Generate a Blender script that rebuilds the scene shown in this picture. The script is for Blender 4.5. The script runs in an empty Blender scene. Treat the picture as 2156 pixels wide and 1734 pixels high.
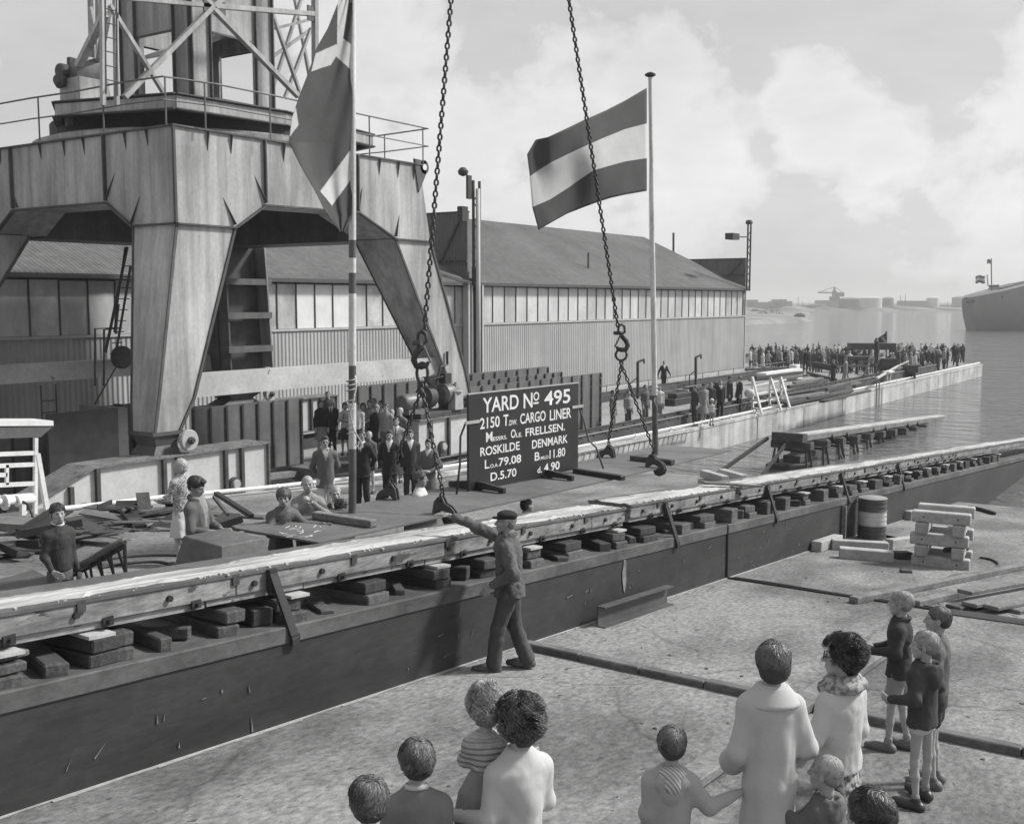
import bpy, math, random
import numpy as np
from mathutils import Vector, Matrix, Euler
R = math.radians
random.seed(7)
rng = np.random.default_rng(11)
SC = bpy.context.scene
COL = SC.collection

# ------------------------------------------------------------------ camera
CAMZ = 6.7
HEAD = R(34.3)                      # heading of the lens, from +X (the slipway runs along +X, down to the water)
PITCH = math.atan(235 / 2280.)
cam_d = bpy.data.cameras.new('camera')
cam_d.sensor_width = 36; cam_d.lens = 2280 / 2156 * 36
cam_d.clip_start = 0.1; cam_d.clip_end = 20000
cam = bpy.data.objects.new('camera', cam_d); COL.objects.link(cam)
cam.location = (0, 0, CAMZ)
cam.rotation_euler = (R(90) - PITCH, 0, HEAD - R(90))
SC.camera = cam
SC.render.resolution_x = 1024; SC.render.resolution_y = 823

# ------------------------------------------------------------------ light
SUN_AZ = HEAD - R(76)               # to the right of the lens
SUN_EL = R(42)
SKY_S = 0.13
world = bpy.data.worlds.new('World'); SC.world = world; world.use_nodes = True
wn, wl = world.node_tree.nodes, world.node_tree.links
wn.clear()
w_out = wn.new('ShaderNodeOutputWorld'); w_bg = wn.new('ShaderNodeBackground')
w_sky = wn.new('ShaderNodeTexSky'); w_sky.sky_type = 'NISHITA'; w_sky.sun_disc = False
w_sky.sun_elevation = SUN_EL; w_sky.sun_rotation = R(90) - SUN_AZ
w_sky.air_density = 1.0; w_sky.dust_density = 2.0; w_sky.ozone_density = 1.0
w_bw = wn.new('ShaderNodeRGBToBW'); wl.new(w_sky.outputs[0], w_bw.inputs[0])
w_tc = wn.new('ShaderNodeTexCoord')
def w_noise(scale, loc, sz, detail=7, rough=.55, dist=.3):
    m = wn.new('ShaderNodeMapping'); m.inputs['Location'].default_value = loc; m.inputs['Scale'].default_value = (1, 1, sz)
    n = wn.new('ShaderNodeTexNoise'); n.inputs['Scale'].default_value = scale; n.inputs['Detail'].default_value = detail
    n.inputs['Roughness'].default_value = rough; n.inputs['Distortion'].default_value = dist
    wl.new(w_tc.outputs['Generated'], m.inputs[0]); wl.new(m.outputs[0], n.inputs['Vector'])
    return n
def w_math(op, a, b=None, clamp=False):
    n = wn.new('ShaderNodeMath'); n.operation = op; n.use_clamp = clamp
    for i, x in enumerate((a, b)):
        if x is None: continue
        if isinstance(x, (int, float)): n.inputs[i].default_value = x
        else: wl.new(x, n.inputs[i])
    return n.outputs[0]
def w_ramp(src, stops):
    r = wn.new('ShaderNodeValToRGB'); wl.new(src, r.inputs[0]); e = r.color_ramp.elements
    while len(e) < len(stops): e.new(.5)
    for k, (p, c) in enumerate(stops): e[k].position = p; e[k].color = (c, c, c, 1)
    return r.outputs[0]
# cumulus heaps in fixed directions, their outlines broken up by noise; (azimuth from the lens, elevation, radius in degrees, weight)
billow = w_noise(10.0, (.35, .2, .1), 1.5, 10, .58, .15).outputs[0]; cum = 0.
for az_, el_, ra_, wt_ in ((-7, 12, 6, 1), (-3, 8, 6, .9), (-10, 16, 5, .9), (2, 9, 5, .7), (7, 10.5, 5.5, .9), (9, 7, 6, .9), (3, 4.5, 8, .6), (15.5, 8.5, 4.2, 1), (18, 7, 3.6, .8), (26, 9.5, 4.5, .9), (30, 12, 6, .8), (24, 4.2, 6, .6), (-32, 8, 9, .8), (45, 9, 9, 1), (60, 14, 9, 1), (-50, 12, 9, 1), (-80, 9, 10, 1), (90, 10, 10, 1), (150, 12, 12, 1), (-140, 10, 12, 1)):
    a_ = HEAD - R(az_); e_ = R(el_); dv_ = (math.cos(a_) * math.cos(e_), math.sin(a_) * math.cos(e_), math.sin(e_))
    vm = wn.new('ShaderNodeVectorMath'); vm.operation = 'DISTANCE'; wl.new(w_tc.outputs['Generated'], vm.inputs[0]); vm.inputs[1].default_value = dv_
    f_ = w_math('SUBTRACT', 1.0, w_math('DIVIDE', vm.outputs['Value'], R(ra_) * 1.15)); cum = w_math('MAXIMUM', w_math('MULTIPLY', f_, wt_), cum)
cum = w_ramp(w_math('ADD', w_math('MULTIPLY', cum, .55), billow), [(.66, 0), (.71, .7), (.80, 1.2), (1.0, .9)])
veil = w_ramp(w_noise(2.2, (2.2, 1.0, .4), 3.5, 6, .55, .5).outputs[0], [(.35, .0), (.65, 1)])
shade = w_ramp(w_noise(7.5, (.9, .3, .7), 3.0, 6, .6).outputs[0], [(.3, .92), (.7, 1.03)])
base = w_math('ADD', w_math('MULTIPLY', w_bw.outputs[0], .45), 3.2)
cl = w_math('ADD', w_math('MULTIPLY', cum, 1.15), w_math('MULTIPLY', veil, .5))
sky_v = w_math('MULTIPLY', w_math('ADD', base, cl), shade)
wl.new(sky_v, w_bg.inputs['Color']); w_bg.inputs['Strength'].default_value = SKY_S
wl.new(w_bg.outputs[0], w_out.inputs[0])
sd = bpy.data.lights.new('sun', 'SUN'); sd.energy = 5.0; sd.angle = R(8); sd.color = (1, .995, .985)
sun = bpy.data.objects.new('sun', sd); COL.objects.link(sun)
sv = Vector((math.cos(SUN_AZ) * math.cos(SUN_EL), math.sin(SUN_AZ) * math.cos(SUN_EL), math.sin(SUN_EL)))
sun.rotation_euler = sv.to_track_quat('Z', 'Y').to_euler(); sun.location = (0, -20, 40)
SC.view_settings.view_transform = 'Standard'; SC.view_settings.look = 'None'
SC.view_settings.exposure = -0.02; SC.view_settings.gamma = 1
SC.render.engine = 'CYCLES'
SC.cycles.max_bounces = 6; SC.cycles.transparent_max_bounces = 6
try: SC.cycles.use_denoising = True
except Exception: pass

# ------------------------------------------------------------------ measuring: a pixel of a 2156 px wide print and one known coordinate give a point
_F = np.array([math.cos(HEAD), math.sin(HEAD), 0]); _R = np.array([math.sin(HEAD), -math.cos(HEAD), 0])
_cp, _sp = math.cos(PITCH), math.sin(PITCH)
CAM = np.array([0, 0, CAMZ])
def ray(x, y):
    r, u = x - 1078., 867. - y
    return _R * r + _F * (2280 * _cp + u * _sp) + np.array([0, 0, u * _cp - 2280 * _sp])
def PV(x, y, v): d = ray(x, y); return CAM + d * (v / d[1])
def PU(x, y, u): d = ray(x, y); return CAM + d * (u / d[0])
def PZ(x, y, z): d = ray(x, y); return CAM + d * ((z - CAMZ) / d[2])
def PD(x, y, dep): return CAM + ray(x, y) * (dep / 2280.)
def slab(u):
    u = max(-14, u); return 3.543 - .081 * u - .30 * max(0., min(u, 45) - 33.5)
def wtop(u): return 4.40 - .0795 * u
def PG(x, y, f=slab):
    d = ray(x, y); t = .001
    z0 = 2.0
    for _ in range(40):
        p = CAM + d * ((z0 - CAMZ) / d[2]); z0 = .5 * z0 + .5 * f(p[0])
    return p
QZ = 1.35                            # level of the quay behind the rail
def ledge(u): return float(np.interp(u, [-14, 5, 12, 15, 18, 24, 32, 42, 96], [4.2, 2.75, 2.43, 2.27, 2.05, 1.72, 1.42, 1.33, 1.16]))
WATER = .12

# ------------------------------------------------------------------ materials (all greys: the place is known from a black and white print)
_M = {}
def g(c): return (c, c, c, 1)
def mat(name, c1, c2=None, *a, cracks=None, **k):
    if name in _M: return _M[name]
    m = _mat(name, c1, c2, *a, **k)
    if cracks:
        n, l = m.node_tree.nodes, m.node_tree.links; b = n['Principled BSDF']; src = b.inputs['Base Color'].links[0].from_socket; tc = n.new('ShaderNodeTexCoord')
        nz = n.new('ShaderNodeTexNoise'); nz.inputs['Scale'].default_value = 1.1; nz.inputs['Detail'].default_value = 5; l.new(tc.outputs['Object'], nz.inputs['Vector'])
        ad = n.new('ShaderNodeVectorMath'); ad.operation = 'MULTIPLY_ADD'; l.new(nz.outputs['Color'], ad.inputs[0]); ad.inputs[1].default_value = (.9, .9, 0); l.new(tc.outputs['Object'], ad.inputs[2])
        vo = n.new('ShaderNodeTexVoronoi'); vo.feature = 'DISTANCE_TO_EDGE'; vo.inputs['Scale'].default_value = cracks; l.new(ad.outputs[0], vo.inputs['Vector'])
        rp = n.new('ShaderNodeValToRGB'); l.new(vo.outputs['Distance'], rp.inputs[0]); e = rp.color_ramp.elements; e[0].position = .0; e[0].color = g(.62); e[1].position = .008; e[1].color = g(1.)
        mx = n.new('ShaderNodeMix'); mx.data_type = 'RGBA'; mx.blend_type = 'MULTIPLY'; mx.inputs[0].default_value = 1; l.new(src, mx.inputs[6]); l.new(rp.outputs[0], mx.inputs[7]); l.new(mx.outputs[2], b.inputs['Base Color'])
    _M[name] = m
    return m
def _mat(name, c1, c2=None, sc=3., rough=.8, bump=.0, stretch=(1, 1, 1), metal=0., lo=.35, hi=.65, fine=.0, fsc=60., streak=0., streak_sc=3., bdist=.02, wave=None, lines=None, spots=None, bsc=None, space='Object'):
    if name in _M: return _M[name]
    m = bpy.data.materials.new(name); m.use_nodes = True
    n, l = m.node_tree.nodes, m.node_tree.links
    b = n['Principled BSDF']; b.inputs['Roughness'].default_value = rough; b.inputs['Metallic'].default_value = metal
    tc = n.new('ShaderNodeTexCoord')
    def mp(s, loc=(0, 0, 0)):
        k = n.new('ShaderNodeMapping'); k.inputs['Scale'].default_value = s; k.inputs['Location'].default_value = loc
        l.new(tc.outputs[space], k.inputs[0]); return k.outputs[0]
    def noise(vec, s, d=6, r=.6, dist=0.):
        k = n.new('ShaderNodeTexNoise'); k.inputs['Scale'].default_value = s; k.inputs['Detail'].default_value = d
        k.inputs['Roughness'].default_value = r; k.inputs['Distortion'].default_value = dist; l.new(vec, k.inputs['Vector']); return k.outputs[0]
    def ramp(src, stops):
        r = n.new('ShaderNodeValToRGB'); l.new(src, r.inputs[0]); e = r.color_ramp.elements
        while len(e) < len(stops): e.new(.5)
        for k, (p, c) in enumerate(stops): e[k].position = p; e[k].color = g(c)
        return r.outputs[0]
    def mix(a, bb, f, mode='MIX'):
        k = n.new('ShaderNodeMix'); k.data_type = 'RGBA'; k.blend_type = mode
        if isinstance(f, float): k.inputs[0].default_value = f
        else: l.new(f, k.inputs[0])
        for i, x in ((6, a), (7, bb)):
            if isinstance(x, (int, float)): k.inputs[i].default_value = g(x)
            else: l.new(x, k.inputs[i])
        return k.outputs[2]
    c2 = c1 if c2 is None else c2
    col = ramp(noise(mp(stretch), sc), [(lo, c1), (hi, c2)])
    if streak:
        s = ramp(noise(mp((streak_sc, streak_sc, streak_sc * .07), (3, 7, 1)), 1., 5, .65), [(.3, 1 - streak), (.62, 1 + streak * .25)])
        col = mix(col, s, 1.0, 'MULTIPLY')
    if fine:
        s = ramp(noise(mp(stretch, (9, 2, 4)), fsc, 3, .7), [(.3, 1 - fine), (.7, 1 + fine * .6)])
        col = mix(col, s, 1.0, 'MULTIPLY')
    if spots:                                   # (scale, threshold, colour, stretch)
        ss, th, cc, st = spots
        s = ramp(noise(mp(st, (5, 5, 5)), ss, 4, .6), [(th, 0.), (th + .03, 1.)])
        col = mix(col, cc, s)
    if lines:                                   # (axis vector weights, spacing, width, factor): thin joints
        wt, spc, wd, fac = lines
        d = n.new('ShaderNodeVectorMath'); d.operation = 'DOT_PRODUCT'; l.new(tc.outputs[space], d.inputs[0]); d.inputs[1].default_value = wt
        q = n.new('ShaderNodeMath'); q.operation = 'DIVIDE'; l.new(d.outputs['Value'], q.inputs[0]); q.inputs[1].default_value = spc
        fr = n.new('ShaderNodeMath'); fr.operation = 'FRACT'; l.new(q.outputs[0], fr.inputs[0])
        col = mix(col, ramp(fr.outputs[0], [(0., fac), (wd, 1.)]), 1.0, 'MULTIPLY')
    l.new(col, b.inputs['Base Color'])
    hgt = None
    if wave:                                    # (axis weights, period, depth)
        wt, per, dep = wave
        d = n.new('ShaderNodeVectorMath'); d.operation = 'DOT_PRODUCT'; l.new(tc.outputs[space], d.inputs[0]); d.inputs[1].default_value = wt
        q = n.new('ShaderNodeMath'); q.operation = 'MULTIPLY'; l.new(d.outputs['Value'], q.inputs[0]); q.inputs[1].default_value = 2 * math.pi / per
        s = n.new('ShaderNodeMath'); s.operation = 'SINE'; l.new(q.outputs[0], s.inputs[0])
        bp = n.new('ShaderNodeBump'); bp.inputs['Strength'].default_value = 1; bp.inputs['Distance'].default_value = dep
        l.new(s.outputs[0], bp.inputs['Height']); hgt = bp
    if bump:
        bp = n.new('ShaderNodeBump'); bp.inputs['Strength'].default_value = bump; bp.inputs['Distance'].default_value = bdist
        l.new(noise(mp(stretch, (1, 3, 8)), bsc or fsc * .5, 6, .65), bp.inputs['Height'])
        if hgt: l.new(hgt.outputs[0], bp.inputs['Normal'])
        hgt = bp
    if hgt: l.new(hgt.outputs[0], b.inputs['Normal'])
    _M[name] = m
    return m

# ------------------------------------------------------------------ objects
LOC = {}
def tag(o, label=None, cat=None, group=None, kind=None):
    if label: o['label'] = label
    if cat: o['category'] = cat
    if group: o['group'] = group
    if kind: o['kind'] = kind
    return o
def root(name, loc, label, cat, group=None, rz=0):
    o = bpy.data.objects.new(name, None); COL.objects.link(o); o.empty_display_size = .1
    o.location = loc; o.rotation_euler = (0, 0, rz)
    LOC[o.name] = Vector(loc)
    return tag(o, label, cat, group)
def base_of(p):
    return LOC.get(p.name, Vector((0, 0, 0))) if p is not None else Vector((0, 0, 0))
class MB:
    """collects faces in world space; build() links them as one mesh object"""
    def __init__(s): s.v = []; s.f = []; s.m = []; s.cur = 0
    def add(s, vs, fs):
        o = len(s.v); s.v += [tuple(map(float, x)) for x in vs]
        for f in fs: s.f.append(tuple(i + o for i in f)); s.m.append(s.cur)
        return s
    def hexa(s, p):                              # 4 bottom (ccw), 4 top
        return s.add(p, [(3, 2, 1, 0), (4, 5, 6, 7), (0, 1, 5, 4), (1, 2, 6, 5), (2, 3, 7, 6), (3, 0, 4, 7)])
    def box(s, x0, y0, z0, x1, y1, z1):
        return s.hexa([(x0, y0, z0), (x1, y0, z0), (x1, y1, z0), (x0, y1, z0), (x0, y0, z1), (x1, y0, z1), (x1, y1, z1), (x0, y1, z1)])
    def obox(s, c, ex, ey, ez, hx, hy, hz):      # centre, unit axes, half sizes
        c, ex, ey, ez = (np.array(a, float) for a in (c, ex, ey, ez))
        P = [c + ex * hx * a + ey * hy * b + ez * hz * d for d in (-1, 1) for a, b in ((-1, -1), (1, -1), (1, 1), (-1, 1))]
        return s.hexa(P)
    def bar(s, a, b, w, h, up=(0, 0, 1)):
        a, b = np.array(a, float), np.array(b, float); d = b - a; L = np.linalg.norm(d)
        if L < 1e-6: return s
        d /= L; up = np.array(up, float)
        if abs(d @ up) > .98: up = np.array([1., 0, 0])
        sx = np.cross(d, up); sx /= np.linalg.norm(sx); uy = np.cross(sx, d)
        return s.obox((a + b) / 2, d, sx, uy, L / 2, w / 2, h / 2)
    def tube(s, pts, r, n=8, r1=None, closed=False, caps=True):
        pts = [np.array(p, float) for p in pts]; N = len(pts); rings = []
        rr = r if hasattr(r, '__len__') else [r + ((r1 if r1 is not None else r) - r) * i / max(1, N - 1) for i in range(N)]
        nrm = None; vs = []
        for i, p in enumerate(pts):
            if closed: t = pts[(i + 1) % N] - pts[i - 1]
            else: t = pts[min(i + 1, N - 1)] - pts[max(i - 1, 0)]
            t = t / (np.linalg.norm(t) + 1e-9)
            if nrm is None:
                a = np.array([0, 0, 1.]) if abs(t[2]) < .9 else np.array([1., 0, 0]); nrm = np.cross(t, a)
            nrm = nrm - t * (nrm @ t); nrm /= np.linalg.norm(nrm) + 1e-9; bn = np.cross(t, nrm)
            for k in range(n):
                an = 2 * math.pi * k / n; vs.append(p + (nrm * math.cos(an) + bn * math.sin(an)) * rr[i])
        fs = []
        for i in range(N if closed else N - 1):
            j = (i + 1) % N
            for k in range(n): fs.append((i * n + k, i * n + (k + 1) % n, j * n + (k + 1) % n, j * n + k))
        if caps and not closed: fs += [tuple(range(n))[::-1], tuple((N - 1) * n + k for k in range(n))]
        return s.add(vs, fs)
    def prism(s, poly, ext):
        ext = np.array(ext, float); n = len(poly); P = [np.array(p, float) for p in poly]
        return s.add(P + [p + ext for p in P], [tuple(range(n))[::-1], tuple(range(n, 2 * n))] + [(i, (i + 1) % n, (i + 1) % n + n, i + n) for i in range(n)])
    def lathe(s, c, prof, n=24, axis='z'):
        vs = []; c = np.array(c, float)
        for (r, h) in prof:
            for k in range(n):
                a = 2 * math.pi * k / n; x, y = r * math.cos(a), r * math.sin(a)
                p = {'z': (x, y, h), 'y': (x, h, y), 'x': (h, x, y)}[axis]; vs.append(c + np.array(p))
        fs = []
        for i in range(len(prof) - 1):
            for k in range(n): fs.append((i * n + k, i * n + (k + 1) % n, (i + 1) * n + (k + 1) % n, (i + 1) * n + k))
        fs += [tuple(range(n))[::-1], tuple((len(prof) - 1) * n + k for k in range(n))]
        return s.add(vs, fs)
    def build(s, name, mats, parent=None, smooth=False, bevel=0., local=False, auto=None):
        if not isinstance(mats, (list, tuple)): mats = [mats]
        V = np.array(s.v, dtype=np.float32).reshape(-1, 3)
        if local: off = np.zeros(3)
        elif parent is not None: off = np.array(base_of(parent))
        else:
            lo, hi = V.min(0), V.max(0); off = np.array([(lo[0] + hi[0]) / 2, (lo[1] + hi[1]) / 2, lo[2]])
        me = bpy.data.meshes.new(name); me.from_pydata((V - off).tolist(), [], s.f)
        for m in mats: me.materials.append(m)
        if s.m and max(s.m) > 0: me.polygons.foreach_set('material_index', s.m)
        if smooth: me.polygons.foreach_set('use_smooth', [True] * len(me.polygons))
        me.update()
        o = bpy.data.objects.new(name, me); COL.objects.link(o)
        if parent is not None:
            o.parent = parent; LOC[o.name] = base_of(parent)
        else:
            o.location = off if not local else (0, 0, 0); LOC[o.name] = Vector(o.location)
        if bevel:
            b = o.modifiers.new('bevel', 'BEVEL'); b.width = bevel; b.segments = 1; b.limit_method = 'ANGLE'; b.angle_limit = R(40)
        if auto: 
            e = o.modifiers.new('split', 'EDGE_SPLIT'); e.split_angle = R(auto)
        return o
def children(o): return [c for c in o.children]
def copy_tree(o, parent=None):
    c = o.copy(); COL.objects.link(c); c.parent = parent
    LOC[c.name] = Vector((0, 0, 0))
    for ch in list(o.children): copy_tree(ch, c)
    return c
# ================================================================== SETTING
conc = mat('slipway concrete', .115, .25, .55, .9, .5, (.65, 1.1, 1), lo=.40, hi=.60, fine=.5, fsc=17, spots=(7, .665, .06, (.7, 1.3, 1)), bdist=.02, bsc=22, cracks=.24)
tarred = mat('tarred concrete', .019, .038, .9, .65, .35, (.5, 1, 1.6), fine=.35, fsc=9, spots=(9, .75, .14, (1.6, 1, .35)), bdist=.01, streak=.25, streak_sc=1.5, lines=((.0805, 0, 1), .148, .05, .72))
wallcon = mat('quay concrete', .36, .55, .9, .85, .3, (.7, .7, 1), fine=.15, fsc=12, streak=.45, streak_sc=1.3)
quaycon = mat('quay paving', .20, .30, .7, .9, .3, fine=.3, fsc=9)
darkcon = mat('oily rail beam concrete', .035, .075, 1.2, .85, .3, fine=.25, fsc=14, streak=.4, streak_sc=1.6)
steel_d = mat('dark rusty steel', .035, .07, 3, .65, .3, fine=.3, fsc=30)
steel_m = mat('primed steel', .085, .13, 1.3, .6, .15, fine=.2, fsc=22, streak=.25)
steel_k = mat('black steel', .018, .035, 4, .6, .2, fine=.2)
wood_l = mat('fresh timber', .30, .44, 2.5, .85, .35, (1, 1, 1), fine=.2, fsc=22, spots=(5, .70, .16, (1, 1, 1)))
wood_m = mat('weathered timber', .12, .22, 2.5, .85, .5, (1, 1, 2), fine=.35, fsc=18, spots=(4, .68, .07, (1, 1, 1)))
wood_d = mat('creosoted timber', .035, .075, 3, .8, .5, (1, 1, 2), fine=.3, fsc=20)
white_p = mat('white paint', .62, .75, 3, .5, .1, fine=.15, fsc=30, spots=(7, .72, .2, (1, 1, 1)))

def sheet(name, us, vs, zf, m, kind='structure'):
    b = MB(); b.v = [(u, v, zf(u, v)) for u in us for v in vs]; nv = len(vs)
    for i in range(len(us) - 1):
        for j in range(nv - 1): b.f.append((i * nv + j, (i + 1) * nv + j, (i + 1) * nv + j + 1, i * nv + j + 1)); b.m.append(0)
    o = b.build(name, m, local=True); return tag(o, kind=kind)
us = [-60, -30, -14, -8] + [x * 1.0 for x in range(-4, 44)] + [48, 52, 60]
sheet('slipway_floor', us, [-60, -20, -6, 0, 3, 6.8, 8, 12, 16, 19.3], lambda u, v: slab(u), conc)
tag(MB().box(-300, 19.9, -.6, 79.5, 400, QZ).build('quay_ground', quaycon), kind='structure')
tag(MB().prism([(79.5, 19.93, -.6), (101, 19.93, -.6), (89, 38.5, -.6), (79.5, 42, -.6)], (0, 0, QZ + .6 - .15)).build('jetty_ground', quaycon), kind='structure')

# water: one sheet to the horizon
wm = bpy.data.materials.new('harbour water'); wm.use_nodes = True
n, l = wm.node_tree.nodes, wm.node_tree.links; b = n['Principled BSDF']
b.inputs['Base Color'].default_value = g(.13); b.inputs['Roughness'].default_value = .06; b.inputs['IOR'].default_value = 1.33
tc = n.new('ShaderNodeTexCoord'); prev = None
for s, st, dist, sc_ in ((.8, 1., .6, (1, .45, 1)), (3.2, 1., .14, (1, .6, 1)), (.13, 1., .8, (1, .5, 1))):
    mp_ = n.new('ShaderNodeMapping'); mp_.inputs['Scale'].default_value = sc_; mp_.inputs['Rotation'].default_value = (0, 0, R(-40))
    l.new(tc.outputs['Object'], mp_.inputs[0])
    nz = n.new('ShaderNodeTexNoise'); nz.inputs['Scale'].default_value = s; nz.inputs['Detail'].default_value = 5; l.new(mp_.outputs[0], nz.inputs['Vector'])
    bp = n.new('ShaderNodeBump'); bp.inputs['Strength'].default_value = st; bp.inputs['Distance'].default_value = dist; l.new(nz.outputs[0], bp.inputs['Height'])
    if prev: l.new(prev.outputs[0], bp.inputs['Normal'])
    prev = bp
l.new(prev.outputs[0], b.inputs['Normal'])
tag(MB().add([(34, -4000, WATER), (9000, -4000, WATER), (9000, 9000, WATER), (34, 9000, WATER)], [(0, 1, 2, 3)]).build('water', wm, local=True), kind='structure')

# far shore and the near spit
shore_m = mat('far shore scrub', .10, .22, .03, .95, 0, fine=.3, fsc=.3)
def strip(name, pts, zb, h, m, seed=0):
    """a low bank: pts (u, v) outline, raised in the middle with an uneven crest"""
    rr = random.Random(seed); c = np.mean(np.array(pts), 0); b = MB(); ring0 = [(p[0], p[1], zb) for p in pts]
    ring1 = [(c[0] + (p[0] - c[0]) * .93, c[1] + (p[1] - c[1]) * .93, zb + h * rr.uniform(.5, 1)) for p in pts]
    nn = len(pts); b.add(ring0 + ring1 + [(c[0], c[1], zb + h)], [(i, (i + 1) % nn, (i + 1) % nn + nn, i + nn) for i in range(nn)] + [(i + nn, (i + 1) % nn + nn, 2 * nn) for i in range(nn)])
    return tag(b.build(name, m, local=True), kind='structure')
def AT(x, dep): p = PD(x, 632, dep); return (p[0], p[1])
strip('far_shore', [AT(x, 700 + 12 * math.sin(x * .07)) for x in range(-500, 3200, 30)] + [AT(x, 1500) for x in range(3200, -500, -30)], WATER - .1, 3.2, shore_m, 3)
strip('spit', [AT(1420, 275), AT(1560, 285), AT(1620, 300), AT(1690, 318), AT(1716, 340), AT(1668, 352), AT(1700, 400), AT(1708, 520), AT(1560, 560), AT(1300, 540), AT(1300, 285)], WATER - .1, 1.5, mat('spit scrub', .13, .30, .06, .95, 0, fine=.35, fsc=.5), 5)

# ================================================================== WAY WALL (the dark plinth that carries the launching way)
r_ = r_wall = root('plinth_wall', (15, 7.4, 2.3), 'long dark tarred concrete plinth wall carrying the greased timber launching way', 'wall')
def course(us_, v0, v1, zf0, zf1, b):
    for a, c in zip(us_[:-1], us_[1:]):
        b.hexa([(a, v0, zf0(a)), (c, v0, zf0(c)), (c, v1, zf0(c)), (a, v1, zf0(a)), (a, v0, zf1(a)), (c, v0, zf1(c)), (c, v1, zf1(c)), (a, v1, zf1(a))])
rr = random.Random(4)
for (a, c, nm) in ((-12, 16.04, 'wall_section'), (16.09, 52, 'wall_section')):
    b = MB(); zs = [-1.2, .16, .31, .47, .62, .74]
    for k in range(len(zs) - 1):
        o_ = rr.uniform(-.0012, .0012)
        course([a, c], 6.785 + o_, 8.05, lambda u, z=zs[k]: 3.543 - .081 * u + z, lambda u, z=zs[k + 1]: 3.543 - .081 * u + z - .0006, b)
    b.build(nm, tarred, r_)
    b = MB(); course([a, c], 6.765, 8.07, lambda u: wtop(u) - .155, wtop, b)
    b.build('coping', mat('oily coping', .05, .12, 1.6, .8, .4, (.6, 1.2, 1), fine=.3, fsc=14), r_, bevel=.012)
# white whitewash splash on the wall and one ghost patch
sp = MB()
def splash(x, y, w, h, seed):
    q = random.Random(seed); c = PV(x, y, 6.772); pts = []
    for k in range(10):
        an = 2 * math.pi * k / 10; pts.append((c[0] + math.cos(an) * w * q.uniform(.5, 1), 6.772, c[2] + math.sin(an) * h * q.uniform(.6, 1)))
    sp.prism(pts, (0, .006, 0))
splash(1315, 1205, .07, .30, 1)
for q_ in ((468, 1455), (860, 1408), (1440, 1180)):
    splash(q_[0], q_[1], .010, random.uniform(.01, .045), q_[0])
q = random.Random(3)
for k in range(70):
    u_ = q.uniform(3.2, 26); z_ = slab(u_) + q.uniform(.05, .7); w_ = q.uniform(.002, .008); h_ = q.uniform(.01, .075) ** 1.0; an_ = q.gauss(1.57, .35) if k % 3 else q.gauss(.08, .2); dx, dz = math.cos(an_) * h_, math.sin(an_) * h_
    sp.prism([(u_ - dx - dz / h_ * w_, 6.772, z_ - dz + dx / h_ * w_), (u_ - dx + dz / h_ * w_, 6.772, z_ - dz - dx / h_ * w_), (u_ + dx * 1.1, 6.772, z_ + dz * 1.1)], (0, .006, 0))
sp.build('paint_splash', mat('old whitewash', .13, .22, 9, .9), r_)

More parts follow.
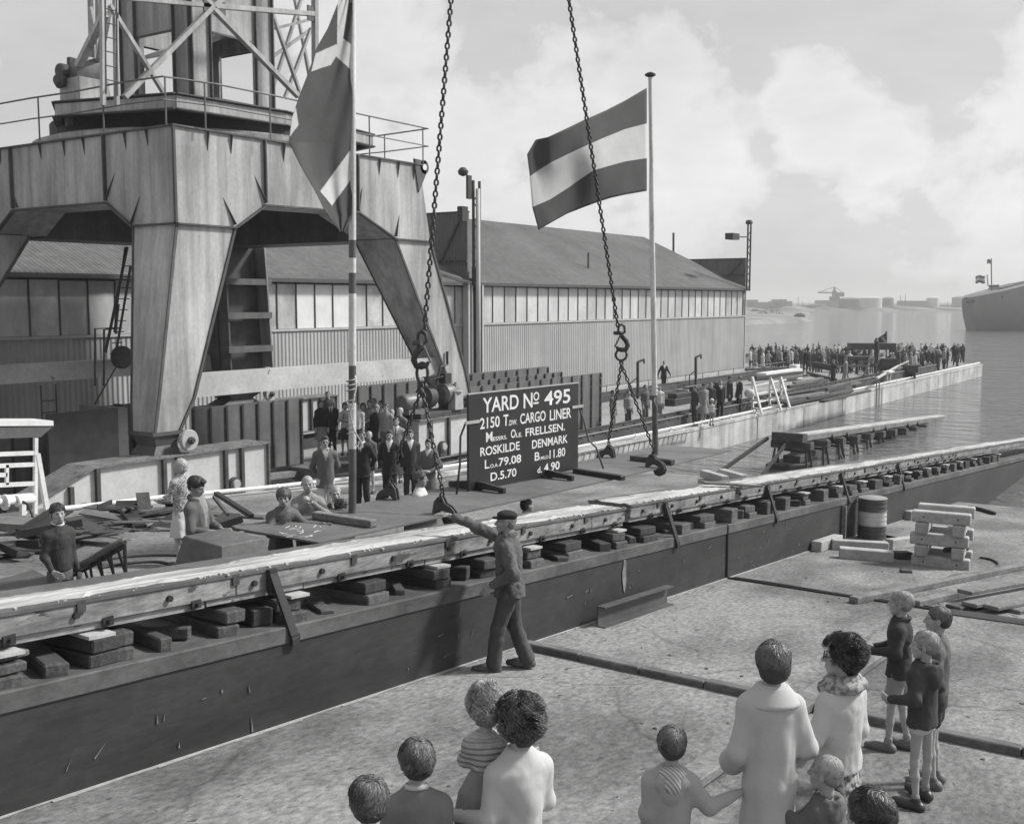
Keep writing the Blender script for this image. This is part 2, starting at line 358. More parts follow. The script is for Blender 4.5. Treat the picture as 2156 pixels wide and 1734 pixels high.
# ================================================================== LAUNCHING WAY on its blocks
WZ = lambda u: 4.90 - .079 * u
def way_run(r, u0, u1, v0, v1, dz=0., grease=True, seed=1):
    q = random.Random(seed)
    # carrying beam in lengths with butt joints
    b = MB(); u = u0
    while u < u1:
        e = min(u1, u + q.uniform(2.6, 3.6))
        course([u + .004, e - .004], v0, v1, lambda x: WZ(x) + dz - .19, lambda x: WZ(x) + dz - .03, b); u = e
    b.build('beam', mat('limewashed beam', .12, .30, 1.8, .8, .4, (.5, 1, 2.5), fine=.4, fsc=14, spots=(5, .62, .06, (.6, 1, 1.6)), streak=.3, streak_sc=4), r, bevel=.006)
    b = MB(); u = u0
    while u < u1:                             # lower packing plank, in short lengths, set back a little
        e = min(u1, u + q.uniform(1.0, 1.9))
        course([u + .01, e - .01], v0 + .02 + q.uniform(0, .02), v1 - .05, lambda x: WZ(x) + dz - .245 + q.uniform(-.012, .004), lambda x: WZ(x) + dz - .192, b); u = e
    b.build('packing_plank', mat('packing plank', .17, .34, 2, .85, .4, (.6, 1, 2), fine=.3, fsc=16, spots=(5, .62, .12, (1, 1, 1))), r)
    b = MB(); course([u0, u1], v0 - .015, v1 + .01, lambda x: WZ(x) + dz - .028, lambda x: WZ(x) + dz, b)
    b.build('steel_plate', steel_m, r)
    if grease:
        N = int((u1 - u0) / .07); b = MB(); e0 = e1 = .03; V = []
        ns = 9
        for i in range(N + 1):
            u = u0 + .02 + (u1 - u0 - .04) * i / N
            e0 = min(.16, max(.03, e0 + q.uniform(-.022, .022))); e1 = min(.24, max(.06, e1 + q.uniform(-.03, .03)))
            for k in range(ns):
                t = k / (ns - 1); v = v0 + e0 + (v1 - e1 - v0 - e0) * t
                h = .004 if k in (0, ns - 1) else .008 + .003 * math.sin(v * 60 + q.uniform(-.5, .5)) + (q.uniform(0, .02) if k in (1, ns - 2) and q.random() < .25 else 0)
                V.append((u, v, WZ(u) + dz + h - .003))
        F = [(i * ns + k, (i + 1) * ns + k, (i + 1) * ns + k + 1, i * ns + k + 1) for i in range(N) for k in range(ns - 1)]
        b.add(V, F)
        for _ in range(int((u1 - u0) * 9)):    # curled scraps of tallow along the near edge
            u = q.uniform(u0, u1); s = q.uniform(.006, .018); v = v0 + q.uniform(-.01, .05)
            b.obox((u, v, WZ(u) + dz + s * .4), (math.cos(s * 90), math.sin(s * 90), 0), (-math.sin(s * 90), math.cos(s * 90), 0), (0, 0, 1), s * q.uniform(.8, 2), s * .6, s * .5)
        b.build('grease_layer', mat('tallow grease', .24, .52, 2.0, .6, .5, (.3, 4, 1), lo=.36, hi=.58, fine=.2, fsc=14, bdist=.015), r, smooth=False)
    # bolts and brackets
    u = u0 + .35
    while u < min(u1, 34):
        b = MB(); z = WZ(u) + dz - .11; b.lathe((u, v0 - .03, z), [(.026, 0), (.026, .03)], 8, 'y'); b.build('bolt', steel_k, r); b = MB()
        z2 = WZ(u + .25) + dz - .2; b.box(u + .22, v0 - .012, z2 - .035, u + .31, v0 + .01, z2 + .035); b.lathe((u + .265, v0 - .05, z2), [(.018, 0), (.018, .05)], 8, 'y'); b.build('bolt_plate', steel_k, r)
        u += q.uniform(.75, 1.05)
    u = u0 + .8
    while u < min(u1, 34): MB().box(u, v0 - .018, WZ(u) + dz - .1, u + .07, v0, WZ(u) + dz - .01).build('bracket', steel_d, r); u += 1.45
way = root('launching_way', (15, 7.45, 3.5), 'long timber launching way with white tallow on top, on blocks along the dark plinth wall', 'launching way')
way_run(way, -3.5, 12.9, 6.93, 7.55, seed=1)
way_run(way, 13.05, 50, 6.93, 7.60, dz=.03, seed=2)
for x in (578, 1403, 1616, 1770, 1888):        # raking steel braces from way to wall
    u = PV(x, 1205 if x == 578 else 1060, 6.9)[0]; br = MB()
    br.bar((u - .04, 6.89, WZ(u) - .02), (u + .07, 6.735, wtop(u) - .12), .03, .085, (1, 0, 0))
    br.box(u - .08, 6.87, WZ(u) - .21, u + .0, 6.91, WZ(u))
    br.box(u + .03, 6.725, wtop(u) - .17, u + .12, 6.763, wtop(u) - .08); br.build('brace', steel_k, way)
tag(MB().bar(PZ(1480, 1022, 3.66) + [0, 0, .05], PZ(1600, 1030, 3.55) + [0, 0, .06], .16, .035).build('loose_plank', wood_m), 'thin plank lying skewed on the white greased way', 'plank')

# blocks under the way: (front end left px, right px, layers, projection towards us)
def ufront(x, v=6.85): return PV(x, 1455 - .2305 * x, v)[0]
bl = [(-25, 56, 3), (125, 171, 1), (178, 245, 2), (246, 292, 2), (356, 380, 1), (478, 520, 2), (606, 652, 2), (772, 819, 2), (915, 948, 2),
      (1022, 1052, 2), (1112, 1141, 2), (1190, 1225, 2), (1296, 1318, 2), (1350, 1379, 2), (1425, 1446, 1), (1478, 1504, 2)]
u_ = PV(1530, 1105, 6.85)[0]
stacks = [(ufront(a), ufront(c), k) for a, c, k in bl]
while u_ < 40: stacks.append((u_, u_ + random.uniform(.32, .48), random.choice((1, 2, 2, 3)))); u_ += random.uniform(.75, 1.2)
ordw = ['first', 'second', 'third', 'fourth', 'fifth', 'sixth', 'seventh', 'eighth', 'ninth', 'tenth', 'eleventh', 'twelfth', 'thirteenth', 'fourteenth', 'fifteenth', 'sixteenth', 'seventeenth', 'eighteenth', 'nineteenth', 'twentieth']
def ordinal(k):
    k += 1
    if k > 100: return 'hundred and ' + ordinal(k - 101)
    if k == 100: return 'hundredth'
    if k <= 20: return ordw[k - 1]
    return {2: 'twenty', 3: 'thirty', 4: 'forty', 5: 'fifty', 6: 'sixty', 7: 'seventy', 8: 'eighty', 9: 'ninety'}[k // 10] + ('-' + ordw[k % 10 - 1] if k % 10 else 'th').replace('tyth', 'tieth')
q = random.Random(9)
wbm = [mat('block timber %s' % i, a * .5, c * .6, 3, .85, .6, (2.5, .5, 2.5), fine=.45, fsc=14, spots=(6, .66, .03, (1, 1, 1))) for i, (a, c) in enumerate(((.085, .16), (.045, .09), (.13, .22)))]
for i, (a, c, k) in enumerate(stacks):
    if c <= a: continue
    H = WZ((a + c) / 2) - .25 - wtop((a + c) / 2)
    hs = [H * .9] if k == 1 else ([H * .42, H * .44] if k == 2 else [H * .36, H * .3, H * .2]); z = wtop(c) + .002
    if k == 1 and i < 15: hs = [H * q.uniform(.4, .7)]
    for j, h in enumerate(hs):
        w = (c - a); f = 6.79 + q.uniform(0, .06) + (.03 * j); L = q.uniform(.95, 1.15); rot = R(q.uniform(-9, 9)) + (R(-16) if i in (1, 4) else 0)
        cu, cv = (a + c) / 2 + q.uniform(-.015, .015), f + L / 2
        ex = (math.cos(rot), math.sin(rot), -.08); ey = (-math.sin(rot), math.cos(rot), 0)
        where = {0: 'bottom', len(hs) - 1: 'top'}.get(j, 'middle') if len(hs) > 1 else 'single'
        bb = MB().obox((cu, cv, z + h / 2), ex, ey, (.08, 0, 1), w / 2, L / 2, h / 2 - .002).build('timber_block', wbm[q.choice((0, 0, 1, 2))], bevel=.012)
        tag(bb, '%s timber block of the %s stack from the left under the way' % (where, ordinal(i)), 'timber block', 'timber blocks under the launching way')
        z += h
    if i % 2 == 0 and k > 1:
        tag(MB().obox(((a + c) / 2 + .02, 7.0, z + H * .055), (1, 0, -.08), (0, 1, 0), (0.08, 0, 1), (c - a) * .42, .16, H * .05).build('shim', wood_l), 'pale shim wedged on the %s block stack from the left' % ordinal(i), 'shim', 'pale shims on the blocks')

# ================================================================== SECOND WAY standing in the water
W2 = lambda u: 1.45 - .056 * (u - 41)
w2 = root('water_way', (50, 15.2, .2), 'far launching way on legged trestles standing in the water beyond the near way', 'launching way')
b = MB(); course([40.8, 68], 14.2, 14.9, lambda x: W2(x) - .22, lambda x: W2(x), b); b.build('beam', wood_m, w2, bevel=.01)
b = MB(); course([40.85, 68], 14.23, 14.87, lambda x: W2(x), lambda x: W2(x) + .03, b); b.build('grease_layer', _M['tallow grease'], w2)
MB().obox((40.5, 14.6, 1.42), (1, 0, -.08), (0, 1, 0), (0, 0, 1), .28, .62, .17).build('end_block', wood_d, w2, bevel=.01)
q = random.Random(12)
for k in range(13):
    u = 40.7 + k * 2.0; zt = W2(u) - .24
    c = MB(); c.obox((u, 14.55, zt - .14), (1, 0, -.08), (0, 1, 0), (0, 0, 1), .22, .8, .13); c.obox((u + .5, 14.55 + q.uniform(-.1, .1), zt - .1), (1, 0, -.08), (0, 1, 0), (0, 0, 1), .2, .62, .09)
    c.build('cap_block', wood_d, w2, bevel=.01)
    if zt > .2:
        t = MB()
        for dv in (-.62, .62):
            for du in (-.2, .22): t.bar((u + du, 14.55 + dv, zt - .27), (u + du * 1.9, 14.55 + dv * 1.25, -.5), .07, .07)
        t.bar((u - .2, 13.9, zt - .34), (u + .2, 15.2, zt - .34), .06, .1)
        t.build('trestle', steel_k, w2)
    if k and k % 3 != 1: MB().bar((u - .3, 14.18, W2(u) - .1), (u + .1, 13.8, max(-.3, W2(u) - 1.2)), .05, .14, (1, 0, 0)).build('brace', steel_k, w2)
b = MB(); b.bar((40.3, 15.4, 1.35), (34.6, 15.5, slab(34.6) - .05), .09, .13); b.bar((40.3, 14.6, 1.25), (35.2, 14.0, slab(35) - .05), .08, .12); b.build('raking_shore', steel_k, w2)
b = MB(); b.box(40.4, 14.5, -.2, 43.6, 15.5, .32); b.box(41.2, 14.4, .32, 44.3, 15.1, .6); b.tube([(40.4, 14.6, .22), (41.2, 13.9, .22)], .16, 10); b.build('crib_pile', wood_d, w2, bevel=.02)
for (x, y, s) in ((1427, 938, .22), (1492, 925, .32), (1571, 916, .3)):
    p = PG(x, y + 8); c = MB(); c.hexa([(p[0] + a * s, p[1] + d * s, max(slab(p[0]), 0) - .1) for a, d in ((-1, -1), (1, -1), (1, 1), (-1, 1))] + [(p[0] + a * s * .6, p[1] + d * s * .6, max(slab(p[0]), .05) + s * 1.1) for a, d in ((-1, -1), (1, -1), (1, 1), (-1, 1))])
    c.obox((p[0], p[1], max(slab(p[0]), .05) + s * 1.2), (1, 0, 0), (0, 1, 0), (0, 0, 1), s * .75, s * .75, .03)
    tag(c.build('keel_block', mat('keel block concrete', .12, .25, 3, .9)), 'tapered keel block on the wet slip floor, %s' % {1427: 'nearest the flagpole foot', 1492: 'the biggest, middle of the three', 1571: 'farthest of the three'}[x], 'keel block', 'keel blocks on the wet floor')

# ================================================================== QUAY WALL, rail beam, pipe
qr = root('quay_wall', (50, 19.5, 0), 'light streaked concrete quay wall along the water with a dark rail beam behind', 'quay wall')
uu = [-14, 0, 5, 9, 12, 15, 18, 21, 24, 28, 32, 37, 42, 50, 60, 70, 80, 101]
b = MB()
for a, c in zip(uu[:-1], uu[1:]):
    b.hexa([(a, 19.27, -1.5), (c, 19.27, -1.5), (c, 19.9, -1.5), (a, 19.9, -1.5), (a, 19.27, ledge(a) - .12), (c, 19.27, ledge(c) - .12), (c, 19.9, ledge(c) - .12), (a, 19.9, ledge(a) - .12)])
b.build('wall_face', wallcon, qr)
b = MB()
for a, c in zip(uu[:-1], uu[1:]):
    b.hexa([(a, 19.24, ledge(a) - .118), (c, 19.24, ledge(c) - .118), (c, 19.92, ledge(c) - .118), (a, 19.92, ledge(a) - .118), (a, 19.24, ledge(a)), (c, 19.24, ledge(c)), (c, 19.92, ledge(c)), (a, 19.92, ledge(a))])
b.build('coping', wallcon, qr)
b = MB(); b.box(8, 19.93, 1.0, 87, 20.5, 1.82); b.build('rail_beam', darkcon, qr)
b = MB(); b.box(8, 20.14, 1.82, 87, 20.2, 1.93); b.box(8, 20.12, 1.93, 87, 20.22, 1.96)
u = 21
while u < 87: b.box(u, 20.05, 1.825, u + .16, 20.29, 1.87); b.box(u + .05, 19.9, 1.70, u + .2, 19.93, 1.80); u += .9
b.build('rail', steel_d, qr)
MB().box(20, 19.88, 1.785, 87, 19.93, 1.815).build('top_edge', mat('worn kerb', .2, .3, 2, .9), qr)
for u in (49, 55.5, 62, 70, 78, 85):             # joints and rust stains stay as real reliefs
    MB().box(u, 19.255, -.5, u + .06, 19.275, ledge(u) - .2).build('drain_slot', steel_d, qr)
pr = root('white_pipe', (50, 19.55, 1.4), 'long white painted pipe on brackets along the quay edge', 'pipe')
b = MB(); b.tube([(u, 19.5, ledge(u) + .13 + (.02 if u < 20 else 0)) for u in uu if u >= 5], .05, 10)
b.build('pipe', white_p, pr, smooth=True)
u = 6.
while u < 92:
    b = MB(); z = ledge(u); b.bar((u, 19.5, z), (u, 19.5, z + .1), .05, .05, (1, 0, 0)); b.box(u - .09, 19.44, z, u + .09, 19.56, z + .02); b.tube([(u - .03, 19.5, z + .13), (u + .03, 19.5, z + .13)], .075, 10); b.build('bracket', white_p, pr); u += 3.1
# far rail and second rail beam under the crane's rear legs
b = MB(); b.box(0, 28.0, 1.3, 79, 28.6, 1.7); b.box(0, 28.25, 1.7, 79, 28.34, 1.84)
tag(b.build('rear_rail_beam', darkcon), 'concrete beam with crane rail running along the foot of the hall', 'crane rail')
# slotted cable trench cover on the ledge (ladder-like grating) 
b = MB(); a_, c_ = 27.5, 41.5; u = a_
while u < c_: b.obox((u, 19.05, ledge(u) - .02), (.9, .42, 0), (-.42, .9, 0), (0, 0, 1), .03, .2, .03); u += .42
b.bar((a_, 18.9, ledge(a_)), (c_, 18.9, ledge(c_)), .06, .05); b.bar((a_, 19.2, ledge(a_)), (c_, 19.2, ledge(c_)), .06, .05)
tag(b.build('ladder_track', mat('pale track', .35, .5, 3, .8)), 'pale ladder-like track lying along the quay edge behind the sign', 'track')

# strips and timbers on the near floor
b = MB(); 
for k in range(14):
    v0, v1 = 6.7 - k * .75, 6.7 - (k + 1) * .75 + .01; j = random.uniform(-.012, .012)
    b.obox((10.1 + j, (v0 + v1) / 2, slab(10.1) + .03 + random.uniform(-.008, .008)), (1, 0, -.08), (0, 1, 0), (0.08, 0, 1), .075, .37, .05)
tag(b.build('timber_strip', mat('strip timber', .07, .17, 2, .85, .6, (2, .6, 1), fine=.35, fsc=20), bevel=.012), 'dark timber strip across the near concrete floor from the wall to the right', 'timber strip')
b = MB(); b.tube([(16.07 + .01 * math.sin(k), 6.76 - .3 * k, slab(16.07) + .015) for k in range(0, 22)], .018, 6); b.tube([(16.065, 6.765, slab(16.065) + .02), (16.065, 6.768, wtop(16) - .02)], .014, 6)
b.tube([(16.2 + .02 * math.sin(k * .8), 6.7 - .3 * k, slab(16.2) + .013) for k in range(0, 24)], .012, 6)
tag(b.build('joint_cable', steel_k), 'thin black cables in the floor joint running up the dark wall', 'cable')
b = MB(); 
for (a, c) in ((5.2, 9.4), (9.45, 12.9)):
    b.obox(((a + c) / 2, 3.42, slab((a + c) / 2) + .055), (1, 0, -.081), (0, 1, 0), (.081, 0, 1), (c - a) / 2, .115, .045)
tag(b.build('timber_plank', wood_m, bevel=.012), 'long weathered plank lying lengthways between the spectators on the near floor', 'plank')

q = random.Random(31); b = MB()
for k in range(170):                             # chips and scraps trodden into the floor
    u_, v_ = q.uniform(3, 26), q.uniform(-5, 6.6); r_ = q.uniform(.008, .03) * (1 if q.random() < .85 else 2); n_ = q.randint(4, 6); a0 = q.uniform(0, 6); z_ = slab(u_)
    b.prism([(u_ + r_ * math.cos(a0 + 6.283 * j / n_) * q.uniform(.5, 1), v_ + r_ * math.sin(a0 + 6.283 * j / n_) * q.uniform(.5, 1), z_ + .001) for j in range(n_)], (0, 0, q.uniform(.004, .012)))
tag(b.build('litter', mat('dark scraps', .03, .10, 9, .9)), kind='stuff')
b = MB(); u_ = -2.
while u_ < 30:
    e_ = u_ + q.uniform(.15, .5); w0 = q.uniform(.01, .05); w1 = q.uniform(.01, .05); b.prism([(u_, 6.79, slab(u_) + .003), (u_, 6.78 - w0, slab(u_) + .003), (e_, 6.78 - w1, slab(e_) + .003), (e_, 6.79, slab(e_) + .003)], (0, 0, .006)); u_ = e_
b.build('mortar_line', mat('pale mortar', .25, .38, 9, .9), r_wall)

q = random.Random(52)
for k, u_ in enumerate((5.45, 6.35, 7.15, 8.25, 9.2, 10.5, 11.2, 12.3, 13.2, 14.4, 15.1, 16.9, 18.1, 19.6)):
    an = q.uniform(-.7, .7); w_, l_, h_ = q.uniform(.05, .11), q.uniform(.12, .3), q.uniform(.02, .075)
    tag(MB().obox((u_, q.uniform(6.98, 7.2), wtop(u_) + h_ / 1.0 + .004), (math.cos(an), math.sin(an), -.08), (-math.sin(an), math.cos(an), 0), (.08, 0, 1), w_, l_, h_).build('timber_offcut', wbm[k % 3], bevel=.01), '%s loose timber offcut on the wall top between the block stacks, from the left' % ordinal(k), 'timber offcut', 'loose offcuts on the wall top')
# ================================================================== GANTRY CRANE
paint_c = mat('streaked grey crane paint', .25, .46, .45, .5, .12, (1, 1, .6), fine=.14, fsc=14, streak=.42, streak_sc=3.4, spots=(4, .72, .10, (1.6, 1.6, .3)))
paint_d = mat('grimy and shade-dark crane steel', .05, .10, 1.5, .6, .2, fine=.2, fsc=18, streak=.3)  # grime on small parts; shade put into the colour on rear beams and rear leg
rail_m = mat('handrail steel', .10, .16, 3, .6)
cr = root('gantry_crane', (20.65, 24.65, 1.4), 'big riveted portal crane on four tapering legs, straddling the quay at the left', 'crane')
V0, V1, U0, U1 = 20.3, 29.2, 16.25, 25.0
ZT = 10.6
def portal_face(axis, at, out, m):
    """beam with knees; axis 'u': face in the plane v=at from U0 to U1, 'v': in the plane u=at"""
    lo, hi = (U0, U1) if axis == 'u' else (V0, V1)
    prof = [(lo, ZT), (hi, ZT), (hi + .45 if axis == 'u' else hi, 8.45), (hi - 1.15, 8.45), (hi - 2.7, 9.1), (lo + 2.7, 9.05), (lo + 1.72, 8.45), (lo, 8.45)]
    P = [((p, at, z) if axis == 'u' else (at, p, z)) for p, z in prof]
    return MB().prism(P, (0, out, 0) if axis == 'u' else (out, 0, 0))
portal_face('u', V0, 1.5, paint_c).build('portal_beam', paint_c, cr)
MB().box(U0 + 1.47, V1 - 1.5, 8.40, U1 - 1.47, V1, ZT).build('portal_beam', paint_d, cr)  # rear beam: its shade behind the front beam is put into the darker paint
def shrink(b):                                   # keep the crossing faces 4 mm apart
    return b
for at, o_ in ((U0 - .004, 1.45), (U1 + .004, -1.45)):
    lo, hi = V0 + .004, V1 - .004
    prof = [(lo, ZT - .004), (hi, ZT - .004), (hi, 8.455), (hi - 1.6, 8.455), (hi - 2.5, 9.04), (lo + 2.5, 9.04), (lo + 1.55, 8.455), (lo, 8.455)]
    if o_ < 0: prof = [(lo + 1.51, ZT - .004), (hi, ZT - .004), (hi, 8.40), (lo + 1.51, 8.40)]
    MB().prism([(at, p, z) for p, z in prof], (o_, 0, 0)).build('portal_beam', paint_c if o_ > 0 else paint_d, cr)  # far-side beam painted darker to stand for shade inside the portal
# flanges, ribs and stiffeners
fl = MB()
for (a, c, at) in ((U0 - .06, U1 + .06, V0 - .06), (U0 - .06, U1 + .06, V1 + .06)):
    s = 1 if at < V1 else -1
    fl.box(a, min(at, at + s * .25), ZT, c, max(at, at + s * .25), ZT + .04)
fl.box(U0 - .07, V0 + .2, ZT, U0 + .2, V1 - .2, ZT + .04); fl.box(U1 - .2, V0 + .2, ZT, U1 + .07, V1 - .2, ZT + .04)
lo, hi = U0, U1
for prof, ax in (([(lo, 8.45), (lo + 1.72, 8.45), (lo + 2.7, 9.05), (hi - 2.7, 9.1), (hi - 1.15, 8.45), (hi + .45, 8.45)], 'u'), ([(V0, 8.455), (V0 + 1.55, 8.455), (V0 + 2.5, 9.04), (V1 - 2.5, 9.04), (V1 - 1.6, 8.455), (V1, 8.455)], 'v')):
    for p, q_ in zip(prof[:-1], prof[1:]):
        if ax == 'u': fl.bar((p[0], V0 - .03, p[1] - .02), (q_[0], V0 - .03, q_[1] - .02), .12, .04, (0, 0, 1))
        else: fl.bar((U0 - .03, p[0], p[1] - .02), (U0 - .03, q_[0], q_[1] - .02), .12, .04, (0, 0, 1))
for u in (U0 + 2.7, U1 - 2.7): fl.box(u - .02, V0 - .09, 9.08, u + .02, V0 - .002, ZT)
for v in (V0 + 2.5, V1 - 2.5): fl.box(U0 - .1, v - .02, 9.06, U0 - .006, v + .02, ZT)
fl.box(U0 - .05, V0 - .05, 8.45, U0 + .012, V0 + .012, ZT)
fl.build('flange', paint_d, cr)
def stiff(axis, t, z, L, up=True, slant=0):
    """thin tapering stiffener"""
    s = -1 if up else 1
    if axis == 'u': P = [(t, V0 - .003, z), (t, V0 - .09, z), (t + slant, V0 - .003, z + s * L)]; e = (.015, 0, 0)
    else: P = [(U0 - .006, t, z), (U0 - .09, t, z), (U0 - .006, t + slant, z + s * L)]; e = (0, .015, 0)
    return MB().prism(P, e)
for t in (17.2, 17.9, 19.6, 20.5, 21.4, 23.2, 24.0, 24.7): stiff('u', t, ZT, .45).build('stiffener', paint_d, cr)
for t in (21.2, 22.0, 23.6, 24.4, 25.4, 27.2, 28.2): stiff('v', t, ZT, .4).build('stiffener', paint_d, cr)
for ax, t, z, sl in (('u', 18.95, 9.1, -.33), ('u', 17.95, 8.5, -.33), ('u', 22.3, 9.15, .2), ('u', 23.85, 8.5, .2), ('v', 22.8, 9.08, -.35), ('v', 21.85, 8.5, -.3), ('v', 26.5, 9.08, .35), ('v', 27.4, 8.5, .3)):
    stiff(ax, t, z, .62, False, sl).build('stiffener', paint_d, cr)
def leg(top, mid, bot, zt, zm, zb):
    """top/mid/bot = (u0,u1,v0,v1) rectangles"""
    q4 = lambda r, z: [(r[0], r[2], z), (r[1], r[2], z), (r[1], r[3], z), (r[0], r[3], z)]
    b = MB(); b.hexa(q4(mid, zm) + q4(top, zt)); b.hexa(q4(bot, zb) + q4(mid, zm - .002)); return b
T = 8.43
legs = {'n': ((U0, U0 + 1.72, V0, V0 + 1.55), (15.62, 16.62, V0 + .02, V0 + 1.0), (15.5, 16.2, V0 + .04, V0 + .85), 4.45, 3.72),
        'r': ((U1 - 1.15, U1 + .45, V0, V0 + 1.55), (26.2, 27.2, V0 + .02, V0 + 1.0), (26.75, 27.45, V0 + .04, V0 + .85), 4.45, 3.72),
        'l': ((U0, U0 + .95, V1 - 1.6, V1), (13.65, 14.65, V1 - 1.25, V1 - .02), (13.3, 14.1, V1 - 1.1, V1 - .04), 4.45, 3.72),
        'b': ((U1 - 1.5, U1 + .3, V1 - 1.6, V1), (23.9, 25.85, V1 - 1.3, V1 - .02), (24.3, 25.9, V1 - 1.2, V1 - .04), 4.45, 3.72)}
for k, (a, m_, c, zm, zb) in legs.items():
    lg = leg(a, m_, c, T, zm, zb).build('leg', paint_d if k == 'b' else paint_c, cr)  # rear leg's darker colour stands for the shade under the portal
    if k == 'b':
        for t_ in (0.03, .97):
            MB().bar((a[0] + (a[1] - a[0]) * t_, a[2] - .25, T), (m_[0] + (m_[1] - m_[0]) * t_, m_[2] - .25, zm), .5, .06, (1, 0, 0)).build('web_flange', steel_m if t_ < .5 else paint_c, lg)
        for z_ in (5.0, 6.1, 7.2): MB().box(a[0] + .2, a[2] - .4, z_, a[1] + .3, a[2] - .02, z_ + .2).build('stiffener', steel_m, lg)
    f = MB()                                      # edge flanges down the leg corners
    for (ua, ub, uc, va, vb, vc) in ((a[0], m_[0], c[0], a[2], m_[2], c[2]), (a[1], m_[1], c[1], a[2], m_[2], c[2]), (a[0], m_[0], c[0], a[3], m_[3], c[3])):
        f.bar((ua, va - .02, T), (ub, vb - .02, zm), .07, .035, (0, 1, 0)); f.bar((ub, vb - .02, zm), (uc, vc - .02, zb), .07, .035, (0, 1, 0))
    f.build('edge_flange', paint_d, lg)
    # foot: dark saddle over a pin
    ft = MB(); u, v = (c[0] + c[1]) / 2, (c[2] + c[3]) / 2
    ft.box(c[0] - .08, c[2] - .05, zb - .08, c[1] + .08, c[3] + .05, zb - .004)
    ft.hexa([(u - .22, v - .3, 3.24), (u + .22, v - .3, 3.24), (u + .22, v + .3, 3.24), (u - .22, v + .3, 3.24), (c[0], c[2], zb - .09), (c[1], c[2], zb - .09), (c[1], c[3], zb - .09), (c[0], c[3], zb - .09)])
    ft.hexa([(c[0] - .05, v - .42, 3.205), (c[1] + .05, v - .42, 3.205), (c[1] + .05, v + .42, 3.205), (c[0] - .05, v + .42, 3.205), (u - .2, v - .3, 3.5), (u + .2, v - .3, 3.5), (u + .2, v + .3, 3.5), (u - .2, v + .3, 3.5)])
    ft.build('foot', paint_d, cr)
    pn = MB(); pu = c[1] + .02
    pn.lathe((pu, c[2] - .34, 3.5), [(.23, 0), (.25, .03), (.25, .1), (.12, .12), (.12, .3)], 20, 'y'); pn.build('pivot_disc', mat('worn pale steel', .3, .42, 4, .5), cr, smooth=False)
    MB().lathe((pu, c[2] - .46, 3.5), [(.05, 0), (.05, .05), (.09, .06), (.09, .13)], 12, 'y').build('pin', steel_d, cr)
# tie beams
MB().box(16.55, V0 + .15, 4.42, 26.2, V0 + .6, 4.97).build('tie_beam', mat('worn pale beam', .36, .50, 1, .6, .2, fine=.15, fsc=10, spots=(2.5, .68, .16, (1, 1, 1))), cr)
MB().box(10.5, V1 - .9, 4.40, 24.2, V1 - .45, 4.92).build('tie_beam', _M['worn pale beam'], cr)
# bogies
def bogie(u0, u1, v0, v1, tip):
    b = root('crane_bogie', ((u0 + u1) / 2, (v0 + v1) / 2, 1.95), '', 'crane bogie', 'bogies of the portal crane')
    zb, zt = 2.0, 3.2
    if tip: P = [(u0, zb), (u1, zb), (u1, zt - .04), (u0 + 1.4, zt - .04), (u0, zt - .62)]
    else: P = [(u0, zb), (u1, zb), (u1, zt - .04), (u0, zt - .04)]
    MB().prism([(u, v0 + .1, z) for u, z in P], (0, v1 - v0 - .2, 0)).build('web', mat('pale bogie paint', .42, .52, 1.2, .6, .1, fine=.1, fsc=10, spots=(3, .73, .15, (1, 1, 1))), b)
    f = MB()
    if tip:
        f.hexa([(u0 - .05, v0, zt - .62), (u0 + 1.4, v0, zt - .04), (u0 + 1.4, v1, zt - .04), (u0 - .05, v1, zt - .62), (u0 - .05, v0, zt - .58), (u0 + 1.4, v0, zt), (u0 + 1.4, v1, zt), (u0 - .05, v1, zt - .58)])
        f.box(u0 + 1.404, v0, zt - .038, u1 + .05, v1, zt)
        f.box(u0 - .04, v0 + .02, zb, u0 - .004, v1 - .02, zt - .62)
    else: f.box(u0 - .05, v0, zt - .038, u1 + .05, v1, zt)
    f.box(u1 + .004, v0 + .02, zb, u1 + .04, v1 - .02, zt - .04)
    f.box(u0, v0 + .01, zb - .05, u1, v1 - .01, zb - .004)
    f.build('top_plate', mat('dusty rusty plate', .10, .20, 2.5, .75, .3, fine=.35, fsc=16, spots=(4, .66, .06, (1, 1, 1))), b)
    L = u1 - u0
    for t in (.13 if tip else .08, .23, .5, .56, .78, .86):
        MB().box(u0 + L * t, v0 + .005, zb, u0 + L * t + .09, v0 + .096, zt - .045 if (not tip or t > .2) else zt - .35).build('stiffener', steel_d, b)
    for t in (.175, .82):
        w = MB(); w.lathe((u0 + L * t + .05, v0 - .02, zb + .28), [(.17, 0), (.19, .04), (.19, .11)], 18, 'y'); w.box(u0 + L * t - .1, v0 + .0, zb + .02, u0 + L * t + .2, v0 + .09, zb + .3); wb = w.build('bearing_housing', steel_d, b)
        MB().lathe((u0 + L * t + .05, v0 - .05, zb + .3), [(.10, 0), (.12, .028)], 16, 'y').build('bearing_cap', _M['worn pale steel'], wb)
    rv = MB(); u = u0 + 1.6 if tip else u0 + .2
    while u < u1: rv.lathe((u, v0 + .05, zt), [(.022, 0), (.016, .016)], 6); u += .3
    rv.build('rivets', paint_d, b)
    for t in (.12, .3, .7, .88):
        MB().lathe((u0 + L * t, (v0 + v1) / 2 - .05, 2.18), [(.2, 0), (.2, .1)], 18, 'y').build('wheel', steel_k, b)
    return b
bogie(12.3, 18.62, 20.0, 20.95, True)['label'] = 'pale riveted crane bogie with sloping nose under the near left crane leg'
bogie(24.6, 30.4, 20.0, 20.95, False)['label'] = 'crane bogie carrying the electric motor under the right crane leg'
bogie(10.3, 16.62, 28.0, 28.9, True)['label'] = 'crane bogie on the far rail behind the dark steel section'
bogie(23.4, 29.5, 28.0, 28.9, False)['label'] = 'crane bogie on the far rail under the dark rear crane leg'
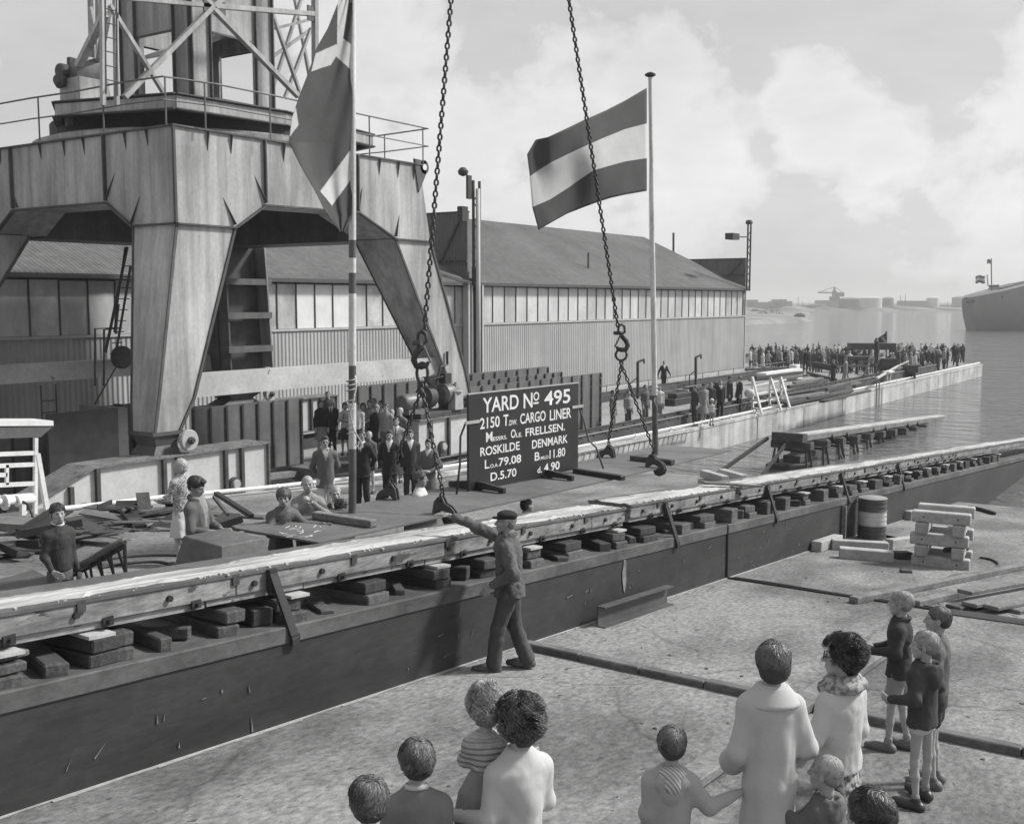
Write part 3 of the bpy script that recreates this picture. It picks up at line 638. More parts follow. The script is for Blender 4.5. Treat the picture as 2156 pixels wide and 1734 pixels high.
# winch motor set standing on the right bogie
mo = root('winch_motor', (24.6, 20.5, 3.2), 'electric winch motor and gearbox standing on the crane bogie behind the chain', 'motor')
MB().box(24.7, 20.1, 3.205, 28.6, 20.9, 3.36).build('bedplate', steel_d, mo, bevel=.01)
mm_ = mat('machine grey', .09, .16, 3, .45, .1, fine=.2, fsc=20)
p = PV(850, 862, 20.4); b = MB(); b.lathe((p[0] - .05, 20.45, 3.70), [(.14, -.03), (.22, 0), (.27, .08), (.27, .66), (.22, .72)], 24, 'x'); b.box(p[0], 20.2, 3.36, p[0] + .8, 20.7, 3.5); b.build('motor_body', mm_, mo, auto=35, smooth=True)
b = MB(); b.lathe((p[0] + 1.0, 20.5, 3.8), [(.2, 0), (.34, .05), (.34, .35), (.2, .4)], 24, 'x'); b.build('brake_drum', steel_d, mo, auto=35, smooth=True)
b = MB(); b.lathe((p[0] + 1.75, 20.4, 3.85), [(.2, 0), (.30, .08), (.34, .4), (.28, .65), (.16, .72)], 24, 'x'); b.build('gear_case', mm_, mo, auto=35, smooth=True)
b = MB(); b.box(p[0] + 2.0, 20.02, 3.36, p[0] + 2.4, 20.3, 3.9); b.lathe((p[0] + 2.2, 20.16, 3.9), [(.22, 0), (.22, .04), (.05, .06), (.05, .3)], 14); b.build('solenoid', _M['worn pale steel'], mo)
b = MB(); b.tube([(p[0] + 1.3, 20.2, 4.2), (p[0] + 1.5, 20.2, 4.7), (p[0] + 1.9, 20.25, 4.75), (p[0] + 1.9, 20.25, 5.15)], .04, 8); b.bar((p[0] + .9, 20.15, 4.35), (p[0] + 1.5, 20.1, 4.42), .03, .05); b.box(p[0] + 1.55, 20.05, 4.2, p[0] + 1.85, 20.3, 4.5); b.build('lever_linkage', steel_k, mo)
b = MB(); b.box(22.0, 20.95, 2.0, 23.3, 21.6, 3.3)
# ladder and cables behind the near leg
ld = root('crane_ladder', (17.4, 27.2, 1.4), 'steel ladder and hanging cables behind the near left crane leg', 'ladder')
LA, LB = PV(215, 880, 27.2), PV(262, 520, 27.2)
def ladder(ld, A, B, w, m, rs=.022, step=.32):
    A, B = np.array(A), np.array(B); d = (B - A); L = np.linalg.norm(d); s = np.array([w / 2, 0, 0])
    for sg in (-1, 1): MB().tube([A + s * sg, B + s * sg], rs, 6).build('stile', m, ld)
    for k in range(1, int(L / step)): MB().tube([A + d * (k * step / L) - s, A + d * (k * step / L) + s], rs * .7, 5).build('rung', m, ld)
ladder(ld, (17.3, 27.2, 1.4), (17.3, 27.2, 4.4), .45, steel_d); 
b = MB(); b.bar(PV(222, 742, 27), PV(268, 520, 27), .06, .06); b.bar(PV(244, 745, 27), PV(275, 560, 27), .05, .05); b.bar(PV(240, 700, 27), PV(263, 520, 27), .03, .03); b.build('cable', steel_k, ld)
A, B = PV(232, 745, 27.3), PV(262, 560, 27.3)
for k in range(9):
    c0 = A + (B - A) * k / 8; MB().tube([c0, c0 + np.array([.35, 0, 0])], .015, 5).build('rung', steel_k, ld)
b = MB(); b.tube([PV(200, 812, 26.9), PV(200, 692, 26.9), PV(245, 690, 26.9), PV(250, 640, 26.9)], .03, 6); b.tube([PV(219, 812, 26.9), PV(219, 694, 26.9), PV(256, 690, 26.9)], .03, 6); b.build('handrail', steel_d, ld)
MB().lathe(PV(262, 752, 27.6) , [(.3, 0), (.34, .05), (.34, .2), (.3, .25)], 18, 'y').build('pulley', steel_d, ld)
MB().bar(PV(187, 872, 27.2), PV(262, 742, 27.2), .03, .03).build('stay', steel_k, ld)

# ring, turntable and tower
CU, CV = 20.65, 24.65
MB().lathe((CU, CV, 10.6), [(4.15, 0.02), (4.35, .08), (4.35, .2), (4.1, .22), (4.1, .28)], 56).build('ring_girder', paint_c, cr)
MB().lathe((CU, CV, 10.7), [(3.9, 0.1), (3.9, .62), (3.5, .66)], 48).build('turntable', mat('tar black steel', .012, .025, 3, .7), cr)
def octo(r, z): return [(CU + r * math.cos(R(22.5 + 45 * k)), CV + r * math.sin(R(22.5 + 45 * k)), z) for k in range(8)]
# deck: angular frame with deep pale edge girders; corners as seen
cor = [PV(122, 232, CV - .3), PV(369, 214, CV - 3.9), PV(625, 225, CV - 3.4)]
deck = [(16.05, 24.4), (16.95, 21.05), (20.1, 20.75), (24.3, 21.5), (25.4, 25), (24.3, 28.2), (18.9, 28.3)]
zd = 11.15
P = [(u, v, zd) for u, v in deck]
f = MB(); f.prism([(u, v, zd + .30) for u, v in deck], (0, 0, .05)); f.build('deck', paint_d, cr)
f = MB()
for i in range(len(P)):
    a, c = np.array(P[i]), np.array(P[(i + 1) % len(P)]); f.bar(a + [0, 0, .15], c + [0, 0, .15], .06, .29)
f.build('deck_girder', paint_c, cr)
f = MB()
for i in range(len(P)):
    a, c = np.array(P[i]), np.array(P[(i + 1) % len(P)]); f.bar(a + [0, 0, .345], c + [0, 0, .345], .2, .03); f.bar(a, c, .2, .03)
for k in range(9):
    a = R(200 + 22 * k); f.bar((CU + 3.8 * math.cos(a), CV + 3.8 * math.sin(a), 10.9), (CU + 3.2 * math.cos(a + .25), CV + 3.2 * math.sin(a + .25), 11.2), .06, .1)
f.build('deck_bracing', paint_d, cr)
# square central column with big cut-out windows
colm = root('crane_column', (CU, CV, 11.5), 'square riveted plate column with large cut-out openings rising from the crane deck', 'crane column')
h = 1.42; zb, zt_ = 11.5, 17.5
w_open = [(12.05, 13.75), (15.05, 16.9)]
def facewall(m, cx, cy, dx, dy, nx, ny):
    """one side of the column: stiles, cross plates between openings"""
    b = MB(); t = .05
    def pl(s0, s1, z0, z1):
        a = np.array([cx, cy, 0.]) + np.array([dx, dy, 0]) * s0; c = np.array([cx, cy, 0.]) + np.array([dx, dy, 0]) * s1; n_ = np.array([nx, ny, 0.]) * t
        b.hexa([a + [0, 0, z0], c + [0, 0, z0], c - n_ + [0, 0, z0], a - n_ + [0, 0, z0], a + [0, 0, z1], c + [0, 0, z1], c - n_ + [0, 0, z1], a - n_ + [0, 0, z1]])
    pl(-h + .004, -h * .52, zb, zt_); pl(h * .52, h - .004, zb, zt_)
    zz = [zb] + [z for o_ in w_open for z in o_] + [zt_]
    for i in range(0, len(zz), 2): pl(-h * .52 + .002, h * .52 - .002, zz[i] + .002, zz[i + 1] - .002)
    bb = b.build('side_plate', paint_c, colm)
    k = MB()
    for s in (-h, -h * .56, h * .56, h):
        a = np.array([cx, cy, 0.]) + np.array([dx, dy, 0]) * s + np.array([nx, ny, 0]) * .045; k.bar(a + [0, 0, zb], a + [0, 0, zt_], .035, .09, (nx, ny, 0))
    for o_ in w_open:
        for z in o_: k.bar(np.array([cx - dx * h * .5, cy - dy * h * .5, z]) + np.array([nx, ny, 0]) * .03, np.array([cx + dx * h * .5, cy + dy * h * .5, z]) + np.array([nx, ny, 0]) * .03, .05, .05)
    k.build('corner_angle', paint_d, bb)
facewall(0, CU, CV - h, 1, 0, 0, -1); facewall(0, CU - h, CV, 0, 1, -1, 0); facewall(0, CU + h, CV, 0, 1, 1, 0); facewall(0, CU, CV + h, 1, 0, 0, 1)
MB().hexa([(CU - h * .9, CV - h * .9, 13.2), (CU + h * .9, CV - h * .9, 14.4), (CU + h * .9, CV + h * .9, 14.4), (CU - h * .9, CV + h * .9, 13.2), (CU - h * .9, CV - h * .9, 13.25), (CU + h * .9, CV - h * .9, 14.45), (CU + h * .9, CV + h * .9, 14.45), (CU - h * .9, CV + h * .9, 13.25)]).build('inner_diaphragm', paint_c, colm)
# lattice tower round the column
tw = root('lattice_tower', (CU, CV - 2.3, 11.5), 'open lattice framework of angle bars around the crane column', 'lattice tower')
vf = 22.2
def lat(name, a, c, w=.13, m=None): MB().bar(a, c, w, w * .8).build(name, m or paint_c, tw)
J = lambda x, y, v=vf: PV(x, y, v)
for (x0, x1) in ((217, 214), (246, 240)): lat('chord', J(x0, 222), J(x1, -160), .11)
lat('chord', J(664, 205), J(662, -160), .16)
for x0, x1, v in ((196, 186, 25.5), (208, 205, 25.5)): lat('chord', J(x0, 215, v), J(x1, -160, v), .12)
for a, c, w in (((446, 16), (628, 203), .15), ((449, 13), (262, 205), .14), ((231, 11), (343, 193), .11), ((449, 13), (650, -150), .14), ((449, 13), (250, -160), .13)): lat('diagonal', J(*a), J(*c), w)
for a, c, w in (((240, -6), (449, 13), .12), ((449, 13), (662, 30), .15)): lat('cross_bar', J(*a), J(*c), w)
lat('diagonal', J(220, 30), PV(137, 196, 24.8), .17)
lat('diagonal', J(222, 28), PV(190, 215, 25.4), .1)
for a, c, v in (((560, -10), (642, 225), 23.5), ((640, -20), (565, 215), 25), ((580, 60), (660, 40), 24.0), ((655, 60), (600, 205), 24), ((610, -60), (660, 205), 26), ((655, 62), (560, 130), 24.5), ((190, 15), (230, 215), 24.5), ((232, 20), (195, 210), 25)): lat('diagonal', PV(*a, v), PV(*c, v), .1)
MB().box(J(449, 13)[0] - .35, vf - .06, J(449, 13)[2] - .2, J(449, 13)[0] + .35, vf - .02, J(449, 13)[2] + .15).build('gusset', paint_d, tw)
MB().box(J(656, 30)[0] - .2, vf - .06, J(656, 30)[2] - .2, J(656, 30)[0] + .12, vf - .02, J(656, 30)[2] + .2).build('gusset', paint_d, tw)
ladder(tw, J(232, 200) + [0, -.05, 0], J(229, -160) + [0, -.05, 0], .3, paint_d)
# little winch house machinery on the deck, left
wd_ = root('deck_winch', PV(170, 205, 24.2), 'small winch with round gear housing on the left edge of the crane deck', 'winch')
b = MB(); c = PV(183, 160, 24.0); b.lathe(c, [(.3, -.25), (.42, -.2), (.45, 0), (.42, .2), (.2, .28)], 20, 'y'); b.build('gear_housing', mm_, wd_, smooth=True, auto=35)
b = MB(); c2 = PV(180, 192, 24.0); b.box(c2[0] - .45, 23.6, 11.5, c2[0] + .4, 24.4, c2[2] + .25); b.build('pedestal', paint_c, wd_, bevel=.02)
b = MB(); c3 = PV(143, 152, 24.2); b.lathe(c3, [(.16, -.25), (.18, -.2), (.18, .2)], 12, 'x'); b.tube([c3 - [0, 0, .2], c3 - [0, 0, 1.3]], .12, 8); b.bar(PV(150, 122, 24.2), PV(150, 150, 24.2), .12, .16); c4 = PV(140, 172, 24.2); b.lathe(c4, [(.1, -.3), (.2, -.2), (.12, 0), (.2, .1)], 12, 'x'); b.build('brake_gear', steel_d, wd_)
# guard rail round the portal top
def guard(pts, zt2, zm, posts, nm='guard_rail'):
    b = MB(); b.tube([(u, v, zt2) for u, v in pts], .022, 6); b.tube([(u, v, zm) for u, v in pts], .018, 6)
    o = b.build(nm, rail_m, cr)
    for u, v in posts: MB().tube([(u, v, ZT), (u, v, zt2)], .02, 6).build('post', rail_m, o)
gp = [(15.9, 29.2), (15.9, 25.2), (16.0, 23.6), (15.95, 21.6), (16.05, 20.35), (17.3, 20.05), (19.2, 20.0), (21.5, 20.05), (25.15, 20.1), (25.35, 22), (25.3, 24.5), (25.3, 28.5)]
guard(gp, 11.65, 11.15, [(15.9, 26.8), (15.9, 24.9), (15.95, 22.4), (16.1, 20.35), (17.0, 20.1), (18.9, 20.0), (20.6, 20.0), (22.6, 20.1), (24.9, 20.1), (25.3, 21.9), (25.3, 23.6), (25.3, 25.5)])
# lug at the right corner
b = MB(); p = PV(892, 352, V0 - .02); b.lathe((p[0] + .02, V0 - .04, p[2]), [(.2, 0), (.2, .06)], 18, 'y'); b.prism([(p[0] - .45, V0 - .04, p[2] + .2), (p[0] + .1, V0 - .04, p[2] + .18), (p[0] + .1, V0 - .04, p[2] - .18), (p[0] - .25, V0 - .04, p[2] - .75)], (0, .05, 0)); b.build('lug', paint_d, cr)
MB().lathe((p[0] + .02, V0 - .05, p[2]), [(.09, 0), (.09, .01)], 14, 'y').build('lug_pin', white_p, cr)

# ================================================================== THE HALL behind
roof_m = mat('corrugated asbestos roof', .075, .115, .5, .9, .15, (.6, .25, 1), fine=.3, fsc=5, wave=((1, .0, 0), .18, .008), lines=((0, 1, 0), 1.65, .03, .7))
corr_m = mat('corrugated wall sheet', .30, .37, .35, .75, 0, fine=.06, fsc=10, streak=.2, streak_sc=1.2, wave=((1, .0, 0), .2, .02), lines=((1, 0, 0), 1.9, .025, .72))
gl_m = mat('glazing frame', .05, .07, 3, .7)
glass = mat('dusty wired glass', .28, .52, .55, .25, .05, (1, 1, .5), fine=.08, fsc=4)
glass_p = mat('limewashed glass', .42, .60, .6, .4, .05, (1, 1, .5), fine=.1, fsc=4)
GP = [glass_p, glass_p, mat('limewashed glass b', .34, .50, .8, .35, .05, (1, 1, .5), fine=.15, fsc=3), mat('limewashed glass c', .48, .62, .9, .4, .05, fine=.1, fsc=4)]
GL = [glass, mat('dusty glass b', .20, .46, .9, .22, .05, (1, 1, .6), fine=.2, fsc=3), mat('dusty glass c', .30, .56, .7, .25, .05, fine=.15, fsc=4)]
glass_w = mat('whitewashed glass', .62, .7, 2, .4)
hall = root('shipbuilding_hall', (60, 36, 1.35), 'long corrugated hall with a band of tall windows and big pitched roof behind the crane', 'hall')
HV, ZE, ZW = 31.8, 7.43, 5.47
RV, RZ = 40.4, 11.6
for a, c in ((5., 42.9), (43.3, 77.85)):
    MB().box(a, HV, QZ - .1, c, HV + .2, ZW).build('wall', corr_m, hall)
    MB().box(a, HV - .06, ZW + .002, c, HV + .1, ZW + .09).build('window_sill', mat('pale sill', .35, .42, 2), hall)
    b = MB(); b.hexa([(a, HV - .3, ZE + .02), (c, HV - .3, ZE + .02), (c, RV, RZ), (a, RV, RZ), (a, HV - .3, ZE + .12), (c, HV - .3, ZE + .12), (c, RV, RZ + .1), (a, RV, RZ + .1)])
    b.hexa([(a, RV + .004, RZ), (c, RV + .004, RZ), (c, 49, ZE), (a, 49, ZE), (a, RV + .004, RZ + .1), (c, RV + .004, RZ + .1), (c, 49, ZE + .1), (a, 49, ZE + .1)])
    b.build('roof', roof_m, hall)
    MB().box(a, HV - .36, ZE - .02, c, HV - .3, ZE + .13).build('gutter', gl_m, hall)
    b = MB(); b.prism([(c - .3, HV + .2, QZ), (c - .3, 48.9, QZ), (c - .3, 48.9, ZE), (c - .3, RV, RZ), (c - .3, HV + .2, ZE)], (.25, 0, 0)); b.build('gable', corr_m, hall)
# window band: each bay a frame with its own panes
pw = 1.05
u = 5.; k = 0; q = random.Random(5)
while u < 77.2:
    e = u + pw
    if not (42.2 < u < 43.4) and e < 77.9:
        bay = int((u - 5) / (pw * 6))
        mm = glass_w if 31.0 < u < 34.0 else q.choice(GP if u > 43 else GL)
        MB().box(u + .05, HV + .03, ZW + .1, e - .02, HV + .05, ZE - .08 + q.uniform(-.02, .02)).build('pane', mm, hall)
        if len([0 for _ in range(1)]) and k % 1 == 0: MB().box(e - .02, HV - .01, ZW + .095, e + .022, HV + .08, ZE + .01).build('mullion', gl_m, hall)
    u = e; k += 1
MB().box(5, HV + .08, ZW, 77.8, HV + .12, ZE).build('window_backing', mat('dim interior', .05, .07), hall)
# flashing, downpipes
MB().box(77.86, HV - .05, QZ, 77.98, HV + .06, ZE).build('corner_flashing', mat('pale flashing', .4, .45), hall)
for (u, w, m) in ((42.35, .12, _M['pale flashing']), (42.62, .1, corr_m), (43.12, .22, steel_k), (43.5, .12, _M['pale flashing'])):
    MB().box(u - w / 2, HV - .4, QZ, u + w / 2, HV - .08, ZE + (.9 if m is steel_k else 0)).build('downpipe', m, hall)
MB().tube([(58, 33.9, 8.3), (58, 33.9, 9.6)], .06, 8).build('roof_pipe', steel_d, hall)
pp = PV(1418, 535, 38.5); MB().tube([pp - [0, 0, .6], PV(1418, 490, 38.5)], .09, 8).build('roof_pipe', steel_d, hall)
# tall door screens across the roof and their masts
scr = mat('dark corrugated screen', .12, .17, .8, .8, fine=.1, fsc=8, wave=((0, 1, 0), .2, .03))
for k, (u, va, vb, zt2, lab) in enumerate(((42.9, 31.9, 36.5, 10.95, 'dark screen wall standing up across the hall roof, left of the Dutch flag'), (78.1, 31.9, 36.8, 9.8, 'dark screen wall standing up at the far right end of the hall roof'))):
    MB_ = MB(); MB_.box(u, va, 7.2, u + .15, vb, zt2)
    ds = root('door_screen', (u, va, 7.2), lab.replace(' Dutch', ' striped'), 'screen wall')
    MB_.build('panel', scr, ds)
    b = MB(); b.box(u - .05, va, zt2, u + .2, vb, zt2 + .08); b.bar((u - .05, va + .3, zt2 - .1), (u - .05, va + 2.2, 7.6), .1, .1); b.bar((u - .06, va, 8.6), (u - .06, vb, 8.6), .08, .1); b.build('frame', steel_d, ds)
def mast(u, v, z0, z1, lab, gap=.45):
    m = root('lattice_mast', (u, v, z0), lab, 'mast')
    for du in (0, gap):
        MB().bar((u + du, v, z0), (u + du, v, z1), .1, .1).build('chord', steel_k, m)
    b = MB(); z = z0; s = 0
    while z < z1 - .5: b.bar((u + gap * s, v, z), (u + gap * (1 - s), v, z + .5), .04, .04); z += .5; s = 1 - s
    b.build('lacing', steel_k, m); return m
m1 = mast(42.45, 31.2, 7.4, 12.4, 'tall lattice mast by the hall roof between the two chains', .5)
MB().tube([(42.55, 31.0, QZ), (42.55, 31.0, 12.0)], .11, 8).build('pipe', _M['pale flashing'], m1, smooth=True)
MB().lathe(PV(975, 362, 31.2), [(.05, -.2), (.22, -.12), (.25, .05), (.12, .2)], 14).build('lamp_head', steel_k, m1)
MB().box(41.3, 31.0, 10.4, 41.75, 31.3, 11.1).build('horn', steel_k, m1)
MB().bar((42.1, 31.2, 11.5), (42.1, 31.2, 12.6), .12, .3).build('top_box', steel_k, m1)
m2 = mast(76.9, 31.3, 7.4, 12.3, 'lattice mast with floodlight at the far right corner of the hall', .55)
fb = MB(); c = PV(1543, 498, 31.3); fb.box(c[0] - .7, 31.0, c[2] - .22, c[0] + .5, 31.6, c[2] + .22); fb.bar(c + [.5, 0, 0], (76.9, 31.3, c[2] + .1), .08, .08); fb.build('floodlight', steel_k, m2)
MB().lathe((77.1, 31.3, 12.3), [(.2, 0), (.28, .1), (.2, .3)], 12).build('lamp_head', steel_k, m2)
# hooked lamp posts before the hall wall
for (x, y0, y1, w, lab) in ((1343, 828, 762, 12, 'hooked black lamp post before the hall wall, left of the walking man'), (1465, 815, 752, 12, 'hooked black lamp post before the hall wall, right of the walking man')):
    a = PV(x, y0, 27.5); c = PV(x, y1, 27.5); a[2] = QZ; t = MB(); t.bar(a, c, .12, .12); t.bar(c, c + [.55, -.1, .12], .1, .1); t.bar(c + [.5, -.1, .12], c + [.55, -.1, -.1], .08, .08)
    t.bar(a + [0, 0, 1.2], a + [-.9, 0, .9], .05, .05); t.bar(a + [-.9, 0, .9], a + [-.9, 0, 0], .05, .05)
    tag(t.build('lamp_post', steel_k), lab, 'lamp post', 'hooked lamp posts before the hall')
# low pale kerb along the hall with grass strip
tag(MB().box(44, 30.9, QZ, 79, 31.3, QZ + .25).build('hall_kerb', mat('kerb concrete', .3, .4, 1, .9)), 'pale low kerb along the foot of the hall wall', 'kerb')
# handrail along hall
b = MB(); 
for z in (.75, .4): b.tube([(44, 28.9, QZ + z), (79, 28.9, QZ + z)], .025, 5)
hr = b.build('handrail', rail_m); tag(hr, 'thin metal handrail running along before the hall wall', 'handrail')
for k in range(15): MB().tube([(44 + 2.5 * k, 28.9, QZ), (44 + 2.5 * k, 28.9, QZ + .75)], .022, 5).build('post', rail_m, hr)
# ================================================================== STEEL SECTIONS on the quay
sec_m = mat('ship section steel', .10, .15, 1.2, .6, .1, fine=.12, fsc=14, streak=.2)
rib_m = mat('dark rib steel', .022, .045, 3, .6)
def panel(A, B, z0, z1, n, lab, grp='stiffened ship plates on the quay', side=-1, th=.03, rd=.075):
    """plate from A to B (u, v) with n vertical ribs that have notch holes"""
    A = np.array([A[0], A[1], 0.]); B = np.array([B[0], B[1], 0.]); d = (B - A); L = np.linalg.norm(d); d /= L; nv = np.array([d[1], -d[0], 0.])
    if nv[1] > 0 and side < 0: nv = -nv
    r = root('ship_section', ((A[0] + B[0]) / 2, (A[1] + B[1]) / 2, z0), lab, 'ship section', grp)
    b = MB(); b.obox((A + B) / 2 + [0, 0, (z0 + z1) / 2], d, nv, (0, 0, 1), L / 2, th, (z1 - z0) / 2); b.build('plate', sec_m, r)
    for k in range(n):
        p = A + d * (L * (k + .0) / max(1, n - 1)); b = MB(); z = z0
        b.obox(p + nv * rd + [0, 0, (z0 + z1) / 2], d, nv, (0, 0, 1), .035, .008, (z1 - z0) / 2 - .01)
        while z < z1 - .1:                         # web in short pieces: the gaps are the notches
            h = min(.26, z1 - z); b.obox(p + nv * (rd / 2 + .015) + [0, 0, z + h / 2], d, nv, (0, 0, 1), .008, rd / 2 - .01, h / 2); z += .31
        b.build('rib', rib_m, r)
    return r
def uv(p): return (p[0], p[1])
panel(uv(PV(405, 900, 25.5)), uv(PV(633, 900, 25.5)), 1.36, 3.55, 8, 'dark ribbed steel plate standing behind the near left crane bogie')
b = root('ship_section', (17, 25, QZ), 'biggest black steel section at the far left, seen against the corrugated wall', 'ship section', 'stiffened ship plates on the quay')
A, B, C_ = PV(100, 868, 24.5), PV(248, 866, 24.5), PV(272, 870, 25.4)
MB().hexa([(A[0], A[1], QZ), (B[0], B[1], QZ), (B[0], B[1] + .1, QZ), (A[0], A[1] + .1, QZ), (A[0], A[1], 3.9), (B[0], B[1], 3.9), (B[0], B[1] + .1, 3.9), (A[0], A[1] + .1, 3.9)]).build('plate', rib_m, b)
MB().box(B[0] + .002, 24.5, QZ, B[0] + .3, 26.2, 3.88).build('end_plate', sec_m, b)
for k in range(4): MB().box(B[0] + .6 + k * .55, 25.2, QZ, B[0] + .66 + k * .55, 25.5, 3.9).build('rib', rib_m, b)
MB().box(B[0] + .31, 25.55, QZ, B[0] + 2.7, 25.6, 3.86).build('rear_plate', sec_m, b)
panel(uv(PV(-60, 900, 25.8)), uv(PV(98, 900, 25.8)), 1.36, 3.6, 5, 'grey ribbed steel plate half hidden behind the white staging stand at the far left')
panel(uv(PV(752, 880, 24.6)), uv(PV(905, 880, 24.6)), 1.36, 3.85, 7, 'ribbed steel plate with a row of notched ribs behind the spectators')
panel(uv(PV(985, 880, 22.2)), uv(PV(1262, 880, 22.2)), 1.36, 3.72, 13, 'tall ribbed steel plate sticking out to the right of the sign board')
panel(uv(PV(940, 880, 23.6)), uv(PV(1180, 880, 23.6)), 1.36, 3.75, 13, 'ribbed steel plate standing just behind the top of the sign board')
panel(uv(PV(965, 880, 25.2)), uv(PV(1152, 880, 25.2)), 1.36, 3.85, 9, 'rearmost of the ribbed steel plates behind the sign board')
# girders laid on the quay where spectators stand
for k, (x0, x1, v, z, lab) in enumerate(((640, 860, 21.4, 2.05, 'upper steel girder lying on the quay under the second row of spectators'), (640, 900, 20.95, 1.72, 'lower steel girder lying on the quay in front of the second row of spectators'))):
    a, c = PV(x0, 960, v), PV(x1, 960, v); b = MB(); b.box(a[0], v - .02, z - .3, c[0], v + .02, z); b.box(a[0], v - .25, z, c[0], v + .6, z + .04); b.box(a[0], v - .25, z - .34, c[0], v + .25, z - .3)
    for j in range(8): b.box(a[0] + (c[0] - a[0]) * j / 7.2, v + .02, z - .3, a[0] + (c[0] - a[0]) * j / 7.2 + .03, v + .5, z)
    tag(b.build('steel_girder', steel_m), lab, 'girder', 'steel girders on the quay')

# ================================================================== THE HANGING PLATE with poles and sign
PZf = lambda u: 3.95 - .30 * (u - 8.8) / 11.9
plate_m = mat('dull ship plate', .085, .15, .9, .65, .12, fine=.18, fsc=12, spots=(3.5, .70, .21, (.6, 1, 1)))
pl = root('hoisted_plate', (14.7, 9.4, 3.8), 'long thin steel plate hung from two chains over the near launching way', 'steel plate')
b = MB(); N = 20
for i in range(N):
    a, c = 8.8 + 11.9 * i / N, 8.8 + 11.9 * (i + 1) / N; w = lambda u: (8.67 - .12 * math.sin(math.pi * (u - 8.8) / 11.9), 10.12)
    (n0, f0), (n1, f1) = w(a), w(c); za, zc = PZf(a), PZf(c)
    b.hexa([(a, n0, za - .022), (c, n1, zc - .022), (c, f1, zc - .022), (a, f0, za - .022), (a, n0, za), (c, n1, zc), (c, f1, zc), (a, f0, za)])
b.build('plate_sheet', plate_m, pl)
# chalk marks on the near corner (real strokes, unreadable scribble as in the print)
ch = MB(); q = random.Random(8)
for (x, y, n_) in ((610, 1108, 1), (622, 1116, 2), (640, 1122, 3), (600, 1124, 2), (655, 1108, 2), (668, 1118, 2), (650, 1131, 3), (632, 1110, 2), (612, 1131, 2), (680, 1107, 1)):
    for _ in range(n_):
        p = PZ(x + q.uniform(-9, 9), y + q.uniform(-3, 3), 3.93); an = q.uniform(0, 3.1); L = q.uniform(.03, .08)
        z = PZf(p[0]) + .002; ch.obox((p[0], p[1], z), (math.cos(an), math.sin(an), -.025), (-math.sin(an), math.cos(an), 0), (0, 0, 1), L, .006, .0015)
ch.build('chalk_mark', mat('chalk', .5, .65), pl)
def slab_timber(name, a, c, w, h, m, lab, cat='timber', grp=None, bev=.01):
    return tag(MB().bar(a, c, w, h).build(name, m, bevel=bev), lab, cat, grp)
def onp(x, y, dz=0): p = PZ(x, y, 3.8); 
def onp(x, y, dz=0.):
    z = 3.85
    for _ in range(6): p = PZ(x, y, z); z = PZf(p[0]) + dz
    return p
slab_timber('plate_timber', onp(663, 1083, .05), onp(787, 1102, .05), .13, .09, wood_m, 'weathered timber lying on the plate at the foot of the striped pole')
slab_timber('plate_timber', onp(1330, 963, .05), onp(1417, 973, .05), .14, .09, wood_d, 'dark timber lying on the plate at the foot of the tall white flagpole')
slab_timber('plate_timber', onp(1210, 990, .04), onp(1312, 1006, .04), .12, .08, steel_k, 'black bar lying on the plate to the right of the sign board')
# poles
def pole(name, base, top, r0, r1, bands, lab):
    """bands = list of (height fraction start, end, material)"""
    A, B = np.array(base), np.array(top); r = root(name, A, lab, 'flagpole')
    for f0, f1, m in bands:
        a, c = A + (B - A) * f0, A + (B - A) * f1
        b = MB(); b.tube([a, a + (c - a) * .5, c], [r0 + (r1 - r0) * f0, r0 + (r1 - r0) * (f0 + f1) / 2, r0 + (r1 - r0) * f1], 14); b.build('pole_section', m, r, smooth=True, auto=40)
    return r
pole_w = mat('chipped white pole', .45, .66, 3, .5, .1, (1, 1, .5), fine=.2, fsc=25, spots=(9, .7, .15, (1, 1, .4)))
pole_d = mat('dark pole paint', .06, .11, 3, .5, .1, fine=.2, fsc=20)
Lb = onp(742, 1079); Lt = PV(742, -200, Lb[1]); HL = Lt[2] - Lb[2]
yf = lambda y: (PV(742, y, Lb[1])[2] - Lb[2]) / HL
ys = [1079, 880, 770, 663, 616, 576, 542, 505, 480, -200]; ms = [pole_d, pole_w, pole_d, pole_w, pole_d, pole_w, pole_d, pole_w, pole_w]
ys = [1079, 945, 848, 770, 618, 575, 543, 506, -200]; ms = [pole_d, pole_w, pole_d, pole_w, pole_d, pole_w, pole_d, pole_w]
pA = pole('striped_pole', Lb, Lt, .052, .042, [(yf(a) + (0 if i == 0 else .0004), yf(c), m) for i, (a, c, m) in enumerate(zip(ys[:-1], ys[1:], ms))], 'dark and white banded flagpole carrying the big drooping flag at the left')
Rb = onp(1380, 957); Rt = PV(1369, 163, Rb[1] + .02); HR = Rt[2] - Rb[2]
fr = (PV(1379, 832, Rb[1])[2] - Rb[2]) / HR
pB = pole('white_flagpole', Rb, Rt, .058, .036, [(0, fr, pole_d), (fr + .0004, 1, pole_w)], 'tall white flagpole with a round cap flying the three-striped flag')
MB().lathe(Rt, [(.03, 0), (.06, .01), (.1, .03), (.1, .06), (.04, .09)], 16).build('cap', steel_k, pB)
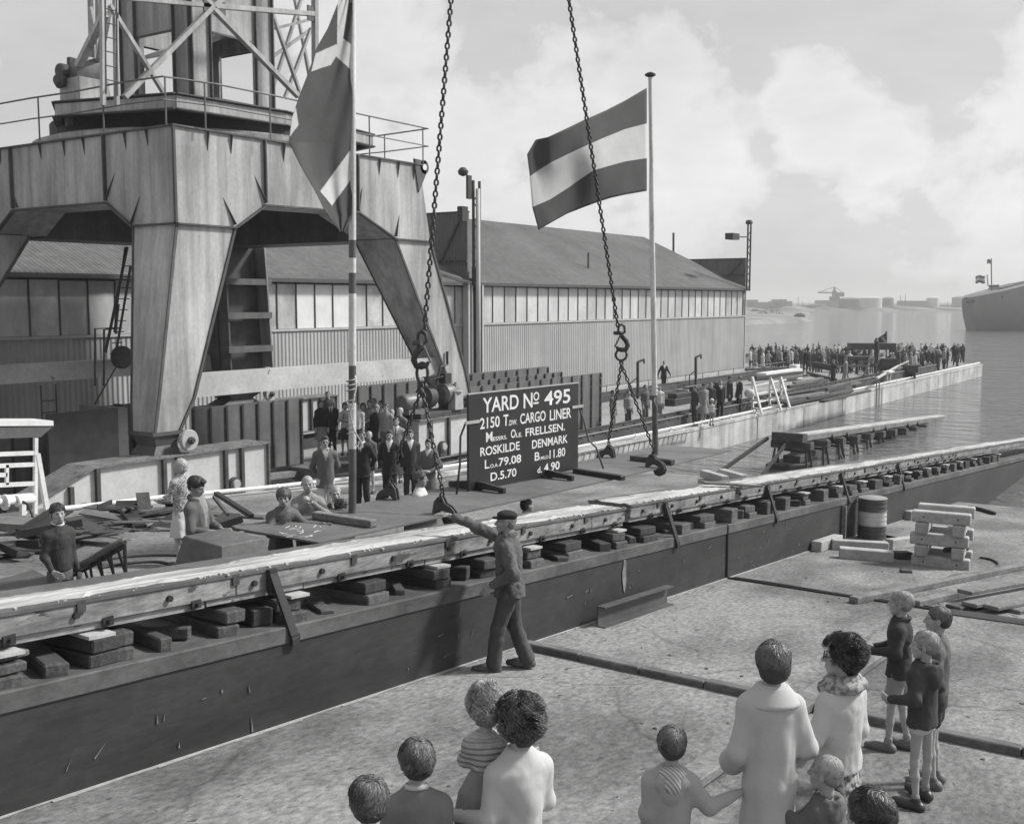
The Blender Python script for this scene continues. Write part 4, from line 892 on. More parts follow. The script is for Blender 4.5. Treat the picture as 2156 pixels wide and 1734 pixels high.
# rope on left pole
b = MB(); b.tube([PV(748, 790, 9.5), PV(750, 815, 9.45), PV(743, 850, 9.45), PV(737, 868, 9.5), PV(745, 905, 9.45), PV(760, 930, 9.4), PV(764, 940, 9.4), PV(757, 945, 9.4), PV(748, 935, 9.5)], .010, 6)
for z in (PV(742, 868, Lb[1])[2], PV(742, 916, Lb[1])[2], PV(742, 826, Lb[1])[2]): b.tube([(Lb[0] + .055 * math.cos(a), Lb[1] + .055 * math.sin(a), z + .01 * a) for a in [k * .7 for k in range(28)]], .007, 5)
b.build('rope', mat('pale rope', .35, .5), pA, smooth=True)
b = MB(); b.tube([Rt + [0, 0, -.05], Rt + (Rb - Rt) * .35 + [-.12, 0, 0], Rt + (Rb - Rt) * .72 + [-.09, 0, 0]], .006, 5); z = PV(1379, 829, Rb[1]); b.tube([z + [.06 * math.cos(a), .06 * math.sin(a), .012 * a] for a in [k * .7 for k in range(20)]], .01, 5); b.tube([z, z + [-.1, -.05, -.15], z + [-.02, -.08, -.3]], .009, 5); b.build('rope', _M['pale rope'], pB)

# flags: cloth grids hanging at the poles, folds are real
def flag(name, grid, mats, pick, lab, cat='flag', parent=None):
    nr, nc = len(grid), len(grid[0]); b = MB(); b.v = [tuple(p) for r in grid for p in r]
    for i in range(nr - 1):
        for j in range(nc - 1): b.f.append((i * nc + j, i * nc + j + 1, (i + 1) * nc + j + 1, (i + 1) * nc + j)); b.m.append(pick(i / (nr - 1), j / (nc - 1), i, j))
    o = b.build(name, mats, smooth=True); m = o.modifiers.new('thickness', 'SOLIDIFY'); m.thickness = .004; return tag(o, lab, cat)
fd = mat('dark flag cloth', .050, .075, 2, .85, .15, fine=.1, fsc=40); fw = mat('white flag cloth', .42, .5, 2, .85, .15, fine=.06, fsc=40)
fr_ = mat('red flag cloth', .045, .06, 2, .85, .15, fine=.1, fsc=40); fb_ = mat('blue flag cloth', .04, .055, 2, .85, .15, fine=.1, fsc=40)
# drooping flag with a white cross (left pole)
ys_l = [-120, -10, 60, 100, 150, 205, 250, 300, 352, 400, 440, 490]; xl = [735, 718, 690, 667, 650, 629, 614, 608, 634, 662, 682, 716]
xr_ = lambda y: 742 if y < 455 else 742 - (y - 455) * .55
DF = []; NY, NX = 330, 130; px = {}
for i in range(NY + 1):
    y = -120 + 608 * i / NY; a = float(np.interp(y, ys_l, xl)); c = xr_(y); row = []
    for j in range(NX + 1):
        t = j / NX; x = a + (c - a) * t; w = (c - a) / 135.
        dv = .045 * math.sin(t * 9 + y * .012) * w * (1 - t) + .10 * w * math.sin(t * math.pi) + .010 * math.sin(t * 17 + y * .03)
        row.append(PV(x, y, Lb[1] - .02 + dv * 1.0)); px[(i, j)] = (x, y)
    DF.append(row)
def inside(x, y, poly):
    r = False; n = len(poly)
    for i in range(n):
        (x1, y1), (x2, y2) = poly[i], poly[(i + 1) % n]
        if (y1 > y) != (y2 > y) and x < (x2 - x1) * (y - y1) / (y2 - y1) + x1: r = not r
    return r
wp = [[(664, 112), (709, 92), (711, 0), (716, -120), (735, -120), (733, 0), (722, 80), (742, 96), (742, 150), (707, 118), (696, 136), (655, 150)],
      [(600, 290), (615, 240), (621, 215), (628, 262), (606, 292)], [(673, 402), (742, 308), (742, 372), (698, 432)]]
flag('drooping_flag', DF, [fr_, fw], lambda a, c, i, j: 1 if any(inside(*px[(i, j)], p) for p in wp) else 0, 'big dark flag with a white cross drooping from the striped pole')
# striped flag (right pole)
def curve(pts):
    xs = [p[0] for p in pts][::-1]; y_ = [p[1] for p in pts][::-1]; return lambda x: float(np.interp(x, xs, y_))
edge = [(1105, 345), (1118, 390), (1121, 436), (1133, 484)]
T0 = [(1362, 185), (1316, 212), (1275, 233), (1229, 253), (1190, 272), (1153, 289), (1128, 294), (1110, 325)]
T1 = [(1362, 260), (1316, 272), (1272, 290), (1229, 309), (1195, 325), (1160, 342), (1135, 358), (1116, 371)]
T2 = [(1362, 333), (1316, 340), (1280, 350), (1249, 359), (1222, 377), (1194, 397), (1158, 420), (1121, 436)]
T3 = [(1362, 402), (1316, 410), (1285, 417), (1257, 426), (1225, 438), (1194, 450), (1162, 468), (1134, 484)]
NR, NC = 36, 60; G = []
for i in range(NR + 1):
    t = i / NR * 3; k = min(2, int(t)); f = t - k; A_, B_ = [(T0, T1), (T1, T2), (T2, T3)][k]; row = []
    for j in range(NC + 1):
        s = j / NC * 7; m_ = min(6, int(s)); e = s - m_
        lerp = lambda P: ((P[m_][0] * (1 - e) + P[m_ + 1][0] * e), (P[m_][1] * (1 - e) + P[m_ + 1][1] * e))
        (xa, ya), (xb, yb) = lerp(A_), lerp(B_); x = xa + (xb - xa) * f; y = ya + (yb - ya) * f; S = j / NC
        dv = (.055 * math.sin(S * 7 + t * .6 + 1.2) + .018 * math.sin(S * 17 - t * 1.2)) * min(1, S * 3) + .5 * S
        row.append(PV(x, y, Rb[1] + .02 + dv))
    G.append(row)
flag('striped_flag', G, [fr_, fw, fb_], lambda a, c, i, j: min(2, int(a * 3)), 'three-striped flag, dark, white and dark, flying from the tall white flagpole')

# sign board
black_p = mat('black board paint', .012, .02, 2, .45, .1, fine=.2, fsc=12); letter = mat('white lettering', .62, .72, 4, .6)
Sb0, Sb1 = onp(985, 1034, 0), onp(1215, 994, 0)
d = Sb1 - Sb0; d[2] = 0; SL = np.linalg.norm(d); d /= SL; nrm = np.array([d[1], -d[0], 0])
SH = PV(988, 828, 0.001)[2] if False else None
# height from the pixel of the top-left corner above the bottom-left corner
def up_at(P, y):                                  # height on the vertical through P seen at row y
    lo, hi = 0., 5.
    for _ in range(40):
        m_ = (lo + hi) / 2; w = P + np.array([0, 0, m_]) - CAM; fwd = _F * _cp + np.array([0, 0, -_sp]); upv = _F * _sp + np.array([0, 0, _cp])
        yy = 867 - 2280 * (w @ upv) / (w @ fwd)
        if yy > y: lo = m_
        else: hi = m_
    return lo
SH = up_at(Sb0, 830); z0 = (PZf(Sb0[0]) + PZf(Sb1[0])) / 2 + .03
sg = root('sign_board', (Sb0 + Sb1) / 2, 'black sign board with white lettering about yard number 495, standing on the hoisted plate', 'sign board')
MB().obox((Sb0 + Sb1) / 2 * [1, 1, 0] + [0, 0, z0 + SH / 2], d, nrm, (0, 0, 1), SL / 2, .02, SH / 2).build('board', black_p, sg, bevel=.004)
MB().obox((Sb0 + Sb1) / 2 * [1, 1, 0] + [0, 0, z0 + SH + .008], d, nrm, (0, 0, 1), SL / 2 + .005, .026, .008).build('top_edge', mat('bare board edge', .3, .4), sg)
def text_line(s, fx0, fx1, fy0, fy1):
    """text set between board fractions (x from left, y from top)"""
    cu = bpy.data.curves.new('lettering', 'FONT'); cu.body = s; cu.size = 1; cu.offset = .016; cu.extrude = .0
    t = bpy.data.objects.new('tmp', cu); COL.objects.link(t); bpy.context.view_layer.update()
    dg = bpy.context.evaluated_depsgraph_get(); me = bpy.data.meshes.new_from_object(t.evaluated_get(dg)); bpy.data.objects.remove(t)
    co = np.zeros(len(me.vertices) * 3); me.vertices.foreach_get('co', co); co = co.reshape(-1, 3); lo, hi = co.min(0), co.max(0)
    X = (fx0 + (co[:, 0] - lo[0]) / (hi[0] - lo[0]) * (fx1 - fx0)) * SL; Y = SH * (1 - fy1 + (co[:, 1] - lo[1]) / (hi[1] - lo[1]) * (fy1 - fy0))
    P = Sb0[None, :] * [1, 1, 0] + X[:, None] * d[None, :] + nrm[None, :] * .0235 + Y[:, None] * np.array([[0, 0, 1.]]) + [[0, 0, z0]]
    P -= np.array(base_of(sg))[None, :]; me.vertices.foreach_set('co', P.astype(np.float32).ravel()); me.materials.clear(); me.materials.append(letter); me.update()
    o = bpy.data.objects.new('lettering', me); COL.objects.link(o); o.parent = sg
# lettering is placed by measuring each word on the board's own plane
def bp(x, y):
    """zoomed-print position -> (distance along board, height above its foot)"""
    X, Y = (1840 + x * .28840) / 1.89981, (1500 + y * .28840) / 1.89981; r_d = ray(X, Y); t = ((Sb0 - CAM) @ nrm) / (r_d @ nrm); P = CAM + r_d * t
    return float((P - Sb0)[:2] @ d[:2]), float(P[2] - z0)
WORDS = [('YARD', 300, 525, 797, 262), ('N', 866, 462, 990, 240), ('O', 1003, 357, 1082, 228), ('495', 1153, 428, 1514, 185), ('2150', 262, 752, 534, 560), ('T', 586, 707, 655, 540),
         ('.DW.', 657, 699, 775, 610), ('CARGO', 818, 680, 1172, 487), ('LINER', 1230, 630, 1527, 445), ('M', 345, 928, 434, 778), ('ESSRS.', 440, 913, 636, 826), ('O', 690, 872, 757, 745), ('LE.', 763, 863, 845, 790),
         ('FRELLSEN.', 893, 852, 1440, 655), ('ROSKILDE', 265, 1127, 812, 913), ('DENMARK', 983, 1020, 1478, 820), ('L', 328, 1298, 388, 1163), ('.O.A.', 390, 1288, 516, 1212), ('79.08', 520, 1265, 832, 1092),
         ('B', 1020, 1187, 1090, 1058), ('.MLD.', 1092, 1174, 1222, 1103), ('11.80', 1226, 1158, 1444, 998), ('D.5.70', 408, 1470, 766, 1282), ('d.', 1058, 1359, 1120, 1260), ('4.90', 1148, 1345, 1366, 1185)]
for (s, xa, ya, xb, yb) in WORDS:
    (X0, Z0_), (X1, Z1_) = bp(xa, ya), bp(xb, yb); text_line(s, X0 / SL, X1 / SL, 1 - Z1_ / SH, 1 - Z0_ / SH)
(X0, Z0_), (X1, Z1_) = bp(1003, 402), bp(1075, 368)
def onboard(X, Z, off=.022): return Sb0 * [1, 1, 0] + d * X + nrm * off + np.array([0, 0, z0 + Z])
MB().obox(onboard((X0 + X1) / 2, (Z0_ + Z1_) / 2, .0225), d, nrm, (0, 0, 1), (X1 - X0) / 2, .001, .014).build('lettering', letter, sg)
for (fx, fy) in ((232, 1600), (1195, 1400)):       # wedge feet
    X, _z = bp(fx, fy); c = onboard(X, 0, 0) * [1, 1, 0]; zz = PZf(c[0]) + .004
    for s in (1, -1):
        P = [c + nrm * .025 * s + [0, 0, zz + .0], c + nrm * .10 * s + [0, 0, zz], c + nrm * .14 * s + [0, 0, zz + .02], c + nrm * .44 * s + [0, 0, zz + .02], c + nrm * .45 * s + [0, 0, zz], c + nrm * .54 * s + [0, 0, zz], c + nrm * .54 * s + [0, 0, zz + .075], c + nrm * .14 * s + [0, 0, zz + .125], c + nrm * .025 * s + [0, 0, zz + .13]]
        if s < 0: P = [P[0], P[1], P[5], P[6], P[7], P[8]]
        MB().prism([p - d * .035 for p in P], d * .07).build('foot', black_p, sg)
for X, Z, s in ((.05, SH * .70, -1), (SL - .06, SH * .70, 1)):
    X2, Zc = (bp(1610, 435) if s > 0 else bp(150, 650)); a = onboard(X2, Zc, .03)
    MB().obox(a, d, nrm, (0, 0, 1), .16, .012, .022).build('clip', mat('pale strap', .3, .38), sg)
    if s > 0: pts = [a, PV(1175 / 1, 830, 9.3) * 0 + onboard(SL + .05, Zc - .03, .0), onboard(SL + .16, Zc - .25, .02), onboard(SL + .2, Zc - .6, .1), onboard(SL + .28, .35, .2), onboard(SL + .36, -.02, .3)]
    else: pts = [a, onboard(-.03, Zc - .02, -.02), onboard(-.14, Zc - .2, -.02), onboard(-.2, Zc - .6, .02), onboard(-.32, -.02, .05)]
    MB().tube(pts, .017, 8).build('prop', steel_m if s > 0 else steel_k, sg, smooth=True)

# ================================================================== CHAINS
chain_m = mat('chain iron', .022, .045, 6, .5, .2, fine=.3, fsc=40)
def link_mesh(L, W, r):
    """one oval link, long axis Z"""
    pts = []; hw = W / 2 - r; hl = L / 2 - r - hw
    for k in range(6): a = math.pi * k / 5; pts.append((hw * math.cos(a), 0, hl + hw * math.sin(a)))
    for k in range(6): a = math.pi + math.pi * k / 5; pts.append((hw * math.cos(a), 0, -hl + hw * math.sin(a)))
    return MB().tube(pts, r, 6, closed=True)
def chain(A, B, L, W, r, lab, grp, big=0):
    A, B = np.array(A), np.array(B); d_ = B - A; T_ = np.linalg.norm(d_); d_ /= T_; rt = root('lifting_chain', tuple(B), lab, 'chain', grp)
    pitch = L - 2 * r - .002; n_ = max(2, int(round(T_ / pitch))); qd = Vector(d_).to_track_quat('Z', 'Y'); proto = None
    for k in range(n_):
        if n_ - k > 96: continue
        p = A + d_ * (T_ * (k + .5) / n_)
        if proto is None: o = link_mesh(L, W, r).build('link', chain_m, rt, smooth=True, local=True); proto = o
        else: o = proto.copy(); COL.objects.link(o); o.parent = rt
        e = Quaternion_z(R(40 + 90 * (k % 2)) + .12 * math.sin(k * 1.7))
        o.rotation_mode = 'QUATERNION'; o.rotation_quaternion = qd @ e; o.location = Vector(p) - base_of(rt)
    if n_ > 96: MB().tube([A, A + d_ * (T_ * (n_ - 95.8) / n_)], .03, 10).build('wire_rope', chain_m, rt, smooth=True)
    return rt
from mathutils import Quaternion
def Quaternion_z(a): return Quaternion((0, 0, 1), a)
VC = 9.4
apex = PV(1035, -1060, VC)
RL, RR = PV(889, 776, VC), PV(1308, 740, VC)
HLt, HRt = PV(893, 703, VC), PV(1301, 688, VC)
chain(apex, HLt, .112, .082, .0155, 'long upper chain at the left, holding the hook above the spectators', 'lifting chains of the hoisted plate')
chain(apex + [.05, 0, 0], HRt, .112, .082, .0155, 'long upper chain crossing the striped flag', 'lifting chains of the hoisted plate')
def crane_hook(T, Bm, flip, lab):
    """shackle, hook and oblong ring between the upper chain end T and ring centre Bm"""
    h = root('lifting_hook', tuple(Bm), lab, 'hook', 'hooks on the lifting chains'); X = np.array([math.sin(HEAD), -math.cos(HEAD), 0]) * (-1 if flip else 1); Z = np.array([0, 0, 1.]); Y = np.cross(Z, X)
    S = (T - Bm)[2]; P = lambda a, b: Bm + X * a + Z * b
    MB().tube([P(-.05, S * 1.02), P(-.06, S * .78), P(0, S * .70), P(.06, S * .78), P(.05, S * 1.02), P(0, S * 1.1)], .024, 8, closed=True).build('shackle', chain_m, h, smooth=True)
    MB().lathe(P(0, S * .74) - Y * .07, [(.035, 0), (.035, .14)], 12, 'y').build('pin', steel_d, h)
    MB().tube([P(0, S * .74), P(-.02, S * .62), P(-.09, S * .42), P(-.115, S * .24), P(-.08, S * .08), P(-.01, S * -.0 + .03), P(.06, S * .06 + .02), P(.09, S * .2)], [.03, .05, .045, .045, .045, .045, .038, .02], 10).build('hook_body', chain_m, h, smooth=True)
    MB().bar(P(.02, S * .66), P(.12, S * .18), .05, .03).build('latch', mat('latch steel', .12, .2), h, bevel=.006)
    r_w = .075 if not flip else .10; r_h = .14 if not flip else .10
    MB().tube([P(r_w * math.cos(a), -.06 + r_h * math.sin(a)) for a in [math.pi * 2 * k / 18 for k in range(18)]], .022, 8, closed=True).build('ring', chain_m, h, smooth=True)
    return h
crane_hook(HLt, RL, False, 'iron hook and ring on the left chain, above the spectators'); crane_hook(HRt, RR, True, 'iron hook and round ring on the right chain, before the hall wall')
def clamp(u, near, lab):
    v = 8.6 if near else 10.12; s = 1 if near else -1; z = PZf(u); r = root('plate_clamp', (u, v, z), lab, 'clamp', 'plate clamps gripping the hoisted plate')
    prof = [(.25, .006), (.22, .16), (.15, .235), (.08, .235), (.03, .15), (-.05, .12), (-.12, .06), (-.15, -.02), (-.12, -.11), (-.04, -.15), (.05, -.13), (.09, -.05), (.06, -.03), (-.02, -.03), (-.03, .006), (.05, .05), (.13, .05), (.18, .006)]
    for du in (-.045, .015): MB().prism([(u + du, v + s * a, z + b_) for a, b_ in prof], (.03, 0, 0)).build('cheek', steel_d, r, bevel=.006)
    MB().lathe((u - .06, v + s * .12, z + .19), [(.03, 0), (.03, .12)], 10, 'x').build('pin', chain_m, r)
    MB().tube([(u, v + s * .12 + .0, z + .17), (u - .04, v + s * .11, z + .26), (u, v + s * .10, z + .33), (u + .04, v + s * .11, z + .26)], .014, 8, closed=True).build('shackle', chain_m, r, smooth=True)
    return np.array([u, v + s * .10, z + .32])
cl = [(onp(818, 1050)[0], False, 'clamp on the far edge of the plate at the left, before the dark suits'), (onp(940, 1083)[0], True, 'plate clamp on the near edge by the outstretched hand'), (onp(1276, 962)[0], False, 'clamp on the far edge of the plate before the pale ladder track'), (onp(1396, 985)[0], True, 'plate clamp on the near edge by the white flagpole')]
tops = [clamp(*c) for c in cl]
for i, (rg, nm) in enumerate(((RL - [0, 0, .2], 'left hook'), (RL - [0, 0, .2], 'left hook'), (RR - [0, 0, .17], 'right hook'), (RR - [0, 0, .17], 'right hook'))):
    chain(rg + [0.03 * (-1) ** i, 0, 0], tops[i], .105, .072, .0135, '%s lower chain leg below the %s, running to its clamp' % (('far', 'near')[i % 2], nm), 'lower chain legs')

# ================================================================== THINGS ON THE NEAR FLOOR
p = PG(1822, 1131); u, v = p[0], 6.42; zf = slab(u)
dr = root('oil_drum', (u, v, zf), 'dark oil drum with a broad white band standing against the dark wall', 'oil drum')
dk = mat('drum dark paint', .05, .085, 3, .45, .15, fine=.2, fsc=20); dw = mat('drum white band', .42, .58, 3, .5, .1, fine=.15, fsc=20, spots=(7, .66, .12, (1, 1, 1)))
H = .88
for a, c, m in ((.0, .30, dk), (.303, .60, dw), (.603, .865, dk)):
    pr_ = [(.288, a)] + [(.288 + (.008 if 0 < (k % 4) < 2 else 0), a + (c - a) * k / 12) for k in range(1, 12)] + [(.288, c)]
    MB().lathe((u, v, zf), pr_, 32).build('drum_wall', m, dr, smooth=True, auto=40)
for z in (.0, .3, .6, .865): MB().lathe((u, v, zf + z), [(.285, -.01), (.303, 0), (.285, .012)], 32).build('hoop', mat('hoop', .2, .3), dr, smooth=True)
MB().lathe((u, v, zf + .845), [(.28, 0), (.28, .006)], 32).build('lid', mat('dusty lid', .3, .48, 5, .7), dr)
a = PV(1776, 1129, 6.73); MB_ = MB(); MB_.bar((a[0], 6.73, slab(a[0])), (a[0], 6.73, slab(a[0]) + .74), .09, .05, (1, 0, 0)); tag(MB_.build('batten', wood_m, bevel=.006), 'upright batten leaning at the wall beside the oil drum', 'batten')
def PGz(x, y, dz): 
    return PG(x, y, lambda u: slab(u) + dz)
# timber crib of squared beams
A, B = PG(1917, 1187), PG(2040, 1201); dd = (B - A) * [1, 1, 0]; Lc = np.linalg.norm(dd); dd /= Lc; pc = np.array([-dd[1], dd[0], 0]); pc = pc if pc[0] > 0 else -pc
hb = .205; lv = 0
def beam(c, dr_, L, z, lab, grp, m=wood_l, hole=True, w=.21, hb=hb):
    r = root('squared_beam', (c[0], c[1], z), lab, 'beam', grp); o_ = np.cross((0, 0, 1), dr_)
    MB().obox((c[0], c[1], z + hb / 2 - .002), dr_, o_, (0, 0, 1), L / 2, w / 2, hb / 2 - .002).build('beam_body', m, r, bevel=.018)
    if hole:
        for s in (-1, 1):
            q_ = np.array([c[0], c[1], z + hb / 2]) + np.array(dr_) * s * L * .29 - pc * (w / 2 + .002)
            b_ = MB(); b_.tube([q_, q_ + pc * .008], .017, 10); b_.build('bolt_hole', steel_k, r)
zc = slab(A[0] + .4) 
nmz = ['bottom', 'second', 'middle', 'fourth', 'top']
for lvl in range(5):
    z = zc + lvl * hb
    if lvl % 2 == 0:
        for s, wd in ((.10, 'front'), (.85, 'back')):
            beam(A + dd * (Lc / 2 + random.uniform(-.03, .03)) + pc * s, dd, Lc * 1.0, z, '%s %s beam of the pale timber crib, running left to right' % (nmz[lvl], wd), 'beams of the timber crib', hole=(s < .5))
    else:
        for s, wd in ((.17, 'left'), (.80, 'right')):
            beam(A + dd * (Lc * s) + pc * .5, pc, 1.15, z, '%s-layer %s cross beam of the pale timber crib' % (nmz[lvl], wd), 'beams of the timber crib', hole=False)
c = A + dd * Lc * .6 + pc * .5
tag(MB().tube([(c[0] - .3, c[1], zc + 1.5 * hb), (c[0] + .1, c[1] - .3, zc + 1.5 * hb)], .05, 10).build('dark_roller', steel_k, smooth=True), 'short dark roller poked into the timber crib', 'roller')
def ground_beam(x0, y0, x1, y1, w, h, m, lab, dz=0., grp=None, name='squared_beam', cat='beam'):
    a, c = PGz(x0, y0, dz), PGz(x1, y1, dz); a = a + [0, 0, h / 2]; c = c + [0, 0, h / 2]
    return tag(MB().bar(a, c, w, h).build(name, m, bevel=.012), lab, cat, grp)
zq = lambda x, y: ((3000 + x * .5083) / 1.8998, (1850 + y * .5083) / 1.8998)
gb = 'loose beams around the oil drum'
ground_beam(*zq(520, 700), *zq(690, 640), .2, .2, wood_l, 'short pale beam ending against the dark wall left of the oil drum', grp=gb)
ground_beam(*zq(640, 680), *zq(1085, 705), .17, .2, wood_l, 'stained pale beam lying in front of the oil drum, behind the frontmost beam', grp=gb)
ground_beam(*zq(700, 745), *zq(1125, 780), .22, .2, wood_l, 'frontmost pale beam on the floor between the oil drum and the crib', grp=gb)
ground_beam(*zq(1090, 680), *zq(1280, 655), .18, .2, wood_l, 'short pale beam between the oil drum and the crib', grp=gb)
ground_beam(*zq(1140, 755), *zq(1255, 755), .2, .14, wood_d, 'dark wooden block touching the left side of the crib', grp=gb)
ground_beam(*zq(1180, 862), *zq(1272, 866), .1, .05, wood_d, 'small dark brick-sized block lying alone in front of the crib', grp=gb)
ground_beam(*zq(1235, 450), *zq(1330, 440), .22, .22, wood_l, 'pale beam end just behind the left of the crib', grp=gb)
# hoses
def ghose(pts, r, lab, m=steel_k, dz=0.):
    P = [PGz(x, y, r) for x, y in pts]; Q = []
    for i in range(len(P) - 1):
        p0, p1, p2, p3 = P[max(0, i - 1)], P[i], P[i + 1], P[min(len(P) - 1, i + 2)]
        for k in range(6): t = k / 6; Q.append(.5 * ((2 * p1) + (-p0 + p2) * t + (2 * p0 - 5 * p1 + 4 * p2 - p3) * t * t + (-p0 + 3 * p1 - 3 * p2 + p3) * t ** 3))
    Q.append(P[-1]); tag(MB().tube(Q, r, 8).build('hose', m, smooth=True), lab, 'hose')
ghose([zq(1810, 745), zq(1890, 758), zq(1945, 785), zq(1955, 805), zq(1915, 835), zq(1830, 862), zq(1745, 872), zq(1640, 880), zq(1580, 893), zq(1550, 912)], .022, 'black hose looping on the floor to the right of the crib')
ghose([zq(1015, 573), zq(1060, 575), zq(1115, 585), zq(1180, 600)], .03, 'short black hose on the floor right of the oil drum')
ghose([zq(1720, 350), zq(1800, 362), zq(1880, 385), zq(1925, 397)], .05, 'dark hose on the wet floor beyond the crib')
# long planks at the right
gp_ = 'long planks on the floor at the right'
ground_beam(1796, 1270, 2330, 1161, .15, .10, wood_m, 'long plank with a black end pointing left, frontmost of the planks', grp=gp_, name='plank', cat='plank')
ground_beam(1925, 1277, 2330, 1180, .16, .10, wood_m, 'second long plank lying just behind the blond boy', grp=gp_, name='plank', cat='plank')
for k, (x0, y0, x1, y1, dz, m, lab) in enumerate(((2040, 1277, 2330, 1222, .06, wood_m, 'left plank of the upper layer in the stack at the right edge'), (2085, 1283, 2330, 1236, .06, wood_m, 'front plank of the upper layer in the stack at the right edge'), (2030, 1250, 2330, 1195, .14, wood_m, 'topmost plank of the stack at the right edge'), (2005, 1283, 2330, 1232, .0, wood_d, 'dark plank under the stack at the right edge'), (2130, 1290, 2330, 1250, .0, wood_m, 'lowest right plank of the stack at the right edge'))):
    ground_beam(x0, y0, x1, y1, .24, .06, m, lab, dz, gp_, 'plank', 'plank')
ground_beam(1990, 1289, 2200, 1318, .3, .03, steel_k, 'flat black steel sheet sticking out under the plank stack', name='steel_sheet', cat='steel sheet')
# channel against the wall
a, c = PG(1240, 1316), PG(1390, 1268); a[1] = c[1] = 6.55
cb = MB(); s_ = lambda p, z: (p[0], 6.55, slab(p[0]) + z)
for z0_, z1_, v0, v1 in ((.0, .27, 6.60, 6.62), (.0, .015, 6.50, 6.60), (.255, .27, 6.50, 6.60)):
    cb.hexa([(a[0], v0, slab(a[0]) + z0_), (c[0], v0, slab(c[0]) + z0_), (c[0], v1, slab(c[0]) + z0_), (a[0], v1, slab(a[0]) + z0_), (a[0], v0, slab(a[0]) + z1_), (c[0], v0, slab(c[0]) + z1_), (c[0], v1, slab(c[0]) + z1_), (a[0], v1, slab(a[0]) + z1_)])
tag(cb.build('steel_channel', mat('channel steel', .05, .085, 2, .6, .1)), 'length of steel channel standing on edge against the foot of the dark wall', 'steel channel')
# pale timbers on the slip floor beyond the way
ZB = lambda x, y: ((2400 + x * .4638) / 1.8998, (1350 + y * .4638) / 1.8998)
def stack2(x, y, dep, L, n_, lab0, m=wood_l):
    c = PD(x, y, dep); zf = slab(c[0])
    for k in range(n_):
        for s in (0, 1):
            dr_ = np.array([math.cos(-.6), math.sin(-.6), 0]) if k % 2 == 0 else np.array([math.cos(.95), math.sin(.95), 0]); o_ = np.cross((0, 0, 1), dr_)
            cc = c + o_ * (s - .5) * L * .5
            tag(MB().obox((cc[0], cc[1], zf + .2 * k + .1), dr_, o_, (0, 0, 1), L / 2, .11, .098).build('squared_beam', m, bevel=.015), '%s %s beam of %s' % (['bottom', 'second', 'third', 'top', 'uppermost'][k] if k < n_ - 1 else 'topmost', ('near', 'far')[s], lab0), 'beam', 'pale beams stacked beyond the way')
stack2(1523, 988, 28.5, 1.1, 4, 'the small pale stack beyond the way, left of the water trestles')
stack2(1372, 1030, 21.5, 1.3, 3, 'the pale stack beyond the way, below the white flagpole')
# machine hood
mh = root('machine_hood', tuple(PD(450, 1190, 11.2) * [1, 1, 0] + [0, 0, slab(PD(450, 1190, 11.2)[0])]), 'squat dark sheet steel hood on legs beyond the way, in front of the young man', 'machine hood')
P = lambda x, y, dep=11.2: PD(x, y, dep)
tl, tr = P(398, 1137, 11.7), P(512, 1145, 11.0); e_ = (tr - tl) * [1, 1, 0]; e_ /= np.linalg.norm(e_); n_ = np.array([e_[1], -e_[0], 0]); n_ = n_ if n_ @ _F < 0 else -n_
C0 = (tl + tr) / 2 - n_ * .1; zt_ = 4.22; w_, dp = .36, .26; b = MB(); q4 = lambda a_, b__, z: [tuple((C0 + e_ * a_ * sx + n_ * b__ * sy) * [1, 1, 0] + np.array([0, 0, z])) for sx, sy in ((-1, 1), (1, 1), (1, -1), (-1, -1))]
b.hexa(q4(w_ * 1.25, dp * 1.25, zt_ - .32) + q4(w_, dp, zt_)); b.build('hood', mat('hood steel', .075, .13, 2, .55, .15, fine=.25, fsc=14), mh, bevel=.01)
for sx, sy in ((-1, 1), (1, 1), (1, -1), (-1, -1)):
    t_ = (C0 + e_ * w_ * 1.1 * sx + n_ * dp * 1.1 * sy) * [1, 1, 0]; MB().bar(t_ + [0, 0, zt_ - .32], t_ + e_ * .1 * sx + [0, 0, slab(t_[0])], .05, .05).build('leg', steel_k, mh)
for k in range(5): MB().lathe((C0 + e_ * (k - 2) * .17 + n_ * dp * 1.22) * [1, 1, 0] + [0, 0, zt_ - .29], [(.008, 0), (.008, .01)], 8, 'z').build('rivet', steel_k, mh)
# bent rack with paired pegs
rk = root('bent_rack', tuple(PG(200, 1230)), 'curved steel tube with pairs of hanging pegs lying before the boy in the dark sweater', 'rack')
rp = [(-30, 1256), (60, 1232), (110, 1215), (150, 1200), (190, 1180), (225, 1158), (262, 1137)]; zz = 1.0
RP = [PD(x, y, 12.3 - .6 * i / 6) for i, (x, y) in enumerate(rp)]
MB().tube(RP, .045, 10).build('tube', steel_m, rk, smooth=True); MB().tube([p - [0, 0, .07] for p in RP], .02, 6).build('tube', steel_k, rk, smooth=True)
for t in (.12, .3, .46, .58, .70, .80, .9):
    k = t * 6; i = int(k); f = k - i; c0 = RP[i] * (1 - f) + RP[min(6, i + 1)] * f
    for s in (-.05, .05): MB().tube([c0 + [s, 0, -.05], c0 + [s * 1.6 + .08, 0, -.42]], .015, 6).build('peg', steel_k, rk)
MB().tube([PD(262, 1137, 11.7), PD(262, 1137, 11.7) * [1, 1, 0] + [0, 0, slab(7)]], .02, 6).build('stand', steel_k, rk)
